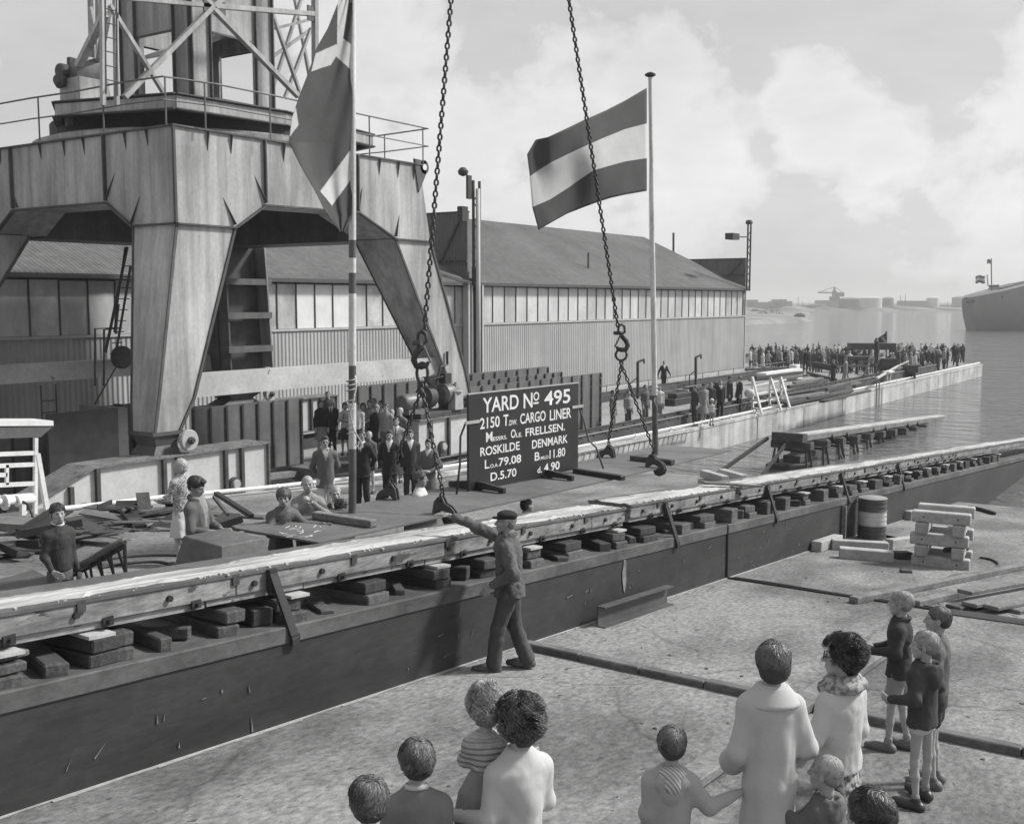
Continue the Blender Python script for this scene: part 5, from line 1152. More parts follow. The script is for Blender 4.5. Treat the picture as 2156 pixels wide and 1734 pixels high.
# skip / bucket and scrap
sk = PD(5, 1262, 11.6); b = MB(); b.hexa([(sk[0] - .3, sk[1] - .3, sk[2] - .5), (sk[0] + .25, sk[1] - .45, sk[2] - .5), (sk[0] + .35, sk[1] + .1, sk[2] - .5), (sk[0] - .2, sk[1] + .3, sk[2] - .5), (sk[0] - .4, sk[1] - .4, sk[2] + .1), (sk[0] + .35, sk[1] - .6, sk[2] + .18), (sk[0] + .5, sk[1] + .2, sk[2] + .2), (sk[0] - .3, sk[1] + .4, sk[2] + .1)])
tag(b.build('steel_skip', mat('skip steel', .06, .11, 3, .6), bevel=.01), 'dented steel skip at the lower left edge behind the way', 'skip')
def heap(x, y, n_, spread, lab, seed, size=.5, m=(steel_k, steel_d, steel_m)):
    q = random.Random(seed); c = PG(x, y); r = root('scrap_heap', tuple(c), lab, 'scrap heap', 'scrap heaps on the slip floor')
    for k in range(n_):
        p = c + [q.gauss(0, spread), q.gauss(0, spread * .5), 0]; z = slab(p[0]) + q.uniform(.03, .16) + .006 * k; an = q.uniform(0, 3.1); tl_ = q.uniform(-.25, .25); L = size * q.uniform(.4, 1.2)
        dx = (math.cos(an) * math.cos(tl_), math.sin(an) * math.cos(tl_), math.sin(tl_)); dy = (-math.sin(an), math.cos(an), 0); dz_ = np.cross(dx, dy); b = MB(); b.obox((p[0], p[1], z), dx, dy, dz_, L, L * q.uniform(.1, .45), .012)
        if k % 3 == 0: b.obox(np.array((p[0], p[1], z + .05)) + np.array(dy) * L * .3, dx, dz_, dy, L, .06, .01)
        b.build('scrap_piece', m[k % 3], r)
heap(40, 1165, 26, .75, 'heap of torn dark plate offcuts at the left edge', 1, .45); heap(235, 1118, 9, .5, 'flat steel angles lying right of the boy in the dark sweater', 2, .6)
heap(300, 1085, 16, .6, 'dark offcuts piled against the pale kerb before the crane bogie', 3, .5); heap(480, 1120, 8, .6, 'steel bars on the floor left of the plate corner', 4, .6)
for (pts, r_, lab) in (([(205, 1180), (260, 1172), (330, 1168), (400, 1170), (460, 1176), (530, 1190)], .02, 'black hose curving over the slip floor towards the hood'), ([(210, 1195), (270, 1185), (330, 1182), (365, 1190), (385, 1210)], .022, 'second black hose on the slip floor, nearer the way'), ([(-20, 1178), (40, 1168), (110, 1162), (160, 1170)], .02, 'hose lying left of the boy in the dark sweater')): ghose(pts, r_, lab)
a, c = PD(455, 1038, 15.2), PD(530, 1086, 14.5); tag(MB().bar(a, c, .07, .05).build('steel_bar', steel_k), 'dark steel bar leaning behind the young man in the open jacket', 'bar')
a2, c2 = PD(450, 1045, 15.4), PD(480, 1083, 15.0); tag(MB().bar(a2, c2, .04, .05).build('steel_bar', steel_m), 'pale thin bar beside the dark leaning bar', 'bar')
ground_beam(300, 1076, 560, 1092, .25, .06, steel_m, 'flat bar lying along the pale kerb', name='steel_bar', cat='bar')
for k, (x0, y0, x1, y1, m) in enumerate(((745, 1012, 985, 985, wood_m), (745, 1020, 985, 1000, wood_m), (560, 1010, 660, 998, wood_m), (880, 1030, 985, 1012, wood_m), (560, 1000, 660, 985, wood_d))):
    ground_beam(x0, y0, x1, y1, .3, .16, m, '%s timber lying on the slip floor between the suited men and the sign' % ordw[k], 0, 'timbers on the slip floor', 'timber', 'timber')
# planks under the near timbers seen through the plate gap
for k, (x0, y0, x1, y1) in enumerate(((700, 1150, 1100, 1075), (760, 1135, 1130, 1068), (1090, 1068, 1290, 1040))):
    a, c = PV(x0, y0, 8.25 + .14 * k), PV(x1, y1, 8.25 + .14 * k); za = WZ(a[0]) - .30 - .04 * k; zc_ = WZ(c[0]) - .30 - .04 * k
    tag(MB().bar((a[0], a[1], za), (c[0], c[1], zc_), .13, .1).build('guide_timber', wood_d, bevel=.008), '%s guide timber lying along the far side of the greased way' % ordw[k], 'timber', 'guide timbers beside the way')
    for t in (.05, .5, .95): MB().box(a[0] + (c[0] - a[0]) * t - .08, 8.2 + .14 * k, slab(a[0] + (c[0] - a[0]) * t), a[0] + (c[0] - a[0]) * t + .08, 8.32 + .14 * k, za + (zc_ - za) * t - .055).build('support', wood_d, bpy.data.objects[[o.name for o in COL.objects if o.name.startswith('guide_timber')][-1]])
tag(MB().obox(onp(885, 1106, -.12), (.9, -.4, 0), (.4, .9, 0), (0, 0, 1), .2, .1, .1).build('timber_block', wood_l, bevel=.012), 'pale block blurred under the near edge of the plate, by the hand', 'timber block')

# ================================================================== QUAY FURNITURE
def aframe(r, F1, F2, top, m, w=.05):
    """front leg foot F1, rear leg foot F2, common top; rungs between"""
    MB().bar(F1, top, w, w).build('leg', m, r); MB().bar(F2, top + [0, 0, -.02], w, w).build('leg', m, r)
    for t in (.12, .35, .6, .82): MB().bar(np.array(F1) + (top - F1) * t, np.array(F2) + (top - [0, 0, .02] - F2) * t, w * .8, w).build('rung', m, r)
ws = root('staging_stand', tuple(PZ(1610, 880, 1.3)), 'white painted staging of trestles with a plank on top on the quay edge', 'staging')
for k, (x1, y1, x2, y2, xt, yt) in enumerate(((1604, 873, 1585, 867, 1584, 793), (1644, 866, 1620, 860, 1622, 793), (1663, 860, 1645, 856, 1644, 793))):
    F1, F2 = PV(x1, y1, 19.1), PV(x2, y2, 19.75); F1[2] = F2[2] = ledge(F1[0]); T_ = PV(xt, yt, 19.75); aframe(ws, F1, F2, T_, white_p, .09)
    MB().bar(T_, F2, .08, .08).build('leg', white_p, ws)
a, c = PV(1603, 787, 19.7), PV(1680, 777, 19.9); MB().bar(a, c, .5, .1).build('plank', white_p, ws)
for z_, y_ in ((0, 862), (1, 835), (2, 815)): MB().bar(PV(1585, 848 - 18 * z_, 19.75), PV(1655, 835 - 18 * z_, 19.8), .06, .07).build('rail', white_p, ws)
ls = root('staging_stand', tuple(PV(60, 1105, 19.4)), 'white painted staging stand with a roofed top at the far left edge', 'staging')
vl = 19.4
MB().hexa([PV(-60, 897, vl), PV(113, 896, vl), PV(113, 896, vl) + [0, .7, 0], PV(-60, 897, vl) + [0, .7, 0], PV(-60, 897, vl) + [0, 0, .1], PV(113, 896, vl) + [0, 0, .1], PV(113, 896, vl) + [0, .7, .1], PV(-60, 897, vl) + [0, .7, .1]]).build('top_board', white_p, ls)
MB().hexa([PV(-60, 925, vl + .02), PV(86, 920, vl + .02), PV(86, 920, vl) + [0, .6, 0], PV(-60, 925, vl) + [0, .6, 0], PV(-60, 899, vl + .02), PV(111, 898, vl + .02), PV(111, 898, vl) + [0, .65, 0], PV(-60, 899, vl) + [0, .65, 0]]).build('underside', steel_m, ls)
for (x0, y0, x1, y1, w) in ((75, 922, 74, 1085, .07), (78, 955, 104, 1102, .09), (14, 978, 14, 1020, .06)): MB().bar(PV(x0, y0, vl), PV(x1, y1, vl), w, w).build('leg', white_p, ls)
for (y0, y1) in ((957, 953), (982, 977), (1001, 999), (1023, 1017), (1051, 1041)): MB().bar(PV(-60 if y0 != 1001 else -60, y0 + 1, vl), PV(76 if y0 != 1001 else 14, y1, vl), .06, .08).build('rung', white_p, ls)
vp = root('valve_pipe', tuple(PV(10, 1085, 19.3)), 'white pipe with flange and valves at the lower part of the left staging', 'pipe')
MB().tube([PV(-60, 1062, 19.25), PV(72, 1050, 19.3)], .075, 12).build('pipe', white_p, vp, smooth=True)
for x in (8, 35): MB().tube([PV(x, 1058 - x * .09, 19.25), PV(x + 5, 1057.5 - x * .09, 19.25)], .15 if x == 8 else .11, 14).build('flange', white_p, vp)
MB().tube([PV(46, 1055, 19.2), PV(60, 1062, 19.1), PV(70, 1090, 18.9), PV(79, 1130, 18.5)], .025, 8).build('hose', steel_k, vp, smooth=True)
MB().bar(PV(48, 1060, 19.3), PV(48, 1085, 19.3), .09, .09).build('bracket', white_p, vp)
# ladder hanging over the quay wall
ql = root('wall_ladder', tuple(PV(1850, 870, 19.2)), 'thin steel ladder hanging down the pale quay wall into the water', 'ladder')
a, c = PV(1849, 802, 19.1), PV(1849, 875, 19.1)
for du in (0, .62): MB().tube([(a[0] + du, 20.3, 1.4), (a[0] + du, 19.9, 2.35), (a[0] + du, 19.2, 2.3), (a[0] + du, 19.18, -.3)], .03, 6).build('stile', steel_m, ql)
for k in range(9): MB().tube([(a[0], 19.18, .1 + .22 * k), (a[0] + .62, 19.18, .1 + .22 * k)], .014, 5).build('rung', steel_m, ql)
tb = root('quay_table', tuple(PZ(1815, 842, 1.25)), 'small white stand on the quay edge right of the wall ladder', 'stand'); c = PZ(1902, 810, 1.2); c[1] = 19.5
MB().box(c[0] - .6, 19.4, ledge(c[0]) + .75, c[0] + .6, 19.9, ledge(c[0]) + .83).build('top', white_p, tb)
for a_ in (-.45, .45): MB().bar((c[0] + a_ * .6, 19.6, ledge(c[0])), (c[0] + a_, 19.6, ledge(c[0]) + .75), .06, .06).build('leg', white_p, tb)
# yard clutter right of the hall: timber, tubes, sawhorses
q = random.Random(21); grp = 'timbers and tubes piled on the quay before the crowd'
yard = [(1655, 826, 1729, 808), (1665, 832, 1728, 816), (1660, 815, 1722, 805), (1690, 812, 1740, 800), (1672, 806, 1730, 796), (1740, 820, 1790, 806), (1600, 836, 1720, 822), (1610, 845, 1740, 826), (1640, 832, 1760, 812), (1650, 850, 1790, 822), (1690, 820, 1800, 800), (1700, 838, 1790, 825), (1730, 845, 1830, 822), (1580, 800, 1700, 790), (1590, 795, 1690, 784), (1760, 800, 1700, 785), (1740, 812, 1810, 806), (1570, 778, 1680, 773), (1572, 783, 1700, 776)]
for k, (x0, y0, x1, y1) in enumerate(yard):
    dz = .12 + .18 * (k % 3); a, c = PZ(x0, y0, QZ + dz), PZ(x1, y1, QZ + dz)
    tag(MB().bar(a, c, q.uniform(.15, .38), q.uniform(.1, .22)).build('quay_timber', (wood_d, wood_m, steel_d)[k % 3], bevel=.01), '%s timber of the pile on the quay, counted from the left' % ordinal(k), 'timber', grp)
for k, (x0, y0, z0_, x1, y1, z1_, w, m, lab) in enumerate(((1793, 772, 1.7, 1862, 744, 2.9, .3, wood_l, 'long pale spar propped up aslant behind the man in light overalls'), (1846, 753, 2.6, 1856, 781, 1.5, .5, wood_l, 'short thick pale tube with a dark mouth leaning on the slanting spar'), (1838, 800, 1.5, 1888, 779, 1.6, .35, wood_l, 'pale tube lying by the rail right of the ladder'), (1845, 797, 1.9, 1890, 771, 2.0, .2, wood_l, 'second pale tube lying by the rail, in front of the other'), (1890, 771, 1.8, 1920, 757, 2.2, .15, wood_l, 'thin pale spar pointing up right near the crowd'), (1923, 770, 1.8, 1944, 764, 1.9, .55, wood_l, 'thick pale log end sticking out before the crowd'), (1713, 767, 2.4, 1756, 775, 2.2, .45, steel_k, 'dark round boiler-like tube left of the two workers'))):
    a, c = PZ(x0, y0, z0_), PZ(x1, y1, z1_); b = MB().tube([a, c], w / 2, 10)
    tag(b.build('tube', m, smooth=True, auto=50), lab, 'tube')
for k, (x, y, dep, L, hgt, m, lab) in enumerate(((1815, 754, 80, 2.4, .3, steel_d, 'long dark steel girder on stands in front of the far crowd'), (1835, 729, 84, 3.5, .5, steel_d, 'raised long dark hull plate behind the crowd, left of the small flag'), (1869, 766, 78, 1.1, .8, steel_k, 'dark slotted steel frame right of the leaning tube'), (1917, 776, 76, .7, .5, steel_k, 'small dark tipped crate near the right crowd'))):
    c = PD(x, y, dep); e = _R; r = root('girder_stack', (c[0], c[1], QZ - .1), lab, 'girder'); z = c[2]
    MB().obox((c[0], c[1], z), e, _F, (0, 0, 1), L / 2, .5, hgt / 2).build('body', m, r)
    for s in (-.42, -.15, .15, .42): MB().bar(c * [1, 1, 0] + e * L * s + [0, 0, QZ - .2], c * [1, 1, 0] + e * L * s + [0, 0, z], .16, .2).build('leg', m, r)
def sawhorse(x, y, s, lab):
    c = PZ(x, y, QZ); r = root('sawhorse', tuple(c), lab, 'sawhorse', 'sawhorses on the quay')
    MB().bar(c + _R * -s + [0, 0, .9], c + _R * s + [0, 0, .9], .1, .12).build('top_bar', wood_m, r)
    for a in (-.8, .8):
        for b_ in (-.3, .3): MB().bar(c + _R * s * a + [0, 0, .9], c + _R * s * a + _R * b_ * (1 if a > 0 else 1) + _F * b_ + [0, 0, 0], .07, .07).build('leg', wood_m, r)
sawhorse(1765, 799, .6, 'sawhorse on the quay, left one of the two before the slanting spar'); sawhorse(1802, 798, .9, 'sawhorse on the quay, right one of the two before the slanting spar')
bt = PZ(1667, 798, QZ); b = MB(); b.box(bt[0] - .6, bt[1] - .5, QZ, bt[0] + .7, bt[1] + .3, QZ + .65); b.box(bt[0] - .3, bt[1] - .4, QZ + .65, bt[0] + .5, bt[1] + .1, QZ + 1.0)
tag(b.build('white_cabin', white_p, bevel=.03), 'white painted steel box standing behind the right staging', 'cabin')
for k, (x, y, w, h_, m) in enumerate(((1470, 842, 3.5, .8, steel_k), (1420, 850, 2.4, .6, steel_k), (1510, 838, 1.6, .9, steel_d), (1390, 838, 2.5, .4, wood_d), (1455, 822, 3.5, .3, wood_m))):
    c = PZ(x, y, QZ); b = MB(); b.box(c[0] - w / 2, c[1] - .6, QZ, c[0] + w / 2, c[1] + .3, QZ + h_ * .6); b.box(c[0] - w / 3, c[1] - .5, QZ + h_ * .6 + .003, c[0] + w / 2.5, c[1], QZ + h_)
    tag(b.build('steel_stack', m, bevel=.02), '%s dark stack of steel by the rail near the white flagpole' % ordinal(k), 'steel stack', 'dark steel stacks along the rail')
# small far flag on a pole behind the crowd
fp = PZ(1866, 772, QZ); fr2 = root('signal_pole', tuple(fp), 'short pole with a small drooping flag standing in the far crowd', 'flagpole'); dep = (fp - CAM) @ (_F * _cp)
MB().tube([fp, PD(1866, 697, dep)], .07, 6).build('pole', steel_d, fr2)
Gf = [[PD(1866 - 26 * j / 8 * (1 - .2 * i / 8), 700 + 22 * j / 8 * .75 + 26 * i / 8, dep + .25 * math.sin(j * 1.1 + i * .5)) for j in range(9)] for i in range(9)]
flag('small_flag', Gf, [fd], lambda a, c, i, j: 0, 'small dark flag on the short pole above the far crowd')

# ================================================================== FAR SHORE and ship
fgm = mat('far dark tank', .16, .19, .05, .9); fwm = mat('far pale tank', .48, .55, .05, .9); fmm = mat('far grey shed', .24, .30, .05, .9)
def far_box(x0, x1, yt, m, name, lab, cat, dep=725, yb=651, th=30):
    a, c = PD(x0, yb, dep), PD(x1, yb, dep); zt = PD(x0, yt, dep)[2]; a[2] = c[2] = 1.; F_ = _F * th
    r = MB().hexa([a, c, c + F_, a + F_, [a[0], a[1], zt], [c[0], c[1], zt], [c[0] + F_[0], c[1] + F_[1], zt], [a[0] + F_[0], a[1] + F_[1], zt]])
    return tag(r.build(name, m), lab, cat)
def far_tank(x0, x1, yt, m, lab, dep=720):
    c = PD((x0 + x1) / 2, 651, dep + 15); rr_ = (x1 - x0) / 2 / 2280 * dep; zt = PD(x0, yt, dep)[2]
    return tag(MB().lathe((c[0], c[1], 0), [(rr_, .5), (rr_, zt), (rr_ * .5, zt + .8), (.1, zt + 1)], 28).build('storage_tank', m, smooth=True, auto=40), lab, 'storage tank', 'tanks on the far shore')
far_box(1568, 1640, 636, fmm, 'warehouse', 'long low brick warehouse on the far shore just right of the hall', 'warehouse'); far_box(1583, 1596, 631, fmm, 'warehouse_tower', 'small tower on the left of the far warehouse', 'tower', dep=722)
far_box(1640, 1668, 634, fmm, 'warehouse', 'shorter shed at the right end of the far warehouse', 'warehouse', dep=722); far_box(1646, 1656, 630, fmm, 'warehouse_tower', 'small tower on the right of the far warehouse', 'tower', dep=719)
far_box(1706, 1730, 643, fgm, 'shed', 'tiny dark shed on the far shore left of the dark tank', 'shed'); far_box(1728, 1748, 640, fwm, 'shed', 'tiny pale shed next to the tiny dark shed', 'shed')
far_box(1741, 1765, 632, fmm, 'shed', 'grey shed under the far crane', 'shed')
far_tank(1763, 1815, 629, fgm, 'wide dark storage tank, left of the white tank'); far_tank(1811, 1856, 627, fwm, 'wide white storage tank in the middle of the far shore', dep=705); far_tank(1857, 1881, 628, fgm, 'narrow dark storage tank right of the white tank')
far_box(1921, 1952, 633, fmm, 'shed', 'low grey shed left of the pale tanks at the right', 'shed'); far_tank(1950, 1976, 627, fwm, 'pale storage tank, left of the two at the right'); far_tank(2004, 2042, 626, fmm, 'grey storage tank just left of the ship')
for x, h_ in ((1680, 8), (1690, 5), (1836, 6), (1895, 9), (1898, 6), (1905, 10), (1995, 5)):
    c = PD(x, 651, 730); tag(MB().tube([(c[0], c[1], 1), (c[0], c[1], 1 + h_)], .22, 5).build('far_mast', fgm), 'thin mast on the far shore, %d m right of the hall corner' % int((x - 1568) * .32), 'mast', 'thin masts on the far shore')
fc = root('harbour_crane', tuple(PD(1757, 651, 735) * [1, 1, 0] + [0, 0, 1]), 'distant harbour crane with level jib rising over the dark tank', 'crane')
T2 = lambda x, y: PD(x, y, 735)
for a, c, w in (((1752, 650), (1755, 612), 1.3), ((1762, 650), (1759, 612), 1.3)): MB().bar(T2(*a), T2(*c), w, w).build('leg', fgm, fc)
MB().bar(T2(1722, 615.5), T2(1777, 617), .9, .9).build('jib', fgm, fc); MB().bar(T2(1757, 616), T2(1757, 604), 1.2, 1.2).build('mast', fgm, fc)
for a in (1722, 1775): MB().bar(T2(1757, 604), T2(a, 616), .35, .35).build('stay', fgm, fc)
MB().obox(T2(1769, 620), _R, _F, (0, 0, 1), 2.2, 2, 1.4).build('counterweight', fgm, fc); MB().obox(T2(1757, 628), _R, _F, (0, 0, 1), 3, 2, 1.3).build('cabin', fgm, fc)
# shrubs on the spit
sh_m = mat('dark shrub', .05, .09, .5, .95)
def shrub(x, y, s, seed, lab):
    q = random.Random(seed); c = PZ(x, y, .8); b = MB()
    for k in range(420):
        a_, r_ = q.uniform(0, 6.28), s * math.sqrt(q.random()); hh = (1 - (r_ / s) ** 2) * s * .8 * q.uniform(.3, 1.05); p = np.array([c[0] + r_ * math.cos(a_) * 1.3, c[1] + r_ * math.sin(a_) * 1.3, 1.0 + hh]); e = q.uniform(.15, .32)
        v1, v2 = [np.array([q.gauss(0, 1), q.gauss(0, 1), q.gauss(0, 1)]) for _ in (0, 1)]; b.add([p, p + v1 * e, p + v2 * e], [(0, 1, 2)])
    tag(b.build('shrub', sh_m), lab, 'shrub', 'shrubs on the spit')
shrub(1623, 663, 4.0, 1, 'dark round shrub on the spit, left of the two'); shrub(1683, 668, 1.6, 2, 'smaller dark shrub towards the tip of the spit'); shrub(1590, 658, 2.0, 3, 'low shrub on the spit nearest to the hall')
# moored ship at the right edge
sd_ = root('moored_ship', tuple(PZ(2060, 695, 0)), 'grey ship hull moored at the right edge, its rising stern towards the tanks', 'ship'); dps = 236.
hull_m = mat('grey ship hull', .17, .23, .1, .6, fine=.06, fsc=2); 
st = []
for k, (x, yt, yk, hw) in enumerate(((2026, 629, 640, .3), (2034, 626, 668, 2.2), (2046, 622, 697, 4.2), (2080, 614, 697, 6.0), (2150, 596, 697, 6.8), (2300, 578, 697, 7.0), (2520, 566, 697, 6.4), (2700, 560, 697, 3.0), (2760, 556, 690, .3))):
    c = PD(x, 640, dps); zt, zk = PD(x, yt, dps)[2], PD(x, yk, dps)[2]; row = []
    for j in range(9):
        t = j / 8; zz_ = zt + (zk - zt) * t; ww = hw * (1 - t ** 3 * .45); row.append((c - _F * ww) * [1, 1, 0] + [0, 0, zz_])
    back = [np.array(p) + _F * (2 * hw * (1 - (j / 8) ** 3 * .45)) for j, p in enumerate(row)]
    st.append(row + back[::-1])
b = MB(); n18 = 18; b.v = [tuple(p) for s in st for p in s]
for i in range(len(st) - 1):
    for j in range(n18): b.f.append((i * n18 + j, i * n18 + (j + 1) % n18, (i + 1) * n18 + (j + 1) % n18, (i + 1) * n18 + j)); b.m.append(0)
b.f.append(tuple(range(n18))); b.m.append(0); b.f.append(tuple((len(st) - 1) * n18 + j for j in range(n18))); b.m.append(0)
b.build('hull', hull_m, sd_, smooth=True, auto=50)
dsh = mat('ship dark trim', .04, .06); W_ = lambda x, y, o_=0: PD(x, y, dps) - _F * o_
MB().bar(W_(2026, 636, 2), W_(2085, 625, 6.2), .3, .5).build('rubbing_strake', dsh, sd_); 
for x0, x1 in ((2026, 2060),): MB().bar(W_(x0, 628, 1), W_(x1, 627, 4), .15, .3).build('bulwark_rail', dsh, sd_)
MB().hexa([W_(2092, 614, 2), W_(2330, 600, 2), W_(2330, 600, -4), W_(2092, 614, -4), W_(2100, 605, 2), W_(2330, 560, 2), W_(2330, 560, -4), W_(2100, 605, -4)]).build('superstructure', mat('ship house', .12, .16), sd_)
MB().hexa([W_(2180, 592, 1), W_(2300, 585, 1), W_(2300, 585, -3), W_(2180, 592, -3), W_(2190, 545, 1), W_(2300, 540, 1), W_(2300, 540, -3), W_(2190, 545, -3)]).build('bridge_house', fwm, sd_)
MB().bar(W_(2074, 603, 2), W_(2094, 602, 2), .5, .5).build('boat_boom', dsh, sd_)
MB().tube([W_(2088, 612), W_(2087, 544)], .12, 6).build('flagstaff', dsh, sd_)
def sflag(x0, x1, y0, y1, ms, lab):
    G_ = [[PD(x1 + (x0 - x1) * j / 10, y0 + (y1 - y0) * i / 9 + 1.2 * math.sin(j * .8), dps - .3 * math.sin(j * .9)) for j in range(11)] for i in range(10)]
    flag('ship_flag', G_, ms, lambda a, c, i, j: min(len(ms) - 1, int(a * len(ms))), lab)
sflag(2054, 2074, 580, 596, [fr_, fw, fb_], 'small striped flag flying from the ship stern'); sflag(2078, 2087, 546, 555, [fd, fmm], 'tiny flag at the top of the ship flagstaff')
MB().tube([W_(2076, 602, 1), W_(2074, 578, 1)], .1, 6).build('flagstaff', dsh, sd_)
# ================================================================== PEOPLE: bodies grown from distance fields (one continuous surface each)
def V3(*a): return np.array(a, float)
class Field:
    def __init__(s): s.p = []
    def cone(s, a, b, ra, rb, k=.02, id=0): s.p.append(('c', np.array(a, float), np.array(b, float), ra, rb, k, id)); return s
    def ell(s, c, r, k=.02, rot=None, id=0, sub=False): s.p.append(('e', np.array(c, float), np.array(r, float), rot, sub, k, id)); return s
    def loft(s, rings, k=.02, id=0, fold=None): s.p.append(('l', np.array(rings, float), fold, None, None, k, id)); return s   # rings: z,cx,cy,rx,ry
    def bbox(s):
        lo, hi = [], []
        for q in s.p:
            if q[0] == 'c': r = max(q[3], q[4]); lo.append(np.minimum(q[1], q[2]) - r); hi.append(np.maximum(q[1], q[2]) + r)
            elif q[0] == 'e': r = q[2].max(); lo.append(q[1] - r); hi.append(q[1] + r)
            else:
                g_ = q[1]; f = 1.25; lo.append(V3((g_[:, 1] - g_[:, 3] * f).min(), (g_[:, 2] - g_[:, 4] * f).min(), g_[:, 0].min())); hi.append(V3((g_[:, 1] + g_[:, 3] * f).max(), (g_[:, 2] + g_[:, 4] * f).max(), g_[:, 0].max()))
        return np.min(lo, 0), np.max(hi, 0)
def grow(F, h, noise=None, ids=False, crease=False):
    """surface nets over the field on an h grid -> verts, quads, ids"""
    lo, hi = F.bbox(); lo = lo - 3 * h; hi = hi + 3 * h; n = np.ceil((hi - lo) / h).astype(int) + 1
    D = np.full(n, .5, np.float32); I = np.zeros(n, np.int8); ax = [lo[i] + h * np.arange(n[i]) for i in range(3)]
    for q in F.p:
        k = q[5]; m = k + 3 * h
        if q[0] == 'c': r = max(q[3], q[4]); a, b = np.minimum(q[1], q[2]) - r - m, np.maximum(q[1], q[2]) + r + m
        elif q[0] == 'e': r = q[2].max(); a, b = q[1] - r - m, q[1] + r + m
        else:
            g_ = q[1]; a = V3((g_[:, 1] - g_[:, 3] * 1.25).min(), (g_[:, 2] - g_[:, 4] * 1.25).min(), g_[:, 0].min()) - m; b = V3((g_[:, 1] + g_[:, 3] * 1.25).max(), (g_[:, 2] + g_[:, 4] * 1.25).max(), g_[:, 0].max()) + m
        i0 = np.clip(np.floor((a - lo) / h).astype(int), 0, n - 1); i1 = np.clip(np.ceil((b - lo) / h).astype(int) + 1, 1, n); sl = tuple(slice(i0[j], i1[j]) for j in range(3))
        X, Y, Z = np.meshgrid(ax[0][sl[0]], ax[1][sl[1]], ax[2][sl[2]], indexing='ij')
        if q[0] == 'c':
            A, B = q[1], q[2]; d = B - A; L2 = d @ d + 1e-9; t = np.clip(((X - A[0]) * d[0] + (Y - A[1]) * d[1] + (Z - A[2]) * d[2]) / L2, 0, 1)
            v = np.sqrt((X - A[0] - t * d[0]) ** 2 + (Y - A[1] - t * d[1]) ** 2 + (Z - A[2] - t * d[2]) ** 2) - (q[3] + (q[4] - q[3]) * t)
        elif q[0] == 'e':
            x, y, z = X - q[1][0], Y - q[1][1], Z - q[1][2]
            if q[3] is not None:
                M_ = np.array(Euler(q[3]).to_matrix()).T; x, y, z = (M_[i][0] * x + M_[i][1] * y + M_[i][2] * z for i in range(3))
            r = q[2]; k0 = np.sqrt((x / r[0]) ** 2 + (y / r[1]) ** 2 + (z / r[2]) ** 2); k1 = np.sqrt((x / r[0] ** 2) ** 2 + (y / r[1] ** 2) ** 2 + (z / r[2] ** 2) ** 2) + 1e-9
            v = k0 * (k0 - 1) / k1; v = np.where(k0 < .02, -r.min(), v)
        else:
            g_ = q[1]; g_ = g_[np.argsort(g_[:, 0])]; z = ax[2][sl[2]]; c = [np.interp(z, g_[:, 0], g_[:, i]) for i in range(1, 5)]
            dx, dy = X - c[0], Y - c[1]; rho = np.sqrt((dx / c[2]) ** 2 + (dy / c[3]) ** 2); th = np.arctan2(dy, dx)
            if q[2]:
                nf, amp, z_lo, z_hi = q[2]; w = np.clip((z_hi - z) / (z_hi - z_lo), 0, 1); rho = rho / (1 + amp * w * np.sin(nf * th + 2 * np.sin(th * 2 + nf)))
            v = (rho - 1) * np.minimum(c[2], c[3]) * .9; v = np.maximum(v, np.maximum(g_[0, 0] - Z, Z - g_[-1, 0]))
        D0 = D[sl]
        if q[0] == 'e' and q[4]:
            hh = np.clip(k - np.abs(-v - D0), 0, None) / max(k, 1e-6); D[sl] = np.maximum(D0, -v) + hh * hh * k * .25; continue
        if ids: I[sl] = np.where(v < D0, q[6], I[sl])
        hh = np.clip(k - np.abs(v - D0), 0, None) / max(k, 1e-6); D[sl] = np.minimum(D0, v) - hh * hh * k * .25
    if noise:
        X, Y, Z = np.meshgrid(*ax, indexing='ij')
        for (amp, f, sd) in noise:
            r_ = np.random.default_rng(sd); acc = 0
            for _ in range(4):
                w = r_.normal(size=3); w /= np.linalg.norm(w); w *= f * r_.uniform(.7, 1.4); w[2] *= .55; w2 = r_.normal(size=3) * f * .35; acc = acc + np.sin(X * w[0] + Y * w[1] + Z * w[2] + r_.uniform(0, 6) + 1.6 * np.sin(X * w2[0] + Y * w2[1] + Z * w2[2]))
            D += ((amp * acc / 2) if not crease else (amp * (1.1 - np.abs(acc)) * .75)).astype(np.float32)
    s = D < 0; nx, ny, nz = n - 1; P = np.zeros((nx, ny, nz, 3), np.float32); C = np.zeros((nx, ny, nz), np.float32)
    cs = [(0, 0, 0), (1, 0, 0), (0, 1, 0), (1, 1, 0), (0, 0, 1), (1, 0, 1), (0, 1, 1), (1, 1, 1)]
    g_ = lambda A, c: A[c[0]:c[0] + nx, c[1]:c[1] + ny, c[2]:c[2] + nz]
    for i in range(8):
        for j in range(i + 1, 8):
            a, b = cs[i], cs[j]
            if sum(abs(a[k] - b[k]) for k in range(3)) != 1: continue
            m = g_(s, a) != g_(s, b)
            if not m.any(): continue
            da, db = g_(D, a)[m], g_(D, b)[m]; t = da / (da - db)
            for k in range(3): P[..., k][m] += a[k] + (b[k] - a[k]) * t
            C[m] += 1
    act = C > 0; idx = np.full((nx, ny, nz), -1, np.int64); idx[act] = np.arange(act.sum())
    V = P[act] / C[act][:, None]; cell = np.argwhere(act); V = (V + cell) * h + lo
    Q = []
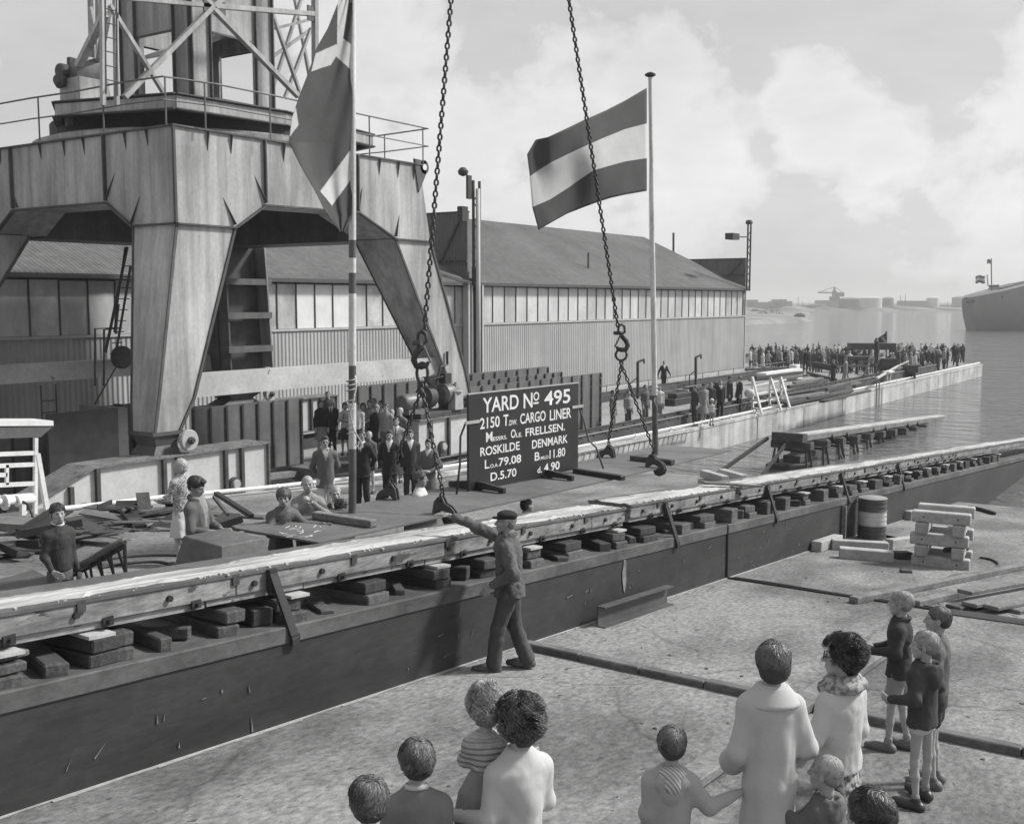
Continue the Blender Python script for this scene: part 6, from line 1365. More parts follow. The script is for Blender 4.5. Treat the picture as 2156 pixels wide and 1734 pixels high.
    for k in range(3):
        a = [slice(1, None)] * 3; a[k] = slice(0, None)
        u, w = [j for j in range(3) if j != k]
        sh = [0, 0, 0]; sh[k] = 1
        s0 = s[1:-1, 1:-1, 1:-1] if False else None
        rng_ = [slice(1, (nx, ny, nz)[j]) if j != k else slice(0, (nx, ny, nz)[j]) for j in range(3)]
        r2 = list(rng_); r2[k] = slice(1, (nx, ny, nz)[k] + 1)
        e0, e1 = s[tuple(rng_)], s[tuple(r2)]; m = np.argwhere(e0 != e1)
        if not len(m): continue
        base_ = np.array([1 if j != k else 0 for j in range(3)]); c = m + base_; du = np.zeros(3, int); dw = np.zeros(3, int); du[u] = -1; dw[w] = -1
        A_, B_, C_, D_ = (idx[tuple(x.T)] for x in (c, c + du, c + du + dw, c + dw)); flip = e0[tuple(m.T)]
        if k == 1: flip = ~flip
        q_ = np.stack([A_, B_, C_, D_], 1); q_[~flip] = q_[~flip][:, ::-1]; Q.append(q_)
    Q = np.concatenate(Q) if Q else np.zeros((0, 4), int)
    vid = I[tuple(cell.T)] if ids else None
    return V, Q, vid
def meshobj(name, V, Q, mats, parent, smooth=True, mi=None):
    me = bpy.data.meshes.new(name); me.vertices.add(len(V)); me.vertices.foreach_set('co', np.asarray(V, np.float32).ravel())
    nq = len(Q); me.loops.add(nq * 4); me.loops.foreach_set('vertex_index', np.asarray(Q, np.int32).ravel()); me.polygons.add(nq)
    me.polygons.foreach_set('loop_start', np.arange(0, nq * 4, 4, dtype=np.int32)); me.polygons.foreach_set('loop_total', np.full(nq, 4, np.int32))
    me.polygons.foreach_set('use_smooth', np.full(nq, smooth)); 
    for m in mats: me.materials.append(m)
    if mi is not None: me.polygons.foreach_set('material_index', np.asarray(mi, np.int32))
    me.update(calc_edges=True); me.validate()
    o = bpy.data.objects.new(name, me); COL.objects.link(o)
    if parent is not None: o.parent = parent
    LOC[o.name] = Vector((0, 0, 0)); return o
def join(parts):
    V, Q, o = [], [], 0
    for v, q_ in parts: V.append(v); Q.append(q_ + o); o += len(v)
    return np.concatenate(V), np.concatenate(Q)

skin = mat('skin', .30, .36, 9, .55, .08, fine=.06, fsc=60); skin_d = mat('tanned skin', .22, .28, 9, .5, .08, fine=.06, fsc=60)
eye_m = mat('eye', .03, .04, 9, .3); lip_m = mat('lips', .16, .18, 9, .5)
def cloth(nm, c, c2=None, bump=.25, sc=14, **k): return mat(nm, c * 1.04, (c2 or c * 1.25) * .96, min(sc, 7), .9, min(1., bump * 1.6), (1, 1, .4), fine=.05, fsc=120, bsc=6.5, bdist=.03, **k)
H_ = {'blond': mat('blond hair', .26, .44, 22, .5, .5, (1, 1, .25), fine=.3, fsc=70, bdist=.004), 'dark': mat('dark hair', .025, .06, 22, .45, .5, (1, 1, .25), fine=.3, fsc=70, bdist=.004),
      'brown': mat('brown hair', .06, .13, 22, .5, .5, (1, 1, .25), fine=.3, fsc=70, bdist=.004), 'grey': mat('grey hair', .2, .32, 22, .5, .4, fine=.3, fsc=70)}

def neck_ring(F, lx0, ly0, u, rx, ry, z, r, tilt=.0, gap=0., rf=1.):
    P = []
    for k in range(17):
        a = -math.pi / 2 + 2 * math.pi * k / 16
        if gap and abs(math.sin(a) - 1) < gap: P.append(None); continue
        P.append(V3(lx0 + rx * u * math.cos(a), ly0 + ry * u * math.sin(a), (z - tilt * math.sin(a)) * u))
    for a, b in zip(P[:-1], P[1:]):
        if a is not None and b is not None: F.cone(a, b, r * u, r * u, .012)
H2_ = {k: mat(k + ' hair light', a, a * 1.3, 22, .4) for k, a in (('blond', .40), ('dark', .065), ('brown', .15), ('grey', .36))}
H3_ = {k: mat(k + ' hair root', a, a * 1.3, 22, .7) for k, a in (('blond', .16), ('dark', .012), ('brown', .035), ('grey', .14))}
def hand(F, w, dr, nrm, side, s=1., curl=.5, spread=.3, fist=False, id=0):
    """w wrist, dr direction of the hand, nrm back-of-hand normal; side +1 when the thumb lies along +cross(dr,nrm)"""
    dr = dr / np.linalg.norm(dr); nrm = nrm - dr * (nrm @ dr); nrm /= np.linalg.norm(nrm); lat = np.cross(dr, nrm) * side
    pc = w + dr * .045 * s
    F.cone(w - dr * .01, w + dr * .03 * s, .022 * s, .024 * s, .015, id)
    for t in (-1.0, -.33, .33, 1.): F.cone(w + dr * .02 * s + lat * t * .012 * s, w + dr * .078 * s + lat * t * .028 * s, .015 * s, .0125 * s, .012, id)
    L = {1.: (.030, .022, .018), .33: (.034, .025, .020), -.33: (.032, .023, .019), -1.: (.025, .018, .016)}
    for t, seg in L.items():
        p = w + dr * .082 * s + lat * t * .028 * s; a = (curl + (.05 * t)) * (1.25 if fist else .55); ang = 0.; dd_ = dr + lat * t * .12 * spread
        for k, l_ in enumerate(seg):
            ang += a * (1.0 if k else .7); v = dd_ * math.cos(ang) - nrm * math.sin(ang); q_ = p + v * l_ * s; F.cone(p, q_, (.0088 - .0009 * k) * s, (.0082 - .0009 * k) * s, .004, id); p = q_
    p = w + dr * .022 * s + lat * .022 * s; v = dr * .62 + lat * .72 - nrm * .25; q_ = p + v * .036 * s; F.cone(p, q_, .0135 * s, .0105 * s, .012, id)
    v2 = dr * .85 + lat * (.35 if not fist else -.2) - nrm * .35; F.cone(q_, q_ + v2 * .028 * s, .0105 * s, .0085 * s, .004, id)

def head(F, c, hh, yaw, pitch, roll=0, det=True, id=0, lipid=0, bald=False):
    """c = centre of head, hh = head height; local frame faces +Y; returns the matrix"""
    M_ = np.array((Euler((0, 0, yaw)).to_matrix() @ Euler((pitch, roll, 0)).to_matrix())); s = hh / .225
    T = lambda x, y, z: c + M_ @ (V3(x, y, z) * s); E_ = (Euler((0, 0, yaw)).to_matrix() @ Euler((pitch, roll, 0)).to_matrix()).to_euler()
    F.ell(T(0, -.012, .028), V3(.074, .094, .084) * s, .01, E_, id); F.ell(T(0, .03, -.035), V3(.058, .062, .066) * s, .03, E_, id)
    F.cone(T(-.02, .058, -.082), T(.02, .058, -.082), .024 * s, .024 * s, .025, id)
    if det:
        F.cone(T(0, .086, .012), T(0, .106, -.022), .009 * s, .014 * s, .012, id); F.ell(T(-.013, .096, -.028), V3(.008, .009, .007) * s, .006, E_, id); F.ell(T(.013, .096, -.028), V3(.008, .009, .007) * s, .006, E_, id)
        for sx in (-1, 1):
            F.ell(T(sx * .031, .098, .008), V3(.017, .016, .011) * s, .008, E_, id, sub=True); F.cone(T(sx * .015, .084, .026), T(sx * .048, .070, .024), .009 * s, .007 * s, .010, id)
            F.ell(T(sx * .031, .074, .007), V3(.013, .013, .011) * s, .002, E_, id)
            F.ell(T(sx * .040, .060, -.02), V3(.018, .016, .016) * s, .02, E_, id)
            F.ell(T(sx * .077, -.005, -.004), V3(.010, .018, .030) * s, .008, E_, id); F.ell(T(sx * .086, .002, -.002), V3(.006, .010, .017) * s, .004, E_, id, sub=True)
        F.cone(T(-.018, .088, -.052), T(.018, .088, -.052), .008 * s, .008 * s, .006, id); F.cone(T(-.015, .086, -.063), T(.015, .086, -.063), .009 * s, .009 * s, .006, id)
    return T, E_, s
def hair_field(F, T, E_, s, style, id=0):
    if style == 'bald': 
        F.cone(T(-.074, -.03, .0), T(-.074, .015, .02), .014 * s, .010 * s, .01, id); F.cone(T(.074, -.03, .0), T(.074, .015, .02), .014 * s, .010 * s, .01, id); F.cone(T(-.05, -.082, -.0), T(.05, -.082, -.0), .02 * s, .02 * s, .02, id); return
    fat = {'short': .002, 'crop': .001, 'mop': .006, 'bob': .008, 'curly': .006, 'quiff': .003, 'perm': .006}[style]
    r = V3(.078 + fat, .094 + fat, .086 + fat) * s
    F.ell(T(0, -.018, .034), r, .01, E_, id); 
    if style in ('bob', 'curly', 'perm'):
        F.ell(T(0, -.045, -.02), V3(.083 + fat * .8, .065 + fat * .6, .075 + fat) * s, .03, E_, id)
    else: F.ell(T(0, -.052, -.012), V3(.072 + fat * .5, .052 + fat * .4, .058) * s, .02, E_, id)
    # cut the face free
    F.ell(T(0, .115, -.03), V3(.070, .075, .098) * s, .012, E_, id, sub=True); F.ell(T(0, .05, -.095), V3(.12, .085, .062) * s, .012, E_, id, sub=True)
    if style not in ('bob', 'curly', 'perm'):
        for sx in (-1, 1): F.ell(T(sx * .092, .012, -.022), V3(.03, .04, .045) * s, .008, E_, id, sub=True)
    if style == 'quiff': F.ell(T(0, .062, .098), V3(.05, .04, .024) * s, .02, E_, id)
def locks(T, s, style, seed, dens=260):
    """thousands of thin strands lying over the hair as narrow ribbons, gathered into waves or curls"""
    r_ = np.random.default_rng(seed); curly = style in ('curly', 'perm'); fat = {'short': .003, 'crop': .001, 'mop': .008, 'bob': .010, 'curly': .012, 'quiff': .005, 'perm': .012}.get(style, .0)
    cen = V3(0, -.018, .034); rr_ = V3(.079 + fat, .095 + fat, .087 + fat); N = dens; S = 9
    z = r_.uniform(-.88 if style != 'crop' else -.45, 1, N); a = r_.uniform(0, 2 * math.pi, N); w_ = np.sqrt(1 - z * z); n_ = np.stack([w_ * np.cos(a), w_ * np.sin(a), z], 1)
    keep = ~((n_[:, 1] > .30) & (n_[:, 2] < .42)) & ~((np.abs(n_[:, 0]) > .75) & (n_[:, 2] < -.2) & (n_[:, 1] > -.1) & (not curly and style != 'bob')) & ~((n_[:, 2] < -.5) & (n_[:, 1] > -.25)); n_ = n_[keep]; N = len(n_)
    cl_ = r_.normal(size=(90 if curly else 45, 3)); cl_ /= np.linalg.norm(cl_, axis=1)[:, None]; ci = np.argmax(n_ @ cl_.T, 1); cph = r_.uniform(0, 6.28, len(cl_)); cb = r_.normal(0, .6, len(cl_)); cup = r_.uniform(0, 1, len(cl_))
    wh = V3(.12, -.35, .93); down = n_ - wh * .9; down[:, 2] -= .55; down += r_.normal(0, .10, (N, 3)); down -= n_ * (down * n_).sum(1)[:, None]; down /= np.linalg.norm(down, axis=1)[:, None] + 1e-6
    side_ = np.cross(n_, down); L = r_.uniform(.45, .85, N) * (1 if not curly else .55); P = []
    for i in range(S):
        t = i / (S - 1); m = n_ + down * (L * t)[:, None] + side_ * ((cb[ci] + r_.normal(0, .10, N)) * t * t)[:, None]; m /= np.linalg.norm(m, axis=1)[:, None]
        lift = .012 + (.20 if style in ('mop', 'bob', 'quiff') else .13) * cup[ci] ** 1.5 * (t * (1.15 - t)) * 2 + .03 * r_.random(N) * t * t + (np.where(r_.random(N) < .025, .10, 0) * t)
        p = cen + rr_ * m * (1 + lift * (1 if style != 'crop' else .4))[:, None]
        if style == 'mop' or style == 'short': p = p + (side_ * np.sin(cph[ci] + t * 5)[:, None]) * .004
        if curly: ph = cph[ci] + t * 7.5 + r_.normal(0, .15, N); p = p + side_ * (.015 * np.sin(ph))[:, None] + n_ * (.016 * np.cos(ph) + .004 + .012 * cup[ci])[:, None]
        P.append(p)
    P = np.stack(P, 1); tw = r_.uniform(-.5, .5, N); sd_ = side_ * np.cos(tw)[:, None] + n_ * np.sin(tw)[:, None]; V = np.zeros((N, S, 2, 3))
    for i in range(S):
        t = i / (S - 1); w = (.0019 if not curly else .0023) * (1 - t * .75) * (1. if i else .3); V[:, i, 0] = P[:, i] - sd_ * w; V[:, i, 1] = P[:, i] + sd_ * w
    M_ = np.stack([T(1, 0, 0) - T(0, 0, 0), T(0, 1, 0) - T(0, 0, 0), T(0, 0, 1) - T(0, 0, 0)]); V = V.reshape(-1, 3) @ M_ + T(0, 0, 0)
    b_ = (np.arange(N) * S * 2)[:, None, None] + (np.arange(S - 1) * 2)[None, :, None] + np.array([0, 1, 3, 2])[None, None, :]
    return V, b_.reshape(-1, 4), np.repeat(r_.random(N) < .45, S - 1).astype(int)

def make_person(label, loc, face, H=1.72, sex='m', age='adult', hh=None, top=None, bottom=None, hair=('short', 'brown'), arms=None, legs=None, lean=(0, 0), turn=0., nod=0., roll=0., res=.011, lod=0, group=None,
                shoes=None, hat=None, extra=None, wide=1., skin_m=None, cut=None, seed=0, socks=None, collar=None):
    """face: azimuth the person faces, 0 = away from the lens, 90 = to the right, 180 = towards it. lod 0 near, 1 middle, 2 far (one mesh)"""
    hh = hh or (.225 if age == 'adult' else .21 if age == 'child' else .195); S = (H - hh * 1.27); u = S / .815; kid = age != 'adult'
    skin_ = skin_m or skin; W = u * wide * (.84 if sex == 'f' else .92) * (.88 if kid else 1.)
    rz = HEAD - R(face) - R(90)
    r = bpy.data.objects.new('person', None); COL.objects.link(r); r.location = loc; r.rotation_euler = (0, 0, rz); r.empty_display_size = .1; LOC[r.name] = Vector(loc)
    tag(r, label, 'person', group)
    crotch = (.465 if not kid else .45) * u; hip = .50 * u; sh = .80 * u; shw = (.098 if sex == 'm' else .088) * W
    lx = lambda z: lean[0] * np.clip((z - hip) / (sh - hip), 0, 1.3); ly = lambda z: lean[1] * np.clip((z - hip) / (sh - hip), 0, 1.3)
    ring = lambda z, rx, ry, dy=0: (z, lx(z), ly(z) + dy, rx, ry)
    def torso(F, g_=0., lo=.455, hi=.845, k=.03, id=0, flare=0., fold=None):
        rx = [(.455, .085, .062, 0), (.52, .094 if sex == 'm' else .100, .066, -.004), (.60, .082 if sex == 'm' else .075, .056, 0), (.68, .090, .063, .003), (.75, .100, .068 if sex == 'm' else .070, .003), (.795, .102, .056, 0), (.825, .070, .046, -.004), (.85, .036, .036, -.002)]
        if g_ > 0: rx = [(.455, .092, .070, 0), (.52, .094 if sex == 'm' else .098, .072, -.002), (.60, .086 if sex == 'm' else .079, .067, 0), (.68, .089 if sex == 'm' else .083, .070, .002), (.75, .093, .072, .002), (.79, .088, .064, 0), (.815, .070, .052, -.002), (.835, .050, .042, -.002), (.852, .034, .035, -.002)]
        if hi < .82: rx = [q_ for q_ in rx if q_[0] <= hi]
        rs = [ring(z * u, x * W + g_, y * W + g_, dy) for z, x, y, dy in rx if z >= lo - .001]
        if flare or lo < .455: rs.append(ring(lo * u, (.094 + flare) * W + g_, (.070 + flare * .9) * W + g_))
        F.loft(rs, k, id, fold); 
        for sx in (-1, 1): F.cone((lx(sh) + sx * shw * .45, ly(sh), sh - .004), (lx(sh) + sx * shw, ly(sh), sh - .022 * u), .036 * W + g_ * .5, .031 * W + g_ * .7, .045, id)
    shp = {s: V3(lx(sh) + s * shw * 1.05, ly(sh), sh - .030 * u) for s in (-1, 1)}
    A = {}
    for s in (-1, 1):
        d_ = (arms or {}).get(s)
        if d_ is None: d_ = ((s * .116, -.012, .635), (s * .114, .035, .495), (0, .12, -1))
        e, w, hd = d_[:3]; e = np.array(e, float) * u * (.90, 1, 1) + V3(lean[0] if d_ is not (arms or {}).get(s) else 0, (lean[1] if d_ is not (arms or {}).get(s) else 0) * .6, 0); w = np.array(w, float) * u + (V3(lean[0], lean[1] * .3, 0) if d_ is not (arms or {}).get(s) else 0)
        A[s] = (e, w, np.array(hd, float), d_[3] if len(d_) > 3 else {})
    def armcone(F, g_, t1=1., k=.02, id=0):
        for s in (-1, 1):
            e, w = A[s][:2]; F.cone(shp[s], e, .030 * W + g_ * 1.0, .025 * W + g_, k, id)
            if t1 > 1: F.cone(e, e + (w - e) * (t1 - 1), .024 * W + g_, (.023 - .006 * (t1 - 1)) * W + g_ * (.55 if g_ > 0 else 1), k * .6, id)
    Lg = {}
    for s in (-1, 1):
        d_ = (legs or {}).get(s) or ((s * .050, .012, .27), (s * .055, -.012, .045), 0.)
        Lg[s] = (V3(s * .048 * W / u * u, 0, hip - .01 * u), np.array(d_[0], float) * u, np.array(d_[1], float) * u, d_[2])
    def legcone(F, g_, t1=2., k=.02, id=0, bell=0.):
        for s in (-1, 1):
            h0, kn, an, _ = Lg[s]
            if t1 < 1: F.cone(h0, h0 + (kn - h0) * t1, .052 * W + g_, .046 * W + g_ + bell, k, id)
            else:
                F.cone(h0, kn, .050 * W + g_, .032 * W + g_, k, id); e_ = kn + (an - kn) * min(1, (t1 - 1)); mid = kn + (e_ - kn) * .35
                F.cone(kn, mid, .031 * W + g_, .031 * W + g_, k, id); F.cone(mid, e_, .031 * W + g_, (.022 + .009 * (2 - t1)) * W + g_ + bell, k, id)
    hc = V3(lx(H) * 1.06, ly(H) * 1.06 + .006, H - hh * .50)
    if lod < 2:
        # body -------------------------------------------------------
        B = Field(); torso(B, -.006); armcone(B, -.004, 2.); legcone(B, -.002)
        nk = V3(lx(sh), ly(sh) - .004, .82 * u); B.cone(nk, hc + V3(0, -.016, -.05 * hh / .225), (.033 if sex == 'm' else .027) * W, (.052 if sex == 'm' else .045) * hh / .225 * (1 if not kid else .85), .02)
        for s in (-1, 1):
            an = Lg[s][2]; fw = V3(math.sin(Lg[s][3]), math.cos(Lg[s][3]), 0); B.cone(an, an + fw * .06 * u - V3(0, 0, .02), .026 * W, .022 * W, .02)
        if lod == 1:
            T, E_, s_ = head(B, hc, hh, turn, nod, roll, det=True)
            for s in (-1, 1): e, w, hd, o_ = A[s]; hd = hd / np.linalg.norm(hd); B.cone(w, w + hd * .07 * u, .020 * u, .023 * u, .012); B.cone(w + hd * .07 * u, w + hd * .10 * u, .018 * u, .012 * u, .01); B.cone(w + hd * .03 * u, w + hd * .065 * u + V3(-s * .028, .01, 0) * u, .012 * u, .009 * u, .008)
            V, Q, _ = grow(B, res)
        else:
            V0_, Q0_, _ = grow(B, res); HF = Field(); T, E_, s_ = head(HF, hc, hh, turn, nod, roll); HF.cone(hc + V3(0, -.012, -.055 * s_), hc + V3(0, -.022, -.12 * s_), .047 * s_ * (1 if not kid else .85), .045 * s_ * (1 if not kid else .85), .02)
            ps = [(V0_, Q0_), grow(HF, .0052)[:2]]
            for s in (-1, 1):
                e, w, hd, o_ = A[s]
                if o_.get('skip'): continue
                HD = Field(); nr = np.array(o_.get('n', (s * 1., .1, 0)), float); hand(HD, w, hd, nr, o_.get('t', s), u / 1.72 * (1.0 if sex == 'm' else .92) * (1.05 if kid else 1.), o_.get('curl', .45), o_.get('spread', .3), o_.get('fist', False)); ps.append(grow(HD, .0042)[:2])
            V, Q = join(ps)
        c_ = V[Q].mean(1); mi = np.zeros(len(Q), int)
        for sx in (-1, 1): mi[np.linalg.norm(c_ - T(sx * .031, .086, .007)[None], axis=1) < .0085 * s_ + (res * .35 if lod else 0)] = 1
        Minv = lambda P_: None
        lp = T(0, .094, -.058); mi[(np.linalg.norm((c_ - lp[None]) / np.array([1.9, 1, .85]), axis=1) < .0125 * s_)] = 2
        meshobj('body', V, Q, [skin_, eye_m, lip_m], r, mi=mi)
        # hair
        st, hcx = hair
        HFd = Field(); hair_field(HFd, T, E_, s_, st); nz_ = [(.004, 120, 3 + seed), (.003, 60, 5 + seed)] if st in ('curly', 'perm') else [(.0016, 110, 4 + seed)]
        hmi = None; hv, hq, _ = grow(HFd, .0065 if lod == 0 else .010, nz_); 
        if lod == 0 and st not in ('bald',):
            lv, lq, lm = locks(T, s_, st, seed + 3, 5200 if st in ('curly', 'perm') else 4600); n0_ = len(hq); hv, hq = join([(hv, hq), (lv, lq)]); hmi = np.concatenate([np.full(n0_, 2), lm])
        if not (hat and hat[0] == 'hood_up'): meshobj('hair', hv, hq, [H_[hcx]] if hmi is None else [H_[hcx], H2_[hcx], H3_[hcx]], r, mi=hmi)
        wr = lambda a, f=28: [(a, f, seed + 1), (a * .5, f * 2.2, seed + 2)]
        # bottom
        if bottom:
            kd, m = bottom[:2]; F = Field()
            if kd == 'trousers':
                g_ = .014 if len(bottom) < 3 else bottom[2]; legcone(F, g_, 1.97, .03, bell=.004 if len(bottom) < 4 else bottom[3]); F.loft([ring(z * u, x * W + g_ * .7, y * W + g_ * .7) for z, x, y in ((.45, .088, .066), (.52, .095, .068), (.60, .083, .058))], .03)
            elif kd == 'shorts':
                legcone(F, .014, bottom[2] if len(bottom) > 2 else .42, .02, bell=.004); F.loft([ring(z * u, x * W + .010, y * W + .010) for z, x, y in ((.45, .088, .068), (.52, .095, .068), (.59, .084, .058))], .025)
            elif kd == 'skirt':
                zt_, zb_, fl_ = bottom[2]; F.loft([ring(zt_ * u, .080 * W, .060 * W), ring((zt_ - .08) * u, .100 * W, .076 * W), ring((zt_ * .4 + zb_ * .6) * u, (.105 + fl_ * .6) * W, (.085 + fl_ * .6) * W), ring(zb_ * u, (.108 + fl_) * W, (.09 + fl_) * W)], .02, fold=(9, .07, zb_ * u, zt_ * u))
            V, Q, _ = grow(F, res, wr(.0035, 22), crease=True); meshobj({'trousers': 'trousers', 'shorts': 'shorts', 'skirt': 'skirt'}[kd], V, Q, [m], r)
        # top
        if top:
            kd, m = top[:2]; o_ = top[2] if len(top) > 2 else {}; F = Field(); g_ = o_.get('g', {'sweater': .013, 'jacket': .018, 'suit': .018, 'shirt': .010, 'coat': .022, 'vest': .012}[kd]); hem = o_.get('hem', {'sweater': .50, 'jacket': .48, 'suit': .42, 'shirt': .52, 'coat': .20, 'vest': .5}[kd])
            sl_ = o_.get('sleeve', {'vest': .3, 'shirt': 1.9}.get(kd, 1.93)); fl_ = o_.get('flare', {'coat': .055, 'suit': .014, 'jacket': .008}.get(kd, 0.))
            torso(F, g_, hem, flare=fl_, k=.03, fold=o_.get('fold'))
            armcone(F, g_ * .9, sl_, .05)
            if sl_ < 1:
                for s in (-1, 1): F.cone(shp[s], shp[s] + (A[s][0] - shp[s]) * sl_, .034 * W + g_, .032 * W + g_ * 1.2, .02)
            if o_.get('hood'):
                F.ell((lx(sh), ly(sh) - .072 * u, .800 * u), V3(.078, .026, .045) * u, .03); F.ell((lx(sh), ly(sh) - .078 * u, .755 * u), V3(.045, .020, .045) * u, .03); neck_ring(F, lx(sh), ly(sh) - .012 * u, u, .062, .066, .828, .018, .004, .12)
                F.ell((lx(sh), ly(sh) - .050 * u, .850 * u), V3(.040, .030, .030) * u, .01, sub=True)
            if o_.get('collar'):
                neck_ring(F, lx(sh), ly(sh), u, .050, .050, .838, .013, .008, .1)
            if o_.get('bell'):
                for s in (-1, 1): e, w = A[s][:2]; c0 = e + (w - e) * (sl_ - 1); F.cone(e, c0, .024 * W + g_, .024 * W + g_ + o_['bell'], .02)
            if o_.get('cuff'):
                for s in (-1, 1): e, w = A[s][:2]; d_ = (w - e) / np.linalg.norm(w - e); c0 = e + (w - e) * (sl_ - 1); F.cone(c0 - d_ * .02, c0, .028 * W + g_, .028 * W + g_, .008)
            V, Q, _ = grow(F, res, wr(o_.get('wr', .003) * .8, o_.get('wf', 24)), crease=True)
            ms = [m]; mi = np.zeros(len(Q), int)
            if kd in ('suit',) or o_.get('vneck'):
                c_ = V[Q].mean(1); depth = o_.get('vneck', .13); zt_ = .845 * u; t = (zt_ - c_[:, 2]) / (depth * u); xx = np.abs(c_[:, 0] - lx(sh)); front = c_[:, 1] > ly(.75 * u) - .01
                mi[front & (t > -.3) & (t < 1) & (xx < (1 - t) * .042 * u + .004)] = 1; mi[front & (t > .12) & (t < 1) & (xx < .009 * u)] = 2; ms += [o_.get('shirt', white_sh), o_.get('tie', o_.get('shirt', white_sh))]
            if o_.get('paint'): mi, ms = o_['paint'](V[Q].mean(1), mi, ms, u)
            meshobj({'suit': 'suit_jacket', 'vest': 'vest'}.get(kd, kd), V, Q, ms, r, mi=mi)
        if collar is not None:
            F = Field(); neck_ring(F, lx(sh), ly(sh) - .002, u, .035, .037, .850, .0075, .010)
            V, Q, _ = grow(F, res * .7); meshobj('collar', V, Q, [collar], r)
        if shoes is not None:
            for s in (-1, 1):
                an, yw = Lg[s][2], Lg[s][3]; fw = V3(math.sin(yw), math.cos(yw), 0); F = Field(); g0 = an[2] - .045 * u; a = V3(an[0], an[1], g0)
                F.cone(a + V3(0, 0, .032) - fw * .02 * u, a + fw * .075 * u + V3(0, 0, .030), .034 * u * .6 + .018, .030 * u * .6 + .022, .02); F.cone(a + fw * .075 * u + V3(0, 0, .034), a + fw * .118 * u + V3(0, 0, .032), .040, .036, .02); F.cone(a + V3(0, 0, .05), a + V3(0, 0, .085), .033, .034, .02)
                V, Q, _ = grow(F, res * .75); V[:, 2] = np.maximum(V[:, 2], g0 + .001); meshobj('shoe', V, Q, [shoes], r)
        if socks is not None:
            for s in (-1, 1):
                an, kn = Lg[s][2], Lg[s][1]; F = Field(); F.cone(an, an + (kn - an) * .16, .030 * W, .031 * W, .01); V, Q, _ = grow(F, res * .8, [(.002, 60, 3)]); meshobj('sock', V, Q, [socks], r)
        if hat and hat[0] == 'cap':
            F = Field(); F.ell(T(0, -.012, .085), V3(.098, .108, .046) * s_, .01, E_); F.ell(T(0, -.01, .055), V3(.086, .104, .034) * s_, .02, E_); F.ell(T(0, .105, .048), V3(.062, .046, .011) * s_, .012, E_); V, Q, _ = grow(F, .006, [(.003, 40, 2)]); meshobj('cap', V, Q, [hat[1]], r)
        if hat and hat[0] == 'hat':
            F = Field(); F.ell(T(0, -.01, .095), V3(.085, .098, .06) * s_, .01, E_); F.ell(T(0, 0, .062), V3(.125, .135, .012) * s_, .012, E_); V, Q, _ = grow(F, .009); meshobj('hat', V, Q, [hat[1]], r)
        if hat and hat[0] == 'scarf':
            F = Field(); F.ell(T(0, -.018, .036), V3(.092, .108, .098) * s_, .02, E_); F.ell(T(0, -.01, -.06), V3(.06, .07, .05) * s_, .03, E_); F.ell(T(0, .115, -.015), V3(.062, .07, .08) * s_, .012, E_, sub=True); V, Q, _ = grow(F, .009, [(.002, 40, 2)]); meshobj('headscarf', V, Q, [hat[1]], r)
        if hat and hat[0] == 'glasses':
            b = MB()
            for sx in (-1, 1):
                c0 = T(sx * .031, .101, .008); b.tube([T(sx * .031 + .019 * math.cos(a), .103, .006 + .015 * math.sin(a)) for a in [k * .52 for k in range(12)]], .0025 * s_, 5, closed=True); b.tube([T(sx * .05, .10, .012), T(sx * .082, .01, .012)], .0025 * s_, 5)
                if len(hat) > 2: b.add([T(sx * .031 + .018 * math.cos(a), .102, .006 + .014 * math.sin(a)) for a in [k * .52 for k in range(12)]], [tuple(range(12))])
            o = b.build('glasses', hat[1], r, local=True)
        if extra: extra(dict(r=r, T=T, E=E_, s=s_, u=u, W=W, lx=lx, ly=ly, sh=sh, A=A, L=Lg, hc=hc, res=res, ring=ring))
        return r
    # far: one mesh painted by region
    F = Field(); G0 = dict(skin=0, hair=1, top=2, bot=3)
    torso(F, .018, top[2].get('hem', .45) if top and len(top) > 2 else .45, id=2, flare=(top[2].get('flare', .01) if top and len(top) > 2 else .01)); armcone(F, .010, 1.95, id=2); legcone(F, .012 if not bottom or bottom[0] != 'skirt' else -.002, 2., id=3 if not bottom or bottom[0] == 'trousers' else 0)
    if bottom and bottom[0] == 'skirt': F.loft([ring(.58 * u, .08 * W, .06 * W), ring(.27 * u, .14 * W, .12 * W)], .02, id=3)
    for s in (-1, 1):
        an = Lg[s][2]; F.cone(an, an + V3(0, .09, -.025), .035, .03, .02, 3); w, hd = A[s][1], A[s][2]; F.cone(w, w + hd / np.linalg.norm(hd) * .09, .025, .022, .01, 0)
    F.cone((lx(sh), ly(sh), .82 * u), hc, .035, .05, .02, 0); T, E_, s_ = head(F, hc, hh, turn, nod, det=False); F.cone(T(0, .09, .01), T(0, .10, -.02), .012, .014, .01, 0)
    if hat: F.ell(T(0, -.01, .08), V3(.10, .12, .045) * s_, .01, E_, 1); F.ell(T(0, .09, .05), V3(.07, .05, .015), .01, E_, 1)
    else: F.ell(T(0, -.03, .045), V3(.084, .09, .078) * s_, .004, E_, 1)
    V, Q, vid = grow(F, res, None, ids=True); fi = vid[Q[:, 0]].astype(int)
    ms = [skin_, H_[hair[1]] if isinstance(hair[1], str) else hair[1], top[1], bottom[1]]
    COL.objects.unlink(r); bpy.data.objects.remove(r)
    o = meshobj('person', V, Q, ms, None, mi=fi); o.location = loc; o.rotation_euler = (0, 0, rz); tag(o, label, 'person', group); LOC[o.name] = Vector(loc)
    return o
white_sh = cloth('white shirt cloth', .55, .66)
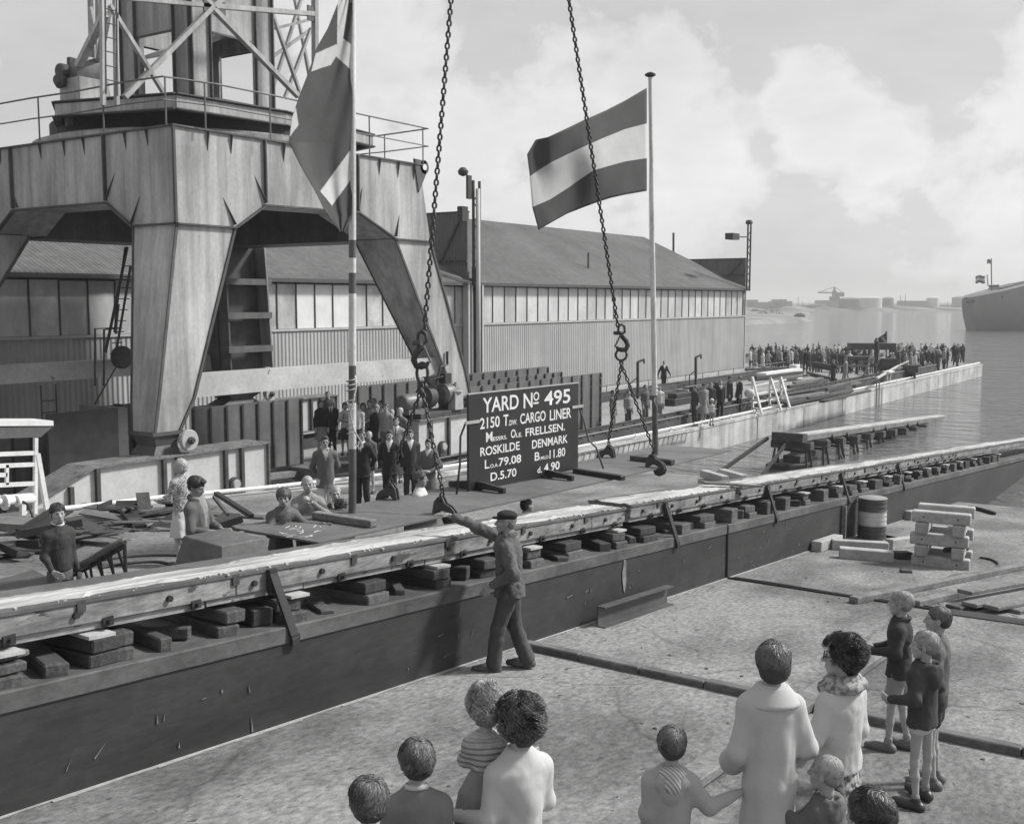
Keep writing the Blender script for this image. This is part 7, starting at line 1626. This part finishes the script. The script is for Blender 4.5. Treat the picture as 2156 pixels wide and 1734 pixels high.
# ================================================================== THE CAST
def foot(x, y): return PG(x, y)
def stand(x, ytop, H, gf=slab):
    """where a person of height H must stand so the top of the head is seen at (x, ytop)"""
    d_ = ray(x, ytop); lo, hi = .0005, .08
    f = lambda t: (CAM + d_ * t)[2] - H - gf((CAM + d_ * t)[0])
    for k in range(400):
        hi = lo + .0002
        if f(hi) <= 0: break
        lo = hi
    for _ in range(30):
        m_ = (lo + hi) / 2
        if f(m_) > 0: lo = m_
        else: hi = m_
    p = CAM + d_ * lo; p[2] = gf(p[0]); return p
C_coat = cloth('pale wool coat', .43, .47, .06, 3); C_knit = cloth('white knit', .45, .50, .10, 3); C_denim = cloth('worn dark denim', .042, .08, .3, 7); C_jack = cloth('blue work jacket', .065, .12, .3, 7)
C_black = cloth('black wool', .014, .022); C_navy = cloth('navy cloth', .028, .042, .3); C_dgrey = cloth('dark grey suiting', .035, .05); C_mgrey = cloth('mid grey suiting', .09, .12); C_lgrey = cloth('light grey cloth', .2, .26); C_beige = cloth('beige raincoat', .24, .3)
C_sweat = cloth('grey sweater', .17, .21, .4, 30); C_short = cloth('khaki shorts', .22, .28); C_white = cloth('white cotton', .48, .56); C_check = mat('checked dress', .12, .42, 45, .9, .2, lo=.45, hi=.5); C_flor = mat('flowered cotton', .06, .42, 26, .9, .2, lo=.42, hi=.56); C_scarfm = mat('flowered scarf', .10, .36, 30, .85, .2, lo=.4, hi=.58)
leather = mat('black leather', .02, .035, 8, .4, .1); leather_b = mat('brown leather', .05, .08, 8, .5, .1); sand = mat('sandal leather', .09, .13, 8, .6)
C_capm = cloth('black cap cloth', .010, .018)
NEAR = .0095
# the man in the cap, waving the load along
mp_ = foot(1074, 1409)
make_person('man in black cap and dark work clothes striding left with one arm stretched out', mp_, -86, 1.70, 'm', top=('jacket', C_jack, dict(hem=.47, g=.027, collar=True, wr=.012, wf=24, sleeve=1.80)), bottom=('trousers', C_denim, .026, .022), hair=('crop', 'grey'), skin_m=skin_d, lean=(0, .03),
            arms={1: ((.13, .20, .855), (.10, .385, .935), (0, 1, .10), dict(n=(0, .1, 1), curl=.25, t=-1)), -1: ((-.175, -.035, .635), (-.125, .125, .545), (-.1, .6, -.8), dict(n=(-1, .2, .2), curl=.9, fist=True))},
            legs={1: ((.05, -.02, .27), (.055, -.105, .05), .1), -1: ((-.055, .07, .275), (-.06, .095, .048), 0.)}, nod=.05, turn=.12, shoes=leather_b, hat=('cap', C_capm), res=NEAR, seed=1, collar=cloth('shirt collar', .2, .25))
# bottom row, from the left
make_person('child with tousled dark hair at the bottom edge, leftmost head in the foreground', stand(777, 1640, 1.40), -12, 1.40, 'm', 'child', top=('sweater', C_dgrey), bottom=('shorts', C_navy), hair=('mop', 'brown'), res=.011, seed=11, shoes=leather)
make_person('boy in grey sweater with white collar seen from behind, left of the toddler', stand(877, 1560, 1.40), -6, 1.40, 'm', 'child', top=('sweater', C_sweat, dict(wr=.005)), bottom=('shorts', C_navy), hair=('mop', 'brown'), res=NEAR, seed=12, nod=.0, turn=.15, collar=C_white, shoes=leather)
mo_p = PD(1093, 1483, 5.2); mo_p = V3(mo_p[0], mo_p[1], slab(mo_p[0]))
make_person('woman with curly hair in white knit top carrying a toddler on her left arm', mo_p, -30, 1.585, 'f', top=('sweater', C_knit, dict(wr=.004, hem=.52)), bottom=('skirt', C_check, (.57, .30, .03)), hair=('curly', 'brown'), res=NEAR, seed=13, turn=.25,
            arms={-1: ((-.125, -.01, .655), (-.165, .16, .61), (-.4, 1, .1), dict(curl=.6)), 1: ((.120, .02, .65), (.02, .17, .62), (-1, .3, .1), dict(curl=.6))}, shoes=leather)
cp = PD(1022, 1449, 5.28); tod_H = .94; tp = V3(cp[0], cp[1], cp[2] - tod_H)
def toddler_skirt(k):
    r = k['r']; u = k['u']; W = k['W']; F = Field(); F.loft([k['ring'](.62 * u, .088 * u, .070 * u), k['ring'](.50 * u, .155 * u, .13 * u), k['ring'](.30 * u, .175 * u, .15 * u)], .02, fold=(11, .08, .30 * u, .6 * u)); V, Q, _ = grow(F, .008, [(.003, 45, 3)]); meshobj('skirt', V, Q, [cloth('grey pleated skirt', .20, .26)], r)
knitm = mat('ribbed pale knit', .40, .5, 30, .9, .3, fine=.1, fsc=90, wave=((0, 0, 1), .030, .006), lines=((0, 0, 1), .030, .3, .78))
make_person('toddler with blond curls in ribbed pale knit, carried on the curly-haired woman\'s arm', tp, -8, tod_H, 'f', 'toddler', .19, top=('sweater', knitm, dict(hem=.56, g=.014, wr=.002)), hair=('perm', 'blond'), res=.008, seed=14, turn=.15,
            arms={1: ((.175, .02, .70), (.27, .10, .66), (1, .5, .0), dict(curl=.6)), -1: ((-.13, .06, .66), (-.10, .16, .60), (.2, 1, 0))}, legs={1: ((.12, .14, .42), (.12, .12, .22), 0.), -1: ((-.02, .14, .42), (-.03, .12, .20), 0.)}, extra=toddler_skirt, shoes=C_white, wide=1.15)
def striped_lining(k):
    r, u = k['r'], k['u']; F = Field(); F.ell((k['lx'](k['sh']), k['ly'](k['sh']) - .055 * u, .838 * u), V3(.064, .046, .034) * u, .01); F.ell((k['lx'](k['sh']), k['ly'](k['sh']) - .092 * u, .795 * u), V3(.040, .022, .040) * u, .02); V, Q, _ = grow(F, .007); meshobj('hood_lining', V, Q, [mat('striped lining', .06, .5, 3, .9, lines=((.7, .5, .5), .018, .5, .12), lo=0, hi=.01)], r)
make_person('child in pale hooded jacket with striped hood lining, holding the coated woman\'s arm', stand(1415, 1530, 1.24), 4, 1.24, 'm', 'child', top=('jacket', cloth('pale poplin', .33, .38, .1), dict(hood=True, hem=.42, g=.024, flare=.02, wr=.004)), bottom=('shorts', C_navy), hair=('short', 'brown'), res=NEAR, seed=15,
            arms={1: ((.20, .0, .66), (.33, .10, .69), (1, .3, .1), dict(curl=.8)), -1: None} if False else {1: ((.20, .0, .66), (.33, .10, .69), (1, .3, .1), dict(curl=.8))}, extra=striped_lining, shoes=leather)
wp_ = PD(1628, 1355, 6.05); wp_ = V3(wp_[0], wp_[1], slab(wp_[0])); HW = PD(1628, 1355, 6.05)[2] - wp_[2]
make_person('woman in long white wool coat with wide collar, seen from behind in the foreground', wp_, -4, HW, 'f', top=('coat', C_coat, dict(hem=.22, flare=.02, g=.022, wr=.007, wf=12, fold=(6, .05, .2 * 1.6, .85 * 1.6), bell=.022, sleeve=1.72)), hair=('bob', 'brown'), res=NEAR, seed=16, wide=.95, nod=.06,
            arms={-1: ((-.128, -.01, .625), (-.095, .11, .535), (.5, 1, 0), dict(curl=.7)), 1: ((.132, .0, .63), (.115, .12, .55), (-.3, 1, 0), dict(curl=.7))}, shoes=leather,
            extra=lambda k: meshobj('wide_collar', *grow(Field().loft([(.785 * k['u'], 0, -.006, .162, .128), (.796 * k['u'], 0, -.006, .160, .128), (.822 * k['u'], 0, -.004, .125, .104), (.846 * k['u'], 0, 0, .090, .082)], .02), .007)[:2], [C_coat], k['r']))
w7 = PD(1776, 1345, 6.4); HW7 = w7[2] - slab(w7[0]); w7g = V3(w7[0], w7[1], slab(w7[0]))
def neck_scarf(k):
    F = Field(); u = k['u']; a = .05 * u
    neck_ring(F, 0, 0, u, .070, .062, .818, .020, .012); neck_ring(F, 0, 0, u, .052, .050, .840, .015, .01)
    V, Q, _ = grow(F, .008, [(.003, 40, 9)]); meshobj('neck_scarf', V, Q, [C_scarfm], k['r'])
make_person('woman in sunglasses with dark curls, white cardigan and flowered scarf, facing left', w7g, -42, HW7, 'f', top=('sweater', C_knit, dict(hem=.50, wr=.005, g=.016)), bottom=('skirt', C_flor, (.56, .26, .03)), hair=('curly', 'dark'), res=NEAR, seed=17, turn=.5, hat=('glasses', mat('dark lens', .01, .012, 3, .15), 1), wide=1.03,
            arms={-1: ((-.128, .03, .645), (-.12, .20, .71), (.2, .7, .7), dict(curl=.5, n=(-1, 0, .3))), 1: ((.125, -.01, .635), (.09, .13, .57), (-.6, 1, .2), dict(curl=.6))}, shoes=leather, extra=neck_scarf)
make_person('small boy with short fair hair in hooded jacket, below the woman in sunglasses', stand(1741, 1592, 1.10), -35, 1.10, 'm', 'toddler', .20, top=('jacket', cloth('dull grey jacket', .10, .15, .4), dict(hood=True, g=.022, wr=.005)), bottom=('shorts', C_navy), hair=('crop', 'blond'), res=NEAR, seed=18, turn=.3, shoes=leather,
            arms={-1: ((-.16, .08, .70), (-.20, .20, .80), (0, .5, 1), dict(curl=.6))})
make_person('person with short dark hair at the bottom edge, below the boy in the hooded jacket'.replace(' the boy in the hooded jacket', ' the three boys'), PD(1835, 1662, 4.2) * [1, 1, 0] + [0, 0, PD(1835, 1662, 4.2)[2] - 1.62], -20, 1.62, 'm', top=('shirt', C_mgrey), bottom=('trousers', C_dgrey), hair=('short', 'dark'), res=.012, seed=19, shoes=leather)
# the three boys at the right
b1 = foot(1886, 1578)
make_person('tall fair-haired boy in dark jacket and pale shorts, hindmost left of the three boys', b1, -62, PD(1895, 1236, (b1 - CAM) @ (_F * _cp + V3(0, 0, -_sp)))[2] - b1[2], 'm', 'child', top=('jacket', C_navy, dict(g=.022, wr=.005, collar=True)), bottom=('shorts', C_short, .5), hair=('short', 'blond'), res=NEAR, seed=20, shoes=sand, socks=C_lgrey,
            arms={-1: ((-.15, .0, .655), (-.10, .15, .64), (.3, 1, .1), dict(curl=.7)), 1: ((.14, .02, .65), (.05, .16, .62), (-.5, 1, 0), dict(curl=.7))}, legs={1: ((.05, -.02, .27), (.055, -.06, .045), .1), -1: ((-.05, .03, .27), (-.055, .04, .045), 0.)})
b2 = foot(1962, 1652)
make_person('boy with cropped dark hair standing half hidden behind the boy in the hooded jacket', b2, -60, PD(1965, 1266, (b2 - CAM) @ (_F * _cp + V3(0, 0, -_sp)))[2] - b2[2], 'm', 'child', top=('sweater', cloth('speckled sweater', .07, .14, .4)), bottom=('shorts', C_navy, .5), hair=('crop', 'brown'), res=NEAR, seed=21, turn=.15, shoes=sand)
b3 = foot(1935, 1693)
make_person('boy with fair hair in dark hooded anorak and very short pale shorts, rightmost in front', b3, -38, PD(1968, 1319, (b3 - CAM) @ (_F * _cp + V3(0, 0, -_sp)))[2] - b3[2], 'm', 'child', top=('jacket', cloth('dark anorak', .035, .055, .35), dict(hood=True, g=.026, hem=.475, wr=.005)), bottom=('shorts', cloth('pale swim shorts', .42, .5), .10), hair=('short', 'blond'), res=NEAR, seed=22, turn=.45, shoes=leather, socks=C_lgrey,
            arms={-1: ((-.155, -.03, .665), (-.145, .12, .62), (.3, 1, 0), dict(curl=.7)), 1: ((.17, .0, .67), (.22, .10, .60), (.2, 1, -.2), dict(curl=.6))}, legs={1: ((.07, .0, .27), (.09, .02, .045), .2), -1: ((-.065, .0, .27), (-.085, -.03, .045), -.2)})
# people on the slip floor, beyond the way
MID = .013
make_person('boy in dark sweater with white collar standing beyond the way at the far left', stand(120, 1060, 1.53), 130, 1.53, 'm', 'child', .21, top=('sweater', cloth('dark green sweater', .028, .045, .5), dict(g=.014, wr=.005)), bottom=('trousers', C_mgrey), hair=('short', 'dark'), lod=0, res=.012, seed=30, turn=-.25, collar=C_white, shoes=leather,
            arms={1: ((.118, .0, .63), (.10, .10, .54), (-.2, 1, -.3), dict(curl=.6)), -1: ((-.115, -.02, .62), (-.115, .05, .49), (0, .3, -1), dict(curl=.7))})
make_person('girl with fair curls in patterned top and white skirt, standing before the crane bogie', stand(379, 966, 1.64), -60, 1.64, 'f', top=('shirt', C_check, dict(sleeve=.45)), bottom=('skirt', C_white, (.57, .28, .03)), hair=('perm', 'blond'), lod=1, res=.014, seed=31, shoes=leather,
            arms={-1: ((-.13, .03, .63), (-.05, .14, .63), (1, .5, 0)), 1: ((.13, .03, .63), (.05, .14, .63), (-1, .5, 0))})
make_person('young man with dark wavy hair in open work jacket, looking down beside the steel hood', stand(412, 1005, 1.74), 105, 1.74, 'm', wide=.92, top=('jacket', cloth('grey work jacket', .09, .13, .4), dict(vneck=.20, shirt=C_lgrey, collar=True, sleeve=1.55, wr=.005)), bottom=('trousers', C_mgrey), hair=('quiff', 'dark'), lod=0, res=.013, seed=32, nod=-.35, shoes=leather, skin_m=skin_d,
            arms={1: ((.14, .03, .64), (.05, .19, .63), (-.3, 1, 0), dict(curl=.7)), -1: ((-.14, .03, .64), (-.03, .19, .62), (.3, 1, 0), dict(curl=.7))})
def pl_stand(x, y, H, dep): p = PD(x, y, dep); return V3(p[0], p[1], p[2] - H)
SG = 'workers gathered behind the hoisted plate'
def worker(label, x, y, dep, face, **k):
    p = PD(x, y, dep); H = min(1.80, max(1.30, p[2] - slab(p[0]))); return make_person(label, V3(p[0], p[1], p[2] - H), face, H, lod=k.pop('lod', 0), res=.013, shoes=leather, **k)
worker('fluffy-haired young man leaning over the left corner of the plate, hand at his chin', 588, 1024, 13.7, 150, top=('jacket', C_mgrey, dict(wr=.005)), bottom=('trousers', C_dgrey), hair=('mop', 'brown'), seed=33, lean=(0, .12), nod=-.1, turn=-.4, arms={1: ((.15, .16, .66), (.02, .20, .76), (-.1, .2, 1), dict(curl=.8)), -1: ((-.16, .2, .70), (-.25, .34, .72), (-.6, 1, 0), dict(curl=.5))}, skin_m=skin_d)
worker('bald man in pale shirt raising both hands to his mouth, behind the plate', 647, 1001, 14.3, 165, top=('shirt', C_lgrey), bottom=('trousers', C_dgrey), hair=('bald', 'grey'), seed=34, arms={1: ((.15, .14, .70), (.02, .17, .80), (-.6, .3, .7), dict(curl=.8)), -1: ((-.15, .14, .70), (-.02, .17, .80), (.6, .3, .7), dict(curl=.8))})
worker('balding man in dark jacket and tie reaching left, left of the striped pole', 706, 1021, 14.9, 165, top=('suit', C_dgrey, dict(tie=C_black)), bottom=('trousers', C_dgrey), hair=('bald', 'dark'), seed=35, arms={1: ((.20, .16, .74), (.32, .28, .80), (.7, .8, 0), dict(curl=.5))}, nod=-.1)
worker('dark-haired man bending low by the striped pole, eyes just above the plate', 717, 1052, 14.6, 165, top=('jacket', C_mgrey), bottom=('trousers', C_dgrey), hair=('short', 'dark'), seed=36, nod=-.3, skin_m=skin_d)
worker('laughing man in white shirt in profile facing right, behind the middle of the plate', 884, 992, 15.9, 98, top=('shirt', C_white), bottom=('trousers', C_dgrey), hair=('short', 'brown'), seed=37, skin_m=skin_d)
worker('dark-clothed man stooping under the plate behind the man in the cap', 1092, 1050, 15.9, 60, top=('jacket', C_black, dict(g=.03)), bottom=('trousers', C_black), hair=('short', 'dark'), seed=38, lean=(0, .1), lod=1)
# spectators: first row on the slip floor
R1 = 'well-dressed spectators on the slip floor'
def mk(label, x, y, H, face=180, gf=slab, grp=R1, **k):
    k.setdefault('lod', 1); k.setdefault('res', .014); k.setdefault('shoes', leather); return make_person(label, stand(x, y, H, gf), face, H, group=grp, **k)
back = dict(arms={1: ((.15, -.06, .64), (.07, -.12, .53), (-1, 0, -.4)), -1: ((-.15, -.06, .64), (-.07, -.12, .53), (1, 0, -.4))})
mk('man with glasses in light tweed jacket and white trousers, leftmost of the first row', 684, 918, 1.76, 165, top=('suit', C_mgrey, dict(shirt=C_check, tie=C_check)), bottom=('trousers', C_white), hair=('quiff', 'dark'), seed=40, hat=('glasses', leather), **back)
mk('tall man in black suit and black tie standing just right of the striped pole', 762, 907, 1.76, 195, top=('suit', C_black, dict(tie=C_black)), bottom=('trousers', C_black), hair=('short', 'dark'), seed=41, skin_m=skin_d, **back)
mk('fair-haired boy in sweater behind the man in black beside the striped pole', 777, 908, 1.55, 180, top=('sweater', C_mgrey), bottom=('shorts', C_navy), hair=('short', 'blond'), seed=42, age='child')
mk('man in black suit with white pocket handkerchief, hands behind him, centre of the row', 820, 906, 1.74, 182, top=('suit', C_black, dict(tie=C_white)), bottom=('trousers', C_black), hair=('quiff', 'dark'), seed=43, **back)
mk('man in mid grey suit standing just left of the near chain leg', 863, 905, 1.74, 170, top=('suit', C_dgrey, dict(hem=.40, tie=C_white)), bottom=('trousers', C_dgrey), hair=('quiff', 'brown'), seed=44)
mk('youth in grey overall coat with hands clasped, rightmost of the first row', 902, 924, 1.62, 190, top=('coat', C_mgrey, dict(hem=.26, flare=.02, vneck=.08, shirt=C_white)), bottom=('trousers', C_mgrey), hair=('quiff', 'dark'), seed=45, arms={1: ((.18, .0, .63), (.05, .14, .57), (-1, .4, 0)), -1: ((-.18, .0, .63), (-.05, .14, .57), (1, .4, 0))})
mk('young man in light suit with striped tie, behind the centre of the first row', 834, 879, 1.72, 180, lambda u: slab(u) + .12, top=('suit', C_lgrey, dict(tie=C_dgrey)), bottom=('trousers', C_lgrey), hair=('short', 'dark'), seed=46)
R2 = 'spectators standing on the steel girders'
gq = lambda u: 2.09
mk('woman in black sweater and pale skirt, leftmost on the girders', 675, 842, 1.66, 150, gq, R2, sex='f', top=('sweater', C_black, dict(g=.022)), bottom=('skirt', C_lgrey, (.55, .28, .03)), hair=('curly', 'dark'), seed=50)
mk('boy in dark blazer with fair hair, beside the woman in the black sweater', 697, 840, 1.62, 180, gq, R2, top=('suit', C_navy, dict(tie=C_navy)), bottom=('trousers', C_navy), hair=('short', 'blond'), seed=51)
mk('man whose head shows above the boy in the dark blazer', 690, 824, 1.72, 180, gq, R2, top=('shirt', C_mgrey), bottom=('trousers', C_dgrey), hair=('short', 'dark'), seed=52)
mk('girl in white cardigan and wide dark skirt, just left of the striped pole', 726, 847, 1.58, 178, gq, R2, sex='f', top=('sweater', C_white), bottom=('skirt', C_dgrey, (.57, .30, .07)), hair=('bob', 'dark'), seed=53, arms={1: ((.12, .06, .65), (.03, .10, .72), (-.3, .2, 1)), -1: ((-.12, .05, .65), (.0, .12, .66), (1, .2, .3))})
mk('woman in belted beige raincoat just right of the striped pole', 764, 848, 1.62, 175, gq, R2, sex='f', top=('coat', C_beige, dict(hem=.28, flare=.02)), hair=('bob', 'dark'), seed=54, arms={1: ((.14, .04, .66), (.02, .13, .66), (-1, .2, 0)), -1: ((-.14, .04, .66), (-.02, .13, .64), (1, .2, 0))})
mk('young man with dark hair looking over the raincoat woman\'s shoulder', 778, 842, 1.70, 185, gq, R2, top=('shirt', C_lgrey), bottom=('trousers', C_dgrey), hair=('quiff', 'dark'), seed=55)
mk('woman in black coat and headscarf in the middle of the girders', 793, 852, 1.58, 182, gq, R2, sex='f', top=('coat', C_black, dict(hem=.32, g=.03)), hair=('bob', 'dark'), seed=56, hat=('scarf', C_scarfm))
mk('woman in white jacket with dark curls, behind the headscarf woman', 802, 843, 1.64, 190, gq, R2, sex='f', top=('jacket', C_white), bottom=('skirt', C_lgrey, (.57, .3, .03)), hair=('curly', 'dark'), seed=57)
mk('small girl in checked coat standing in front of the headscarf woman', 801, 873, 1.22, 178, lambda u: 2.0, R2, sex='f', age='child', top=('coat', cloth('tweed child coat', .07, .12, .5), dict(hem=.36)), hair=('short', 'brown'), seed=58)
mk('fair-haired boy in dark jacket, rightmost on the girders', 825, 862, 1.45, 185, gq, R2, age='child', top=('suit', C_black, dict(tie=C_white)), bottom=('trousers', C_black), hair=('short', 'blond'), seed=59)
for k_, (x_, y_, kw_) in enumerate(((751, 846, dict(top=('shirt', C_white), bottom=('trousers', C_dgrey))), (787, 838, dict(top=('shirt', C_lgrey), bottom=('trousers', C_dgrey))), (813, 850, dict(top=('sweater', C_lgrey), bottom=('trousers', C_mgrey))), (842, 858, dict(top=('jacket', C_mgrey), bottom=('trousers', C_dgrey))))):
    mk('%s-topped onlooker at the back of the girder group, %s from the left' % (('white', 'pale', 'light grey', 'grey')[k_], ordw[k_]), x_, y_, 1.68, 185 + 8 * k_, gq, R2, hair=('short', ('dark', 'brown', 'dark', 'blond')[k_]), seed=62 + k_, **kw_)
mk('man in grey jacket half hidden behind the left edge of the sign board', 976, 860, 1.74, 110, lambda u: slab(u) + .1, R1, top=('suit', C_dgrey), bottom=('trousers', C_mgrey), hair=('short', 'dark'), seed=60)
# people on the quay right of the sign
R3 = 'people waiting by the rail on the quay'
quay = lambda u: QZ
for k_, (lab, x, y, H, kw) in enumerate((
    ('dark-haired worker in rolled shirt and pale trousers behind the left lower chain', 1291, 821, 1.74, dict(face=120, top=('shirt', C_mgrey), bottom=('trousers', C_lgrey), hair=('short', 'dark'))),
    ('boy in horizontally striped sweater and dark trousers, hands in pockets', 1323, 822, 1.62, dict(face=150, top=('sweater', mat('striped jersey', .07, .3, 3, .9, lines=((0, 0, 1), .11, .5, .3), lo=.0, hi=.05)), bottom=('trousers', C_dgrey), hair=('short', 'dark'))),
    ('man in dark overalls standing left of the white flagpole foot', 1359, 810, 1.76, dict(face=140, top=('jacket', C_mgrey), bottom=('trousers', C_mgrey), hair=('short', 'brown'))),
    ('man in white shirt just right of the white flagpole', 1388, 811, 1.7, dict(face=180, top=('shirt', C_white), bottom=('trousers', C_lgrey), hair=('short', 'dark'))),
    ('worker in black jacket facing left at the left of the waiting group', 1464, 812, 1.70, dict(face=-120, top=('jacket', C_dgrey), bottom=('trousers', C_dgrey), hair=('short', 'dark'))),
    ('old man in pale grey raincoat and cap in the waiting group', 1482, 808, 1.70, dict(face=160, top=('coat', C_lgrey, dict(hem=.22, g=.03)), hair=('short', 'grey'), hat=('cap', C_dgrey))),
    ('man in grey jersey with pale collar behind the raincoat man', 1497, 805, 1.70, dict(face=180, top=('sweater', C_dgrey), bottom=('trousers', C_dgrey), hair=('short', 'brown'), collar=C_white)),
    ('man in black suit with white shirt in the middle of the waiting group', 1517, 801, 1.72, dict(face=175, top=('suit', C_black, dict(tie=C_black)), bottom=('trousers', C_black), hair=('short', 'brown'))),
    ('tall man in dark coat and cap talking, right side of the waiting group', 1537, 791, 1.78, dict(face=120, top=('jacket', C_navy, dict(hem=.4)), bottom=('trousers', C_dgrey), hair=('short', 'dark'), hat=('cap', C_mgrey))),
    ('man in dark suit facing left with a pale ball-like bundle at his side', 1557, 792, 1.76, dict(face=-110, top=('suit', C_navy), bottom=('trousers', C_navy), hair=('short', 'dark'))),
    ('small boy with white hat in front of the waiting group', 1499, 840, 1.15, dict(face=180, age='toddler', top=('shirt', C_white), bottom=('shorts', C_lgrey), hair=('short', 'dark'), hat=('hat', C_white))))):
    fc_ = kw.pop('face'); mk(lab, x, y, H, fc_, quay, R3, seed=70 + k_, res=.02, **kw)
bd = stand(1557, 792, 1.76, quay) + V3(.3, -.4, .95); tag(MB().lathe(bd, [(.05, -.22), (.2, -.15), (.26, 0), (.2, .15), (.05, .22)], 16).build('bundle', C_white, smooth=True), 'pale round bundle held by the man in the dark suit at the rail', 'bundle')
make_person('man in black suit walking along the foot of the hall wall between the lamp posts', stand(1398, 760, 1.76, quay) , 170, 1.76, 'm', top=('suit', C_black), bottom=('trousers', C_black), hair=('short', 'dark'), lod=1, res=.022, seed=90, legs={1: ((.05, .05, .27), (.055, .12, .05), 0.), -1: ((-.05, -.02, .27), (-.055, -.12, .06), 0.)}, arms={1: ((.16, -.05, .64), (.2, .0, .5), (0, .2, -1)), -1: ((-.16, .03, .64), (-.2, .1, .52), (0, .2, -1))}, shoes=leather)
for lab, x, y, kw in (('worker in dark overalls bending towards his mate before the slanting spar', 1755, 757, dict(top=('jacket', C_dgrey), bottom=('trousers', C_dgrey), hat=('cap', C_dgrey))), ('worker in light overalls and hat standing by the rail before the slanting spar', 1781, 752, dict(top=('jacket', C_lgrey), bottom=('trousers', C_lgrey), hat=('cap', C_lgrey)))):
    make_person(lab, stand(x, y, 1.74, quay), 60 if 'dark' in lab else -60, 1.74, 'm', hair=('short', 'brown'), lod=2, res=.03, arms={1: ((.15, .08, .66), (.1, .22, .62), (0, 1, 0)), -1: ((-.15, .08, .66), (-.1, .22, .62), (0, 1, 0))}, **kw)
# the far crowd: eight bodies shared by seventy-odd people, each with own clothes, height and stance
protos = []
for k_ in range(8):
    f_ = k_ % 4 == 3
    protos.append(make_person('x', (0, 0, 0), 0, 1.72, 'f' if f_ else 'm', hair=('short', 'brown'), lod=2, res=.036, top=('jacket', C_dgrey, dict(hem=(.45, .42, .25, .27, .45, .4, .24, .3)[k_], flare=(.01, .01, .03, .04, .0, .01, .03, .05)[k_])), bottom=('skirt' if f_ else 'trousers', C_dgrey), hat=('cap', 0) if k_ in (1, 6) else None,
        arms=[None, {1: ((.15, .03, .66), (.03, .14, .66), (-1, .3, 0)), -1: ((-.15, .03, .66), (-.03, .14, .64), (1, .3, 0))}, None, {-1: ((-.15, .05, .66), (-.1, .12, .70), (0, .4, 1))}, {1: ((.17, -.05, .64), (.09, .02, .55), (-1, .3, 0)), -1: ((-.17, -.05, .64), (-.09, .02, .55), (1, .3, 0))}, None, {1: ((.16, .05, .66), (.12, .16, .73), (0, .3, 1))}, None][k_], legs=None if k_ % 2 else {1: ((.06, .02, .27), (.085, .0, .045), .2), -1: ((-.06, .0, .27), (-.08, .02, .045), -.2)}, lean=((.02, 0), (0, .03), (-.02, 0), (0, 0))[k_ % 4]))
tops_ = [(C_black, 'black'), (C_navy, 'navy'), (C_dgrey, 'dark grey'), (C_mgrey, 'mid grey'), (C_lgrey, 'pale grey'), (C_beige, 'beige'), (C_dgrey, 'charcoal'), (C_white, 'white')]
q = random.Random(77); used = set(); spots = []
xs_ = [1580, 1584, 1591, 1600, 1606, 1618, 1624, 1634, 1641, 1650, 1657, 1668, 1676, 1684, 1692, 1700, 1712, 1720, 1724, 1733, 1742, 1750, 1757, 1766, 1774, 1782, 1791, 1800, 1812, 1824, 1836, 1848]
ys_ = [y_ - 8 for y_ in [742, 733, 738, 733, 740, 731, 735, 729, 736, 733, 738, 735, 732, 738, 740, 733, 731, 736, 728, 740, 736, 739, 733, 731, 738, 734, 737, 742, 744, 746, 745, 744]]
spots += list(zip(xs_, ys_))
x = 1876
while x < 2030:
    spots.append((x, q.choice((722, 724, 727, 730, 733, 737, 742)))); x += q.uniform(2.0, 3.6)
spots += [(x_ + q.uniform(-2, 2), 733 + q.uniform(-5, 6)) for x_ in range(1584, 1850, 6)]
spots += [(2018, 724), (2029, 722), (2046, 727), (1840, 726), (1846, 711)]
for i, (x, y) in enumerate(spots):
    pr_ = protos[i % 8] if i < 8 else protos[q.randrange(8)]; o = pr_ if i < 8 else pr_.copy()
    if i >= 8: COL.objects.link(o)
    H = q.uniform(1.6, 1.8) if q.random() > .1 else q.uniform(1.35, 1.5); gfn = (lambda u: QZ - .15) if y != 711 else (lambda u: QZ + 1.2)
    o.location = stand(x, y, H, gfn); o.location.y = max(o.location.y, 20.15); o.scale = (q.uniform(.9, 1.12),) * 2 + (H / 1.72,)
    o.rotation_euler[2] = HEAD - R(q.choice((180, 160, 200, 90, -90, 140, -140, 0, 40))) - R(90) + q.uniform(-.3, .3)
    tm = q.choice(tops_) if y != 711 else tops_[1]; bm_ = q.choice((C_black, C_dgrey, C_navy, C_mgrey, C_dgrey)); hm_ = q.choice(('dark', 'dark', 'brown', 'grey', 'blond'))
    for si, m_ in ((1, H_[hm_]), (2, tm[0]), (3, bm_)):
        o.material_slots[si].link = 'OBJECT'; o.material_slots[si].material = m_
    o['label'] = '%s-clad %s, %s from the left in the far crowd' % (tm[1].replace(' ', '-'), 'figure, %s hair' % {'dark': 'dark', 'brown': 'brown', 'grey': 'grey', 'blond': 'fair'}[hm_], ordinal(sorted(s[0] for s in spots).index(x))); o['category'] = 'person'; o['group'] = 'far crowd on the quay end'

# ================================================================== AIR
hm = bpy.data.materials.new('haze air'); hm.use_nodes = True; hn = hm.node_tree.nodes; hn.clear()
ho = hn.new('ShaderNodeOutputMaterial'); hv = hn.new('ShaderNodeVolumePrincipled'); hv.inputs['Density'].default_value = .00065; hv.inputs['Color'].default_value = (.9, .9, .9, 1); hv.inputs['Anisotropy'].default_value = .2
hm.node_tree.links.new(hv.outputs[0], ho.inputs['Volume'])
tag(MB().box(-330, -4100, -8, 9100, 9100, 30).build('haze', hm), kind='stuff')
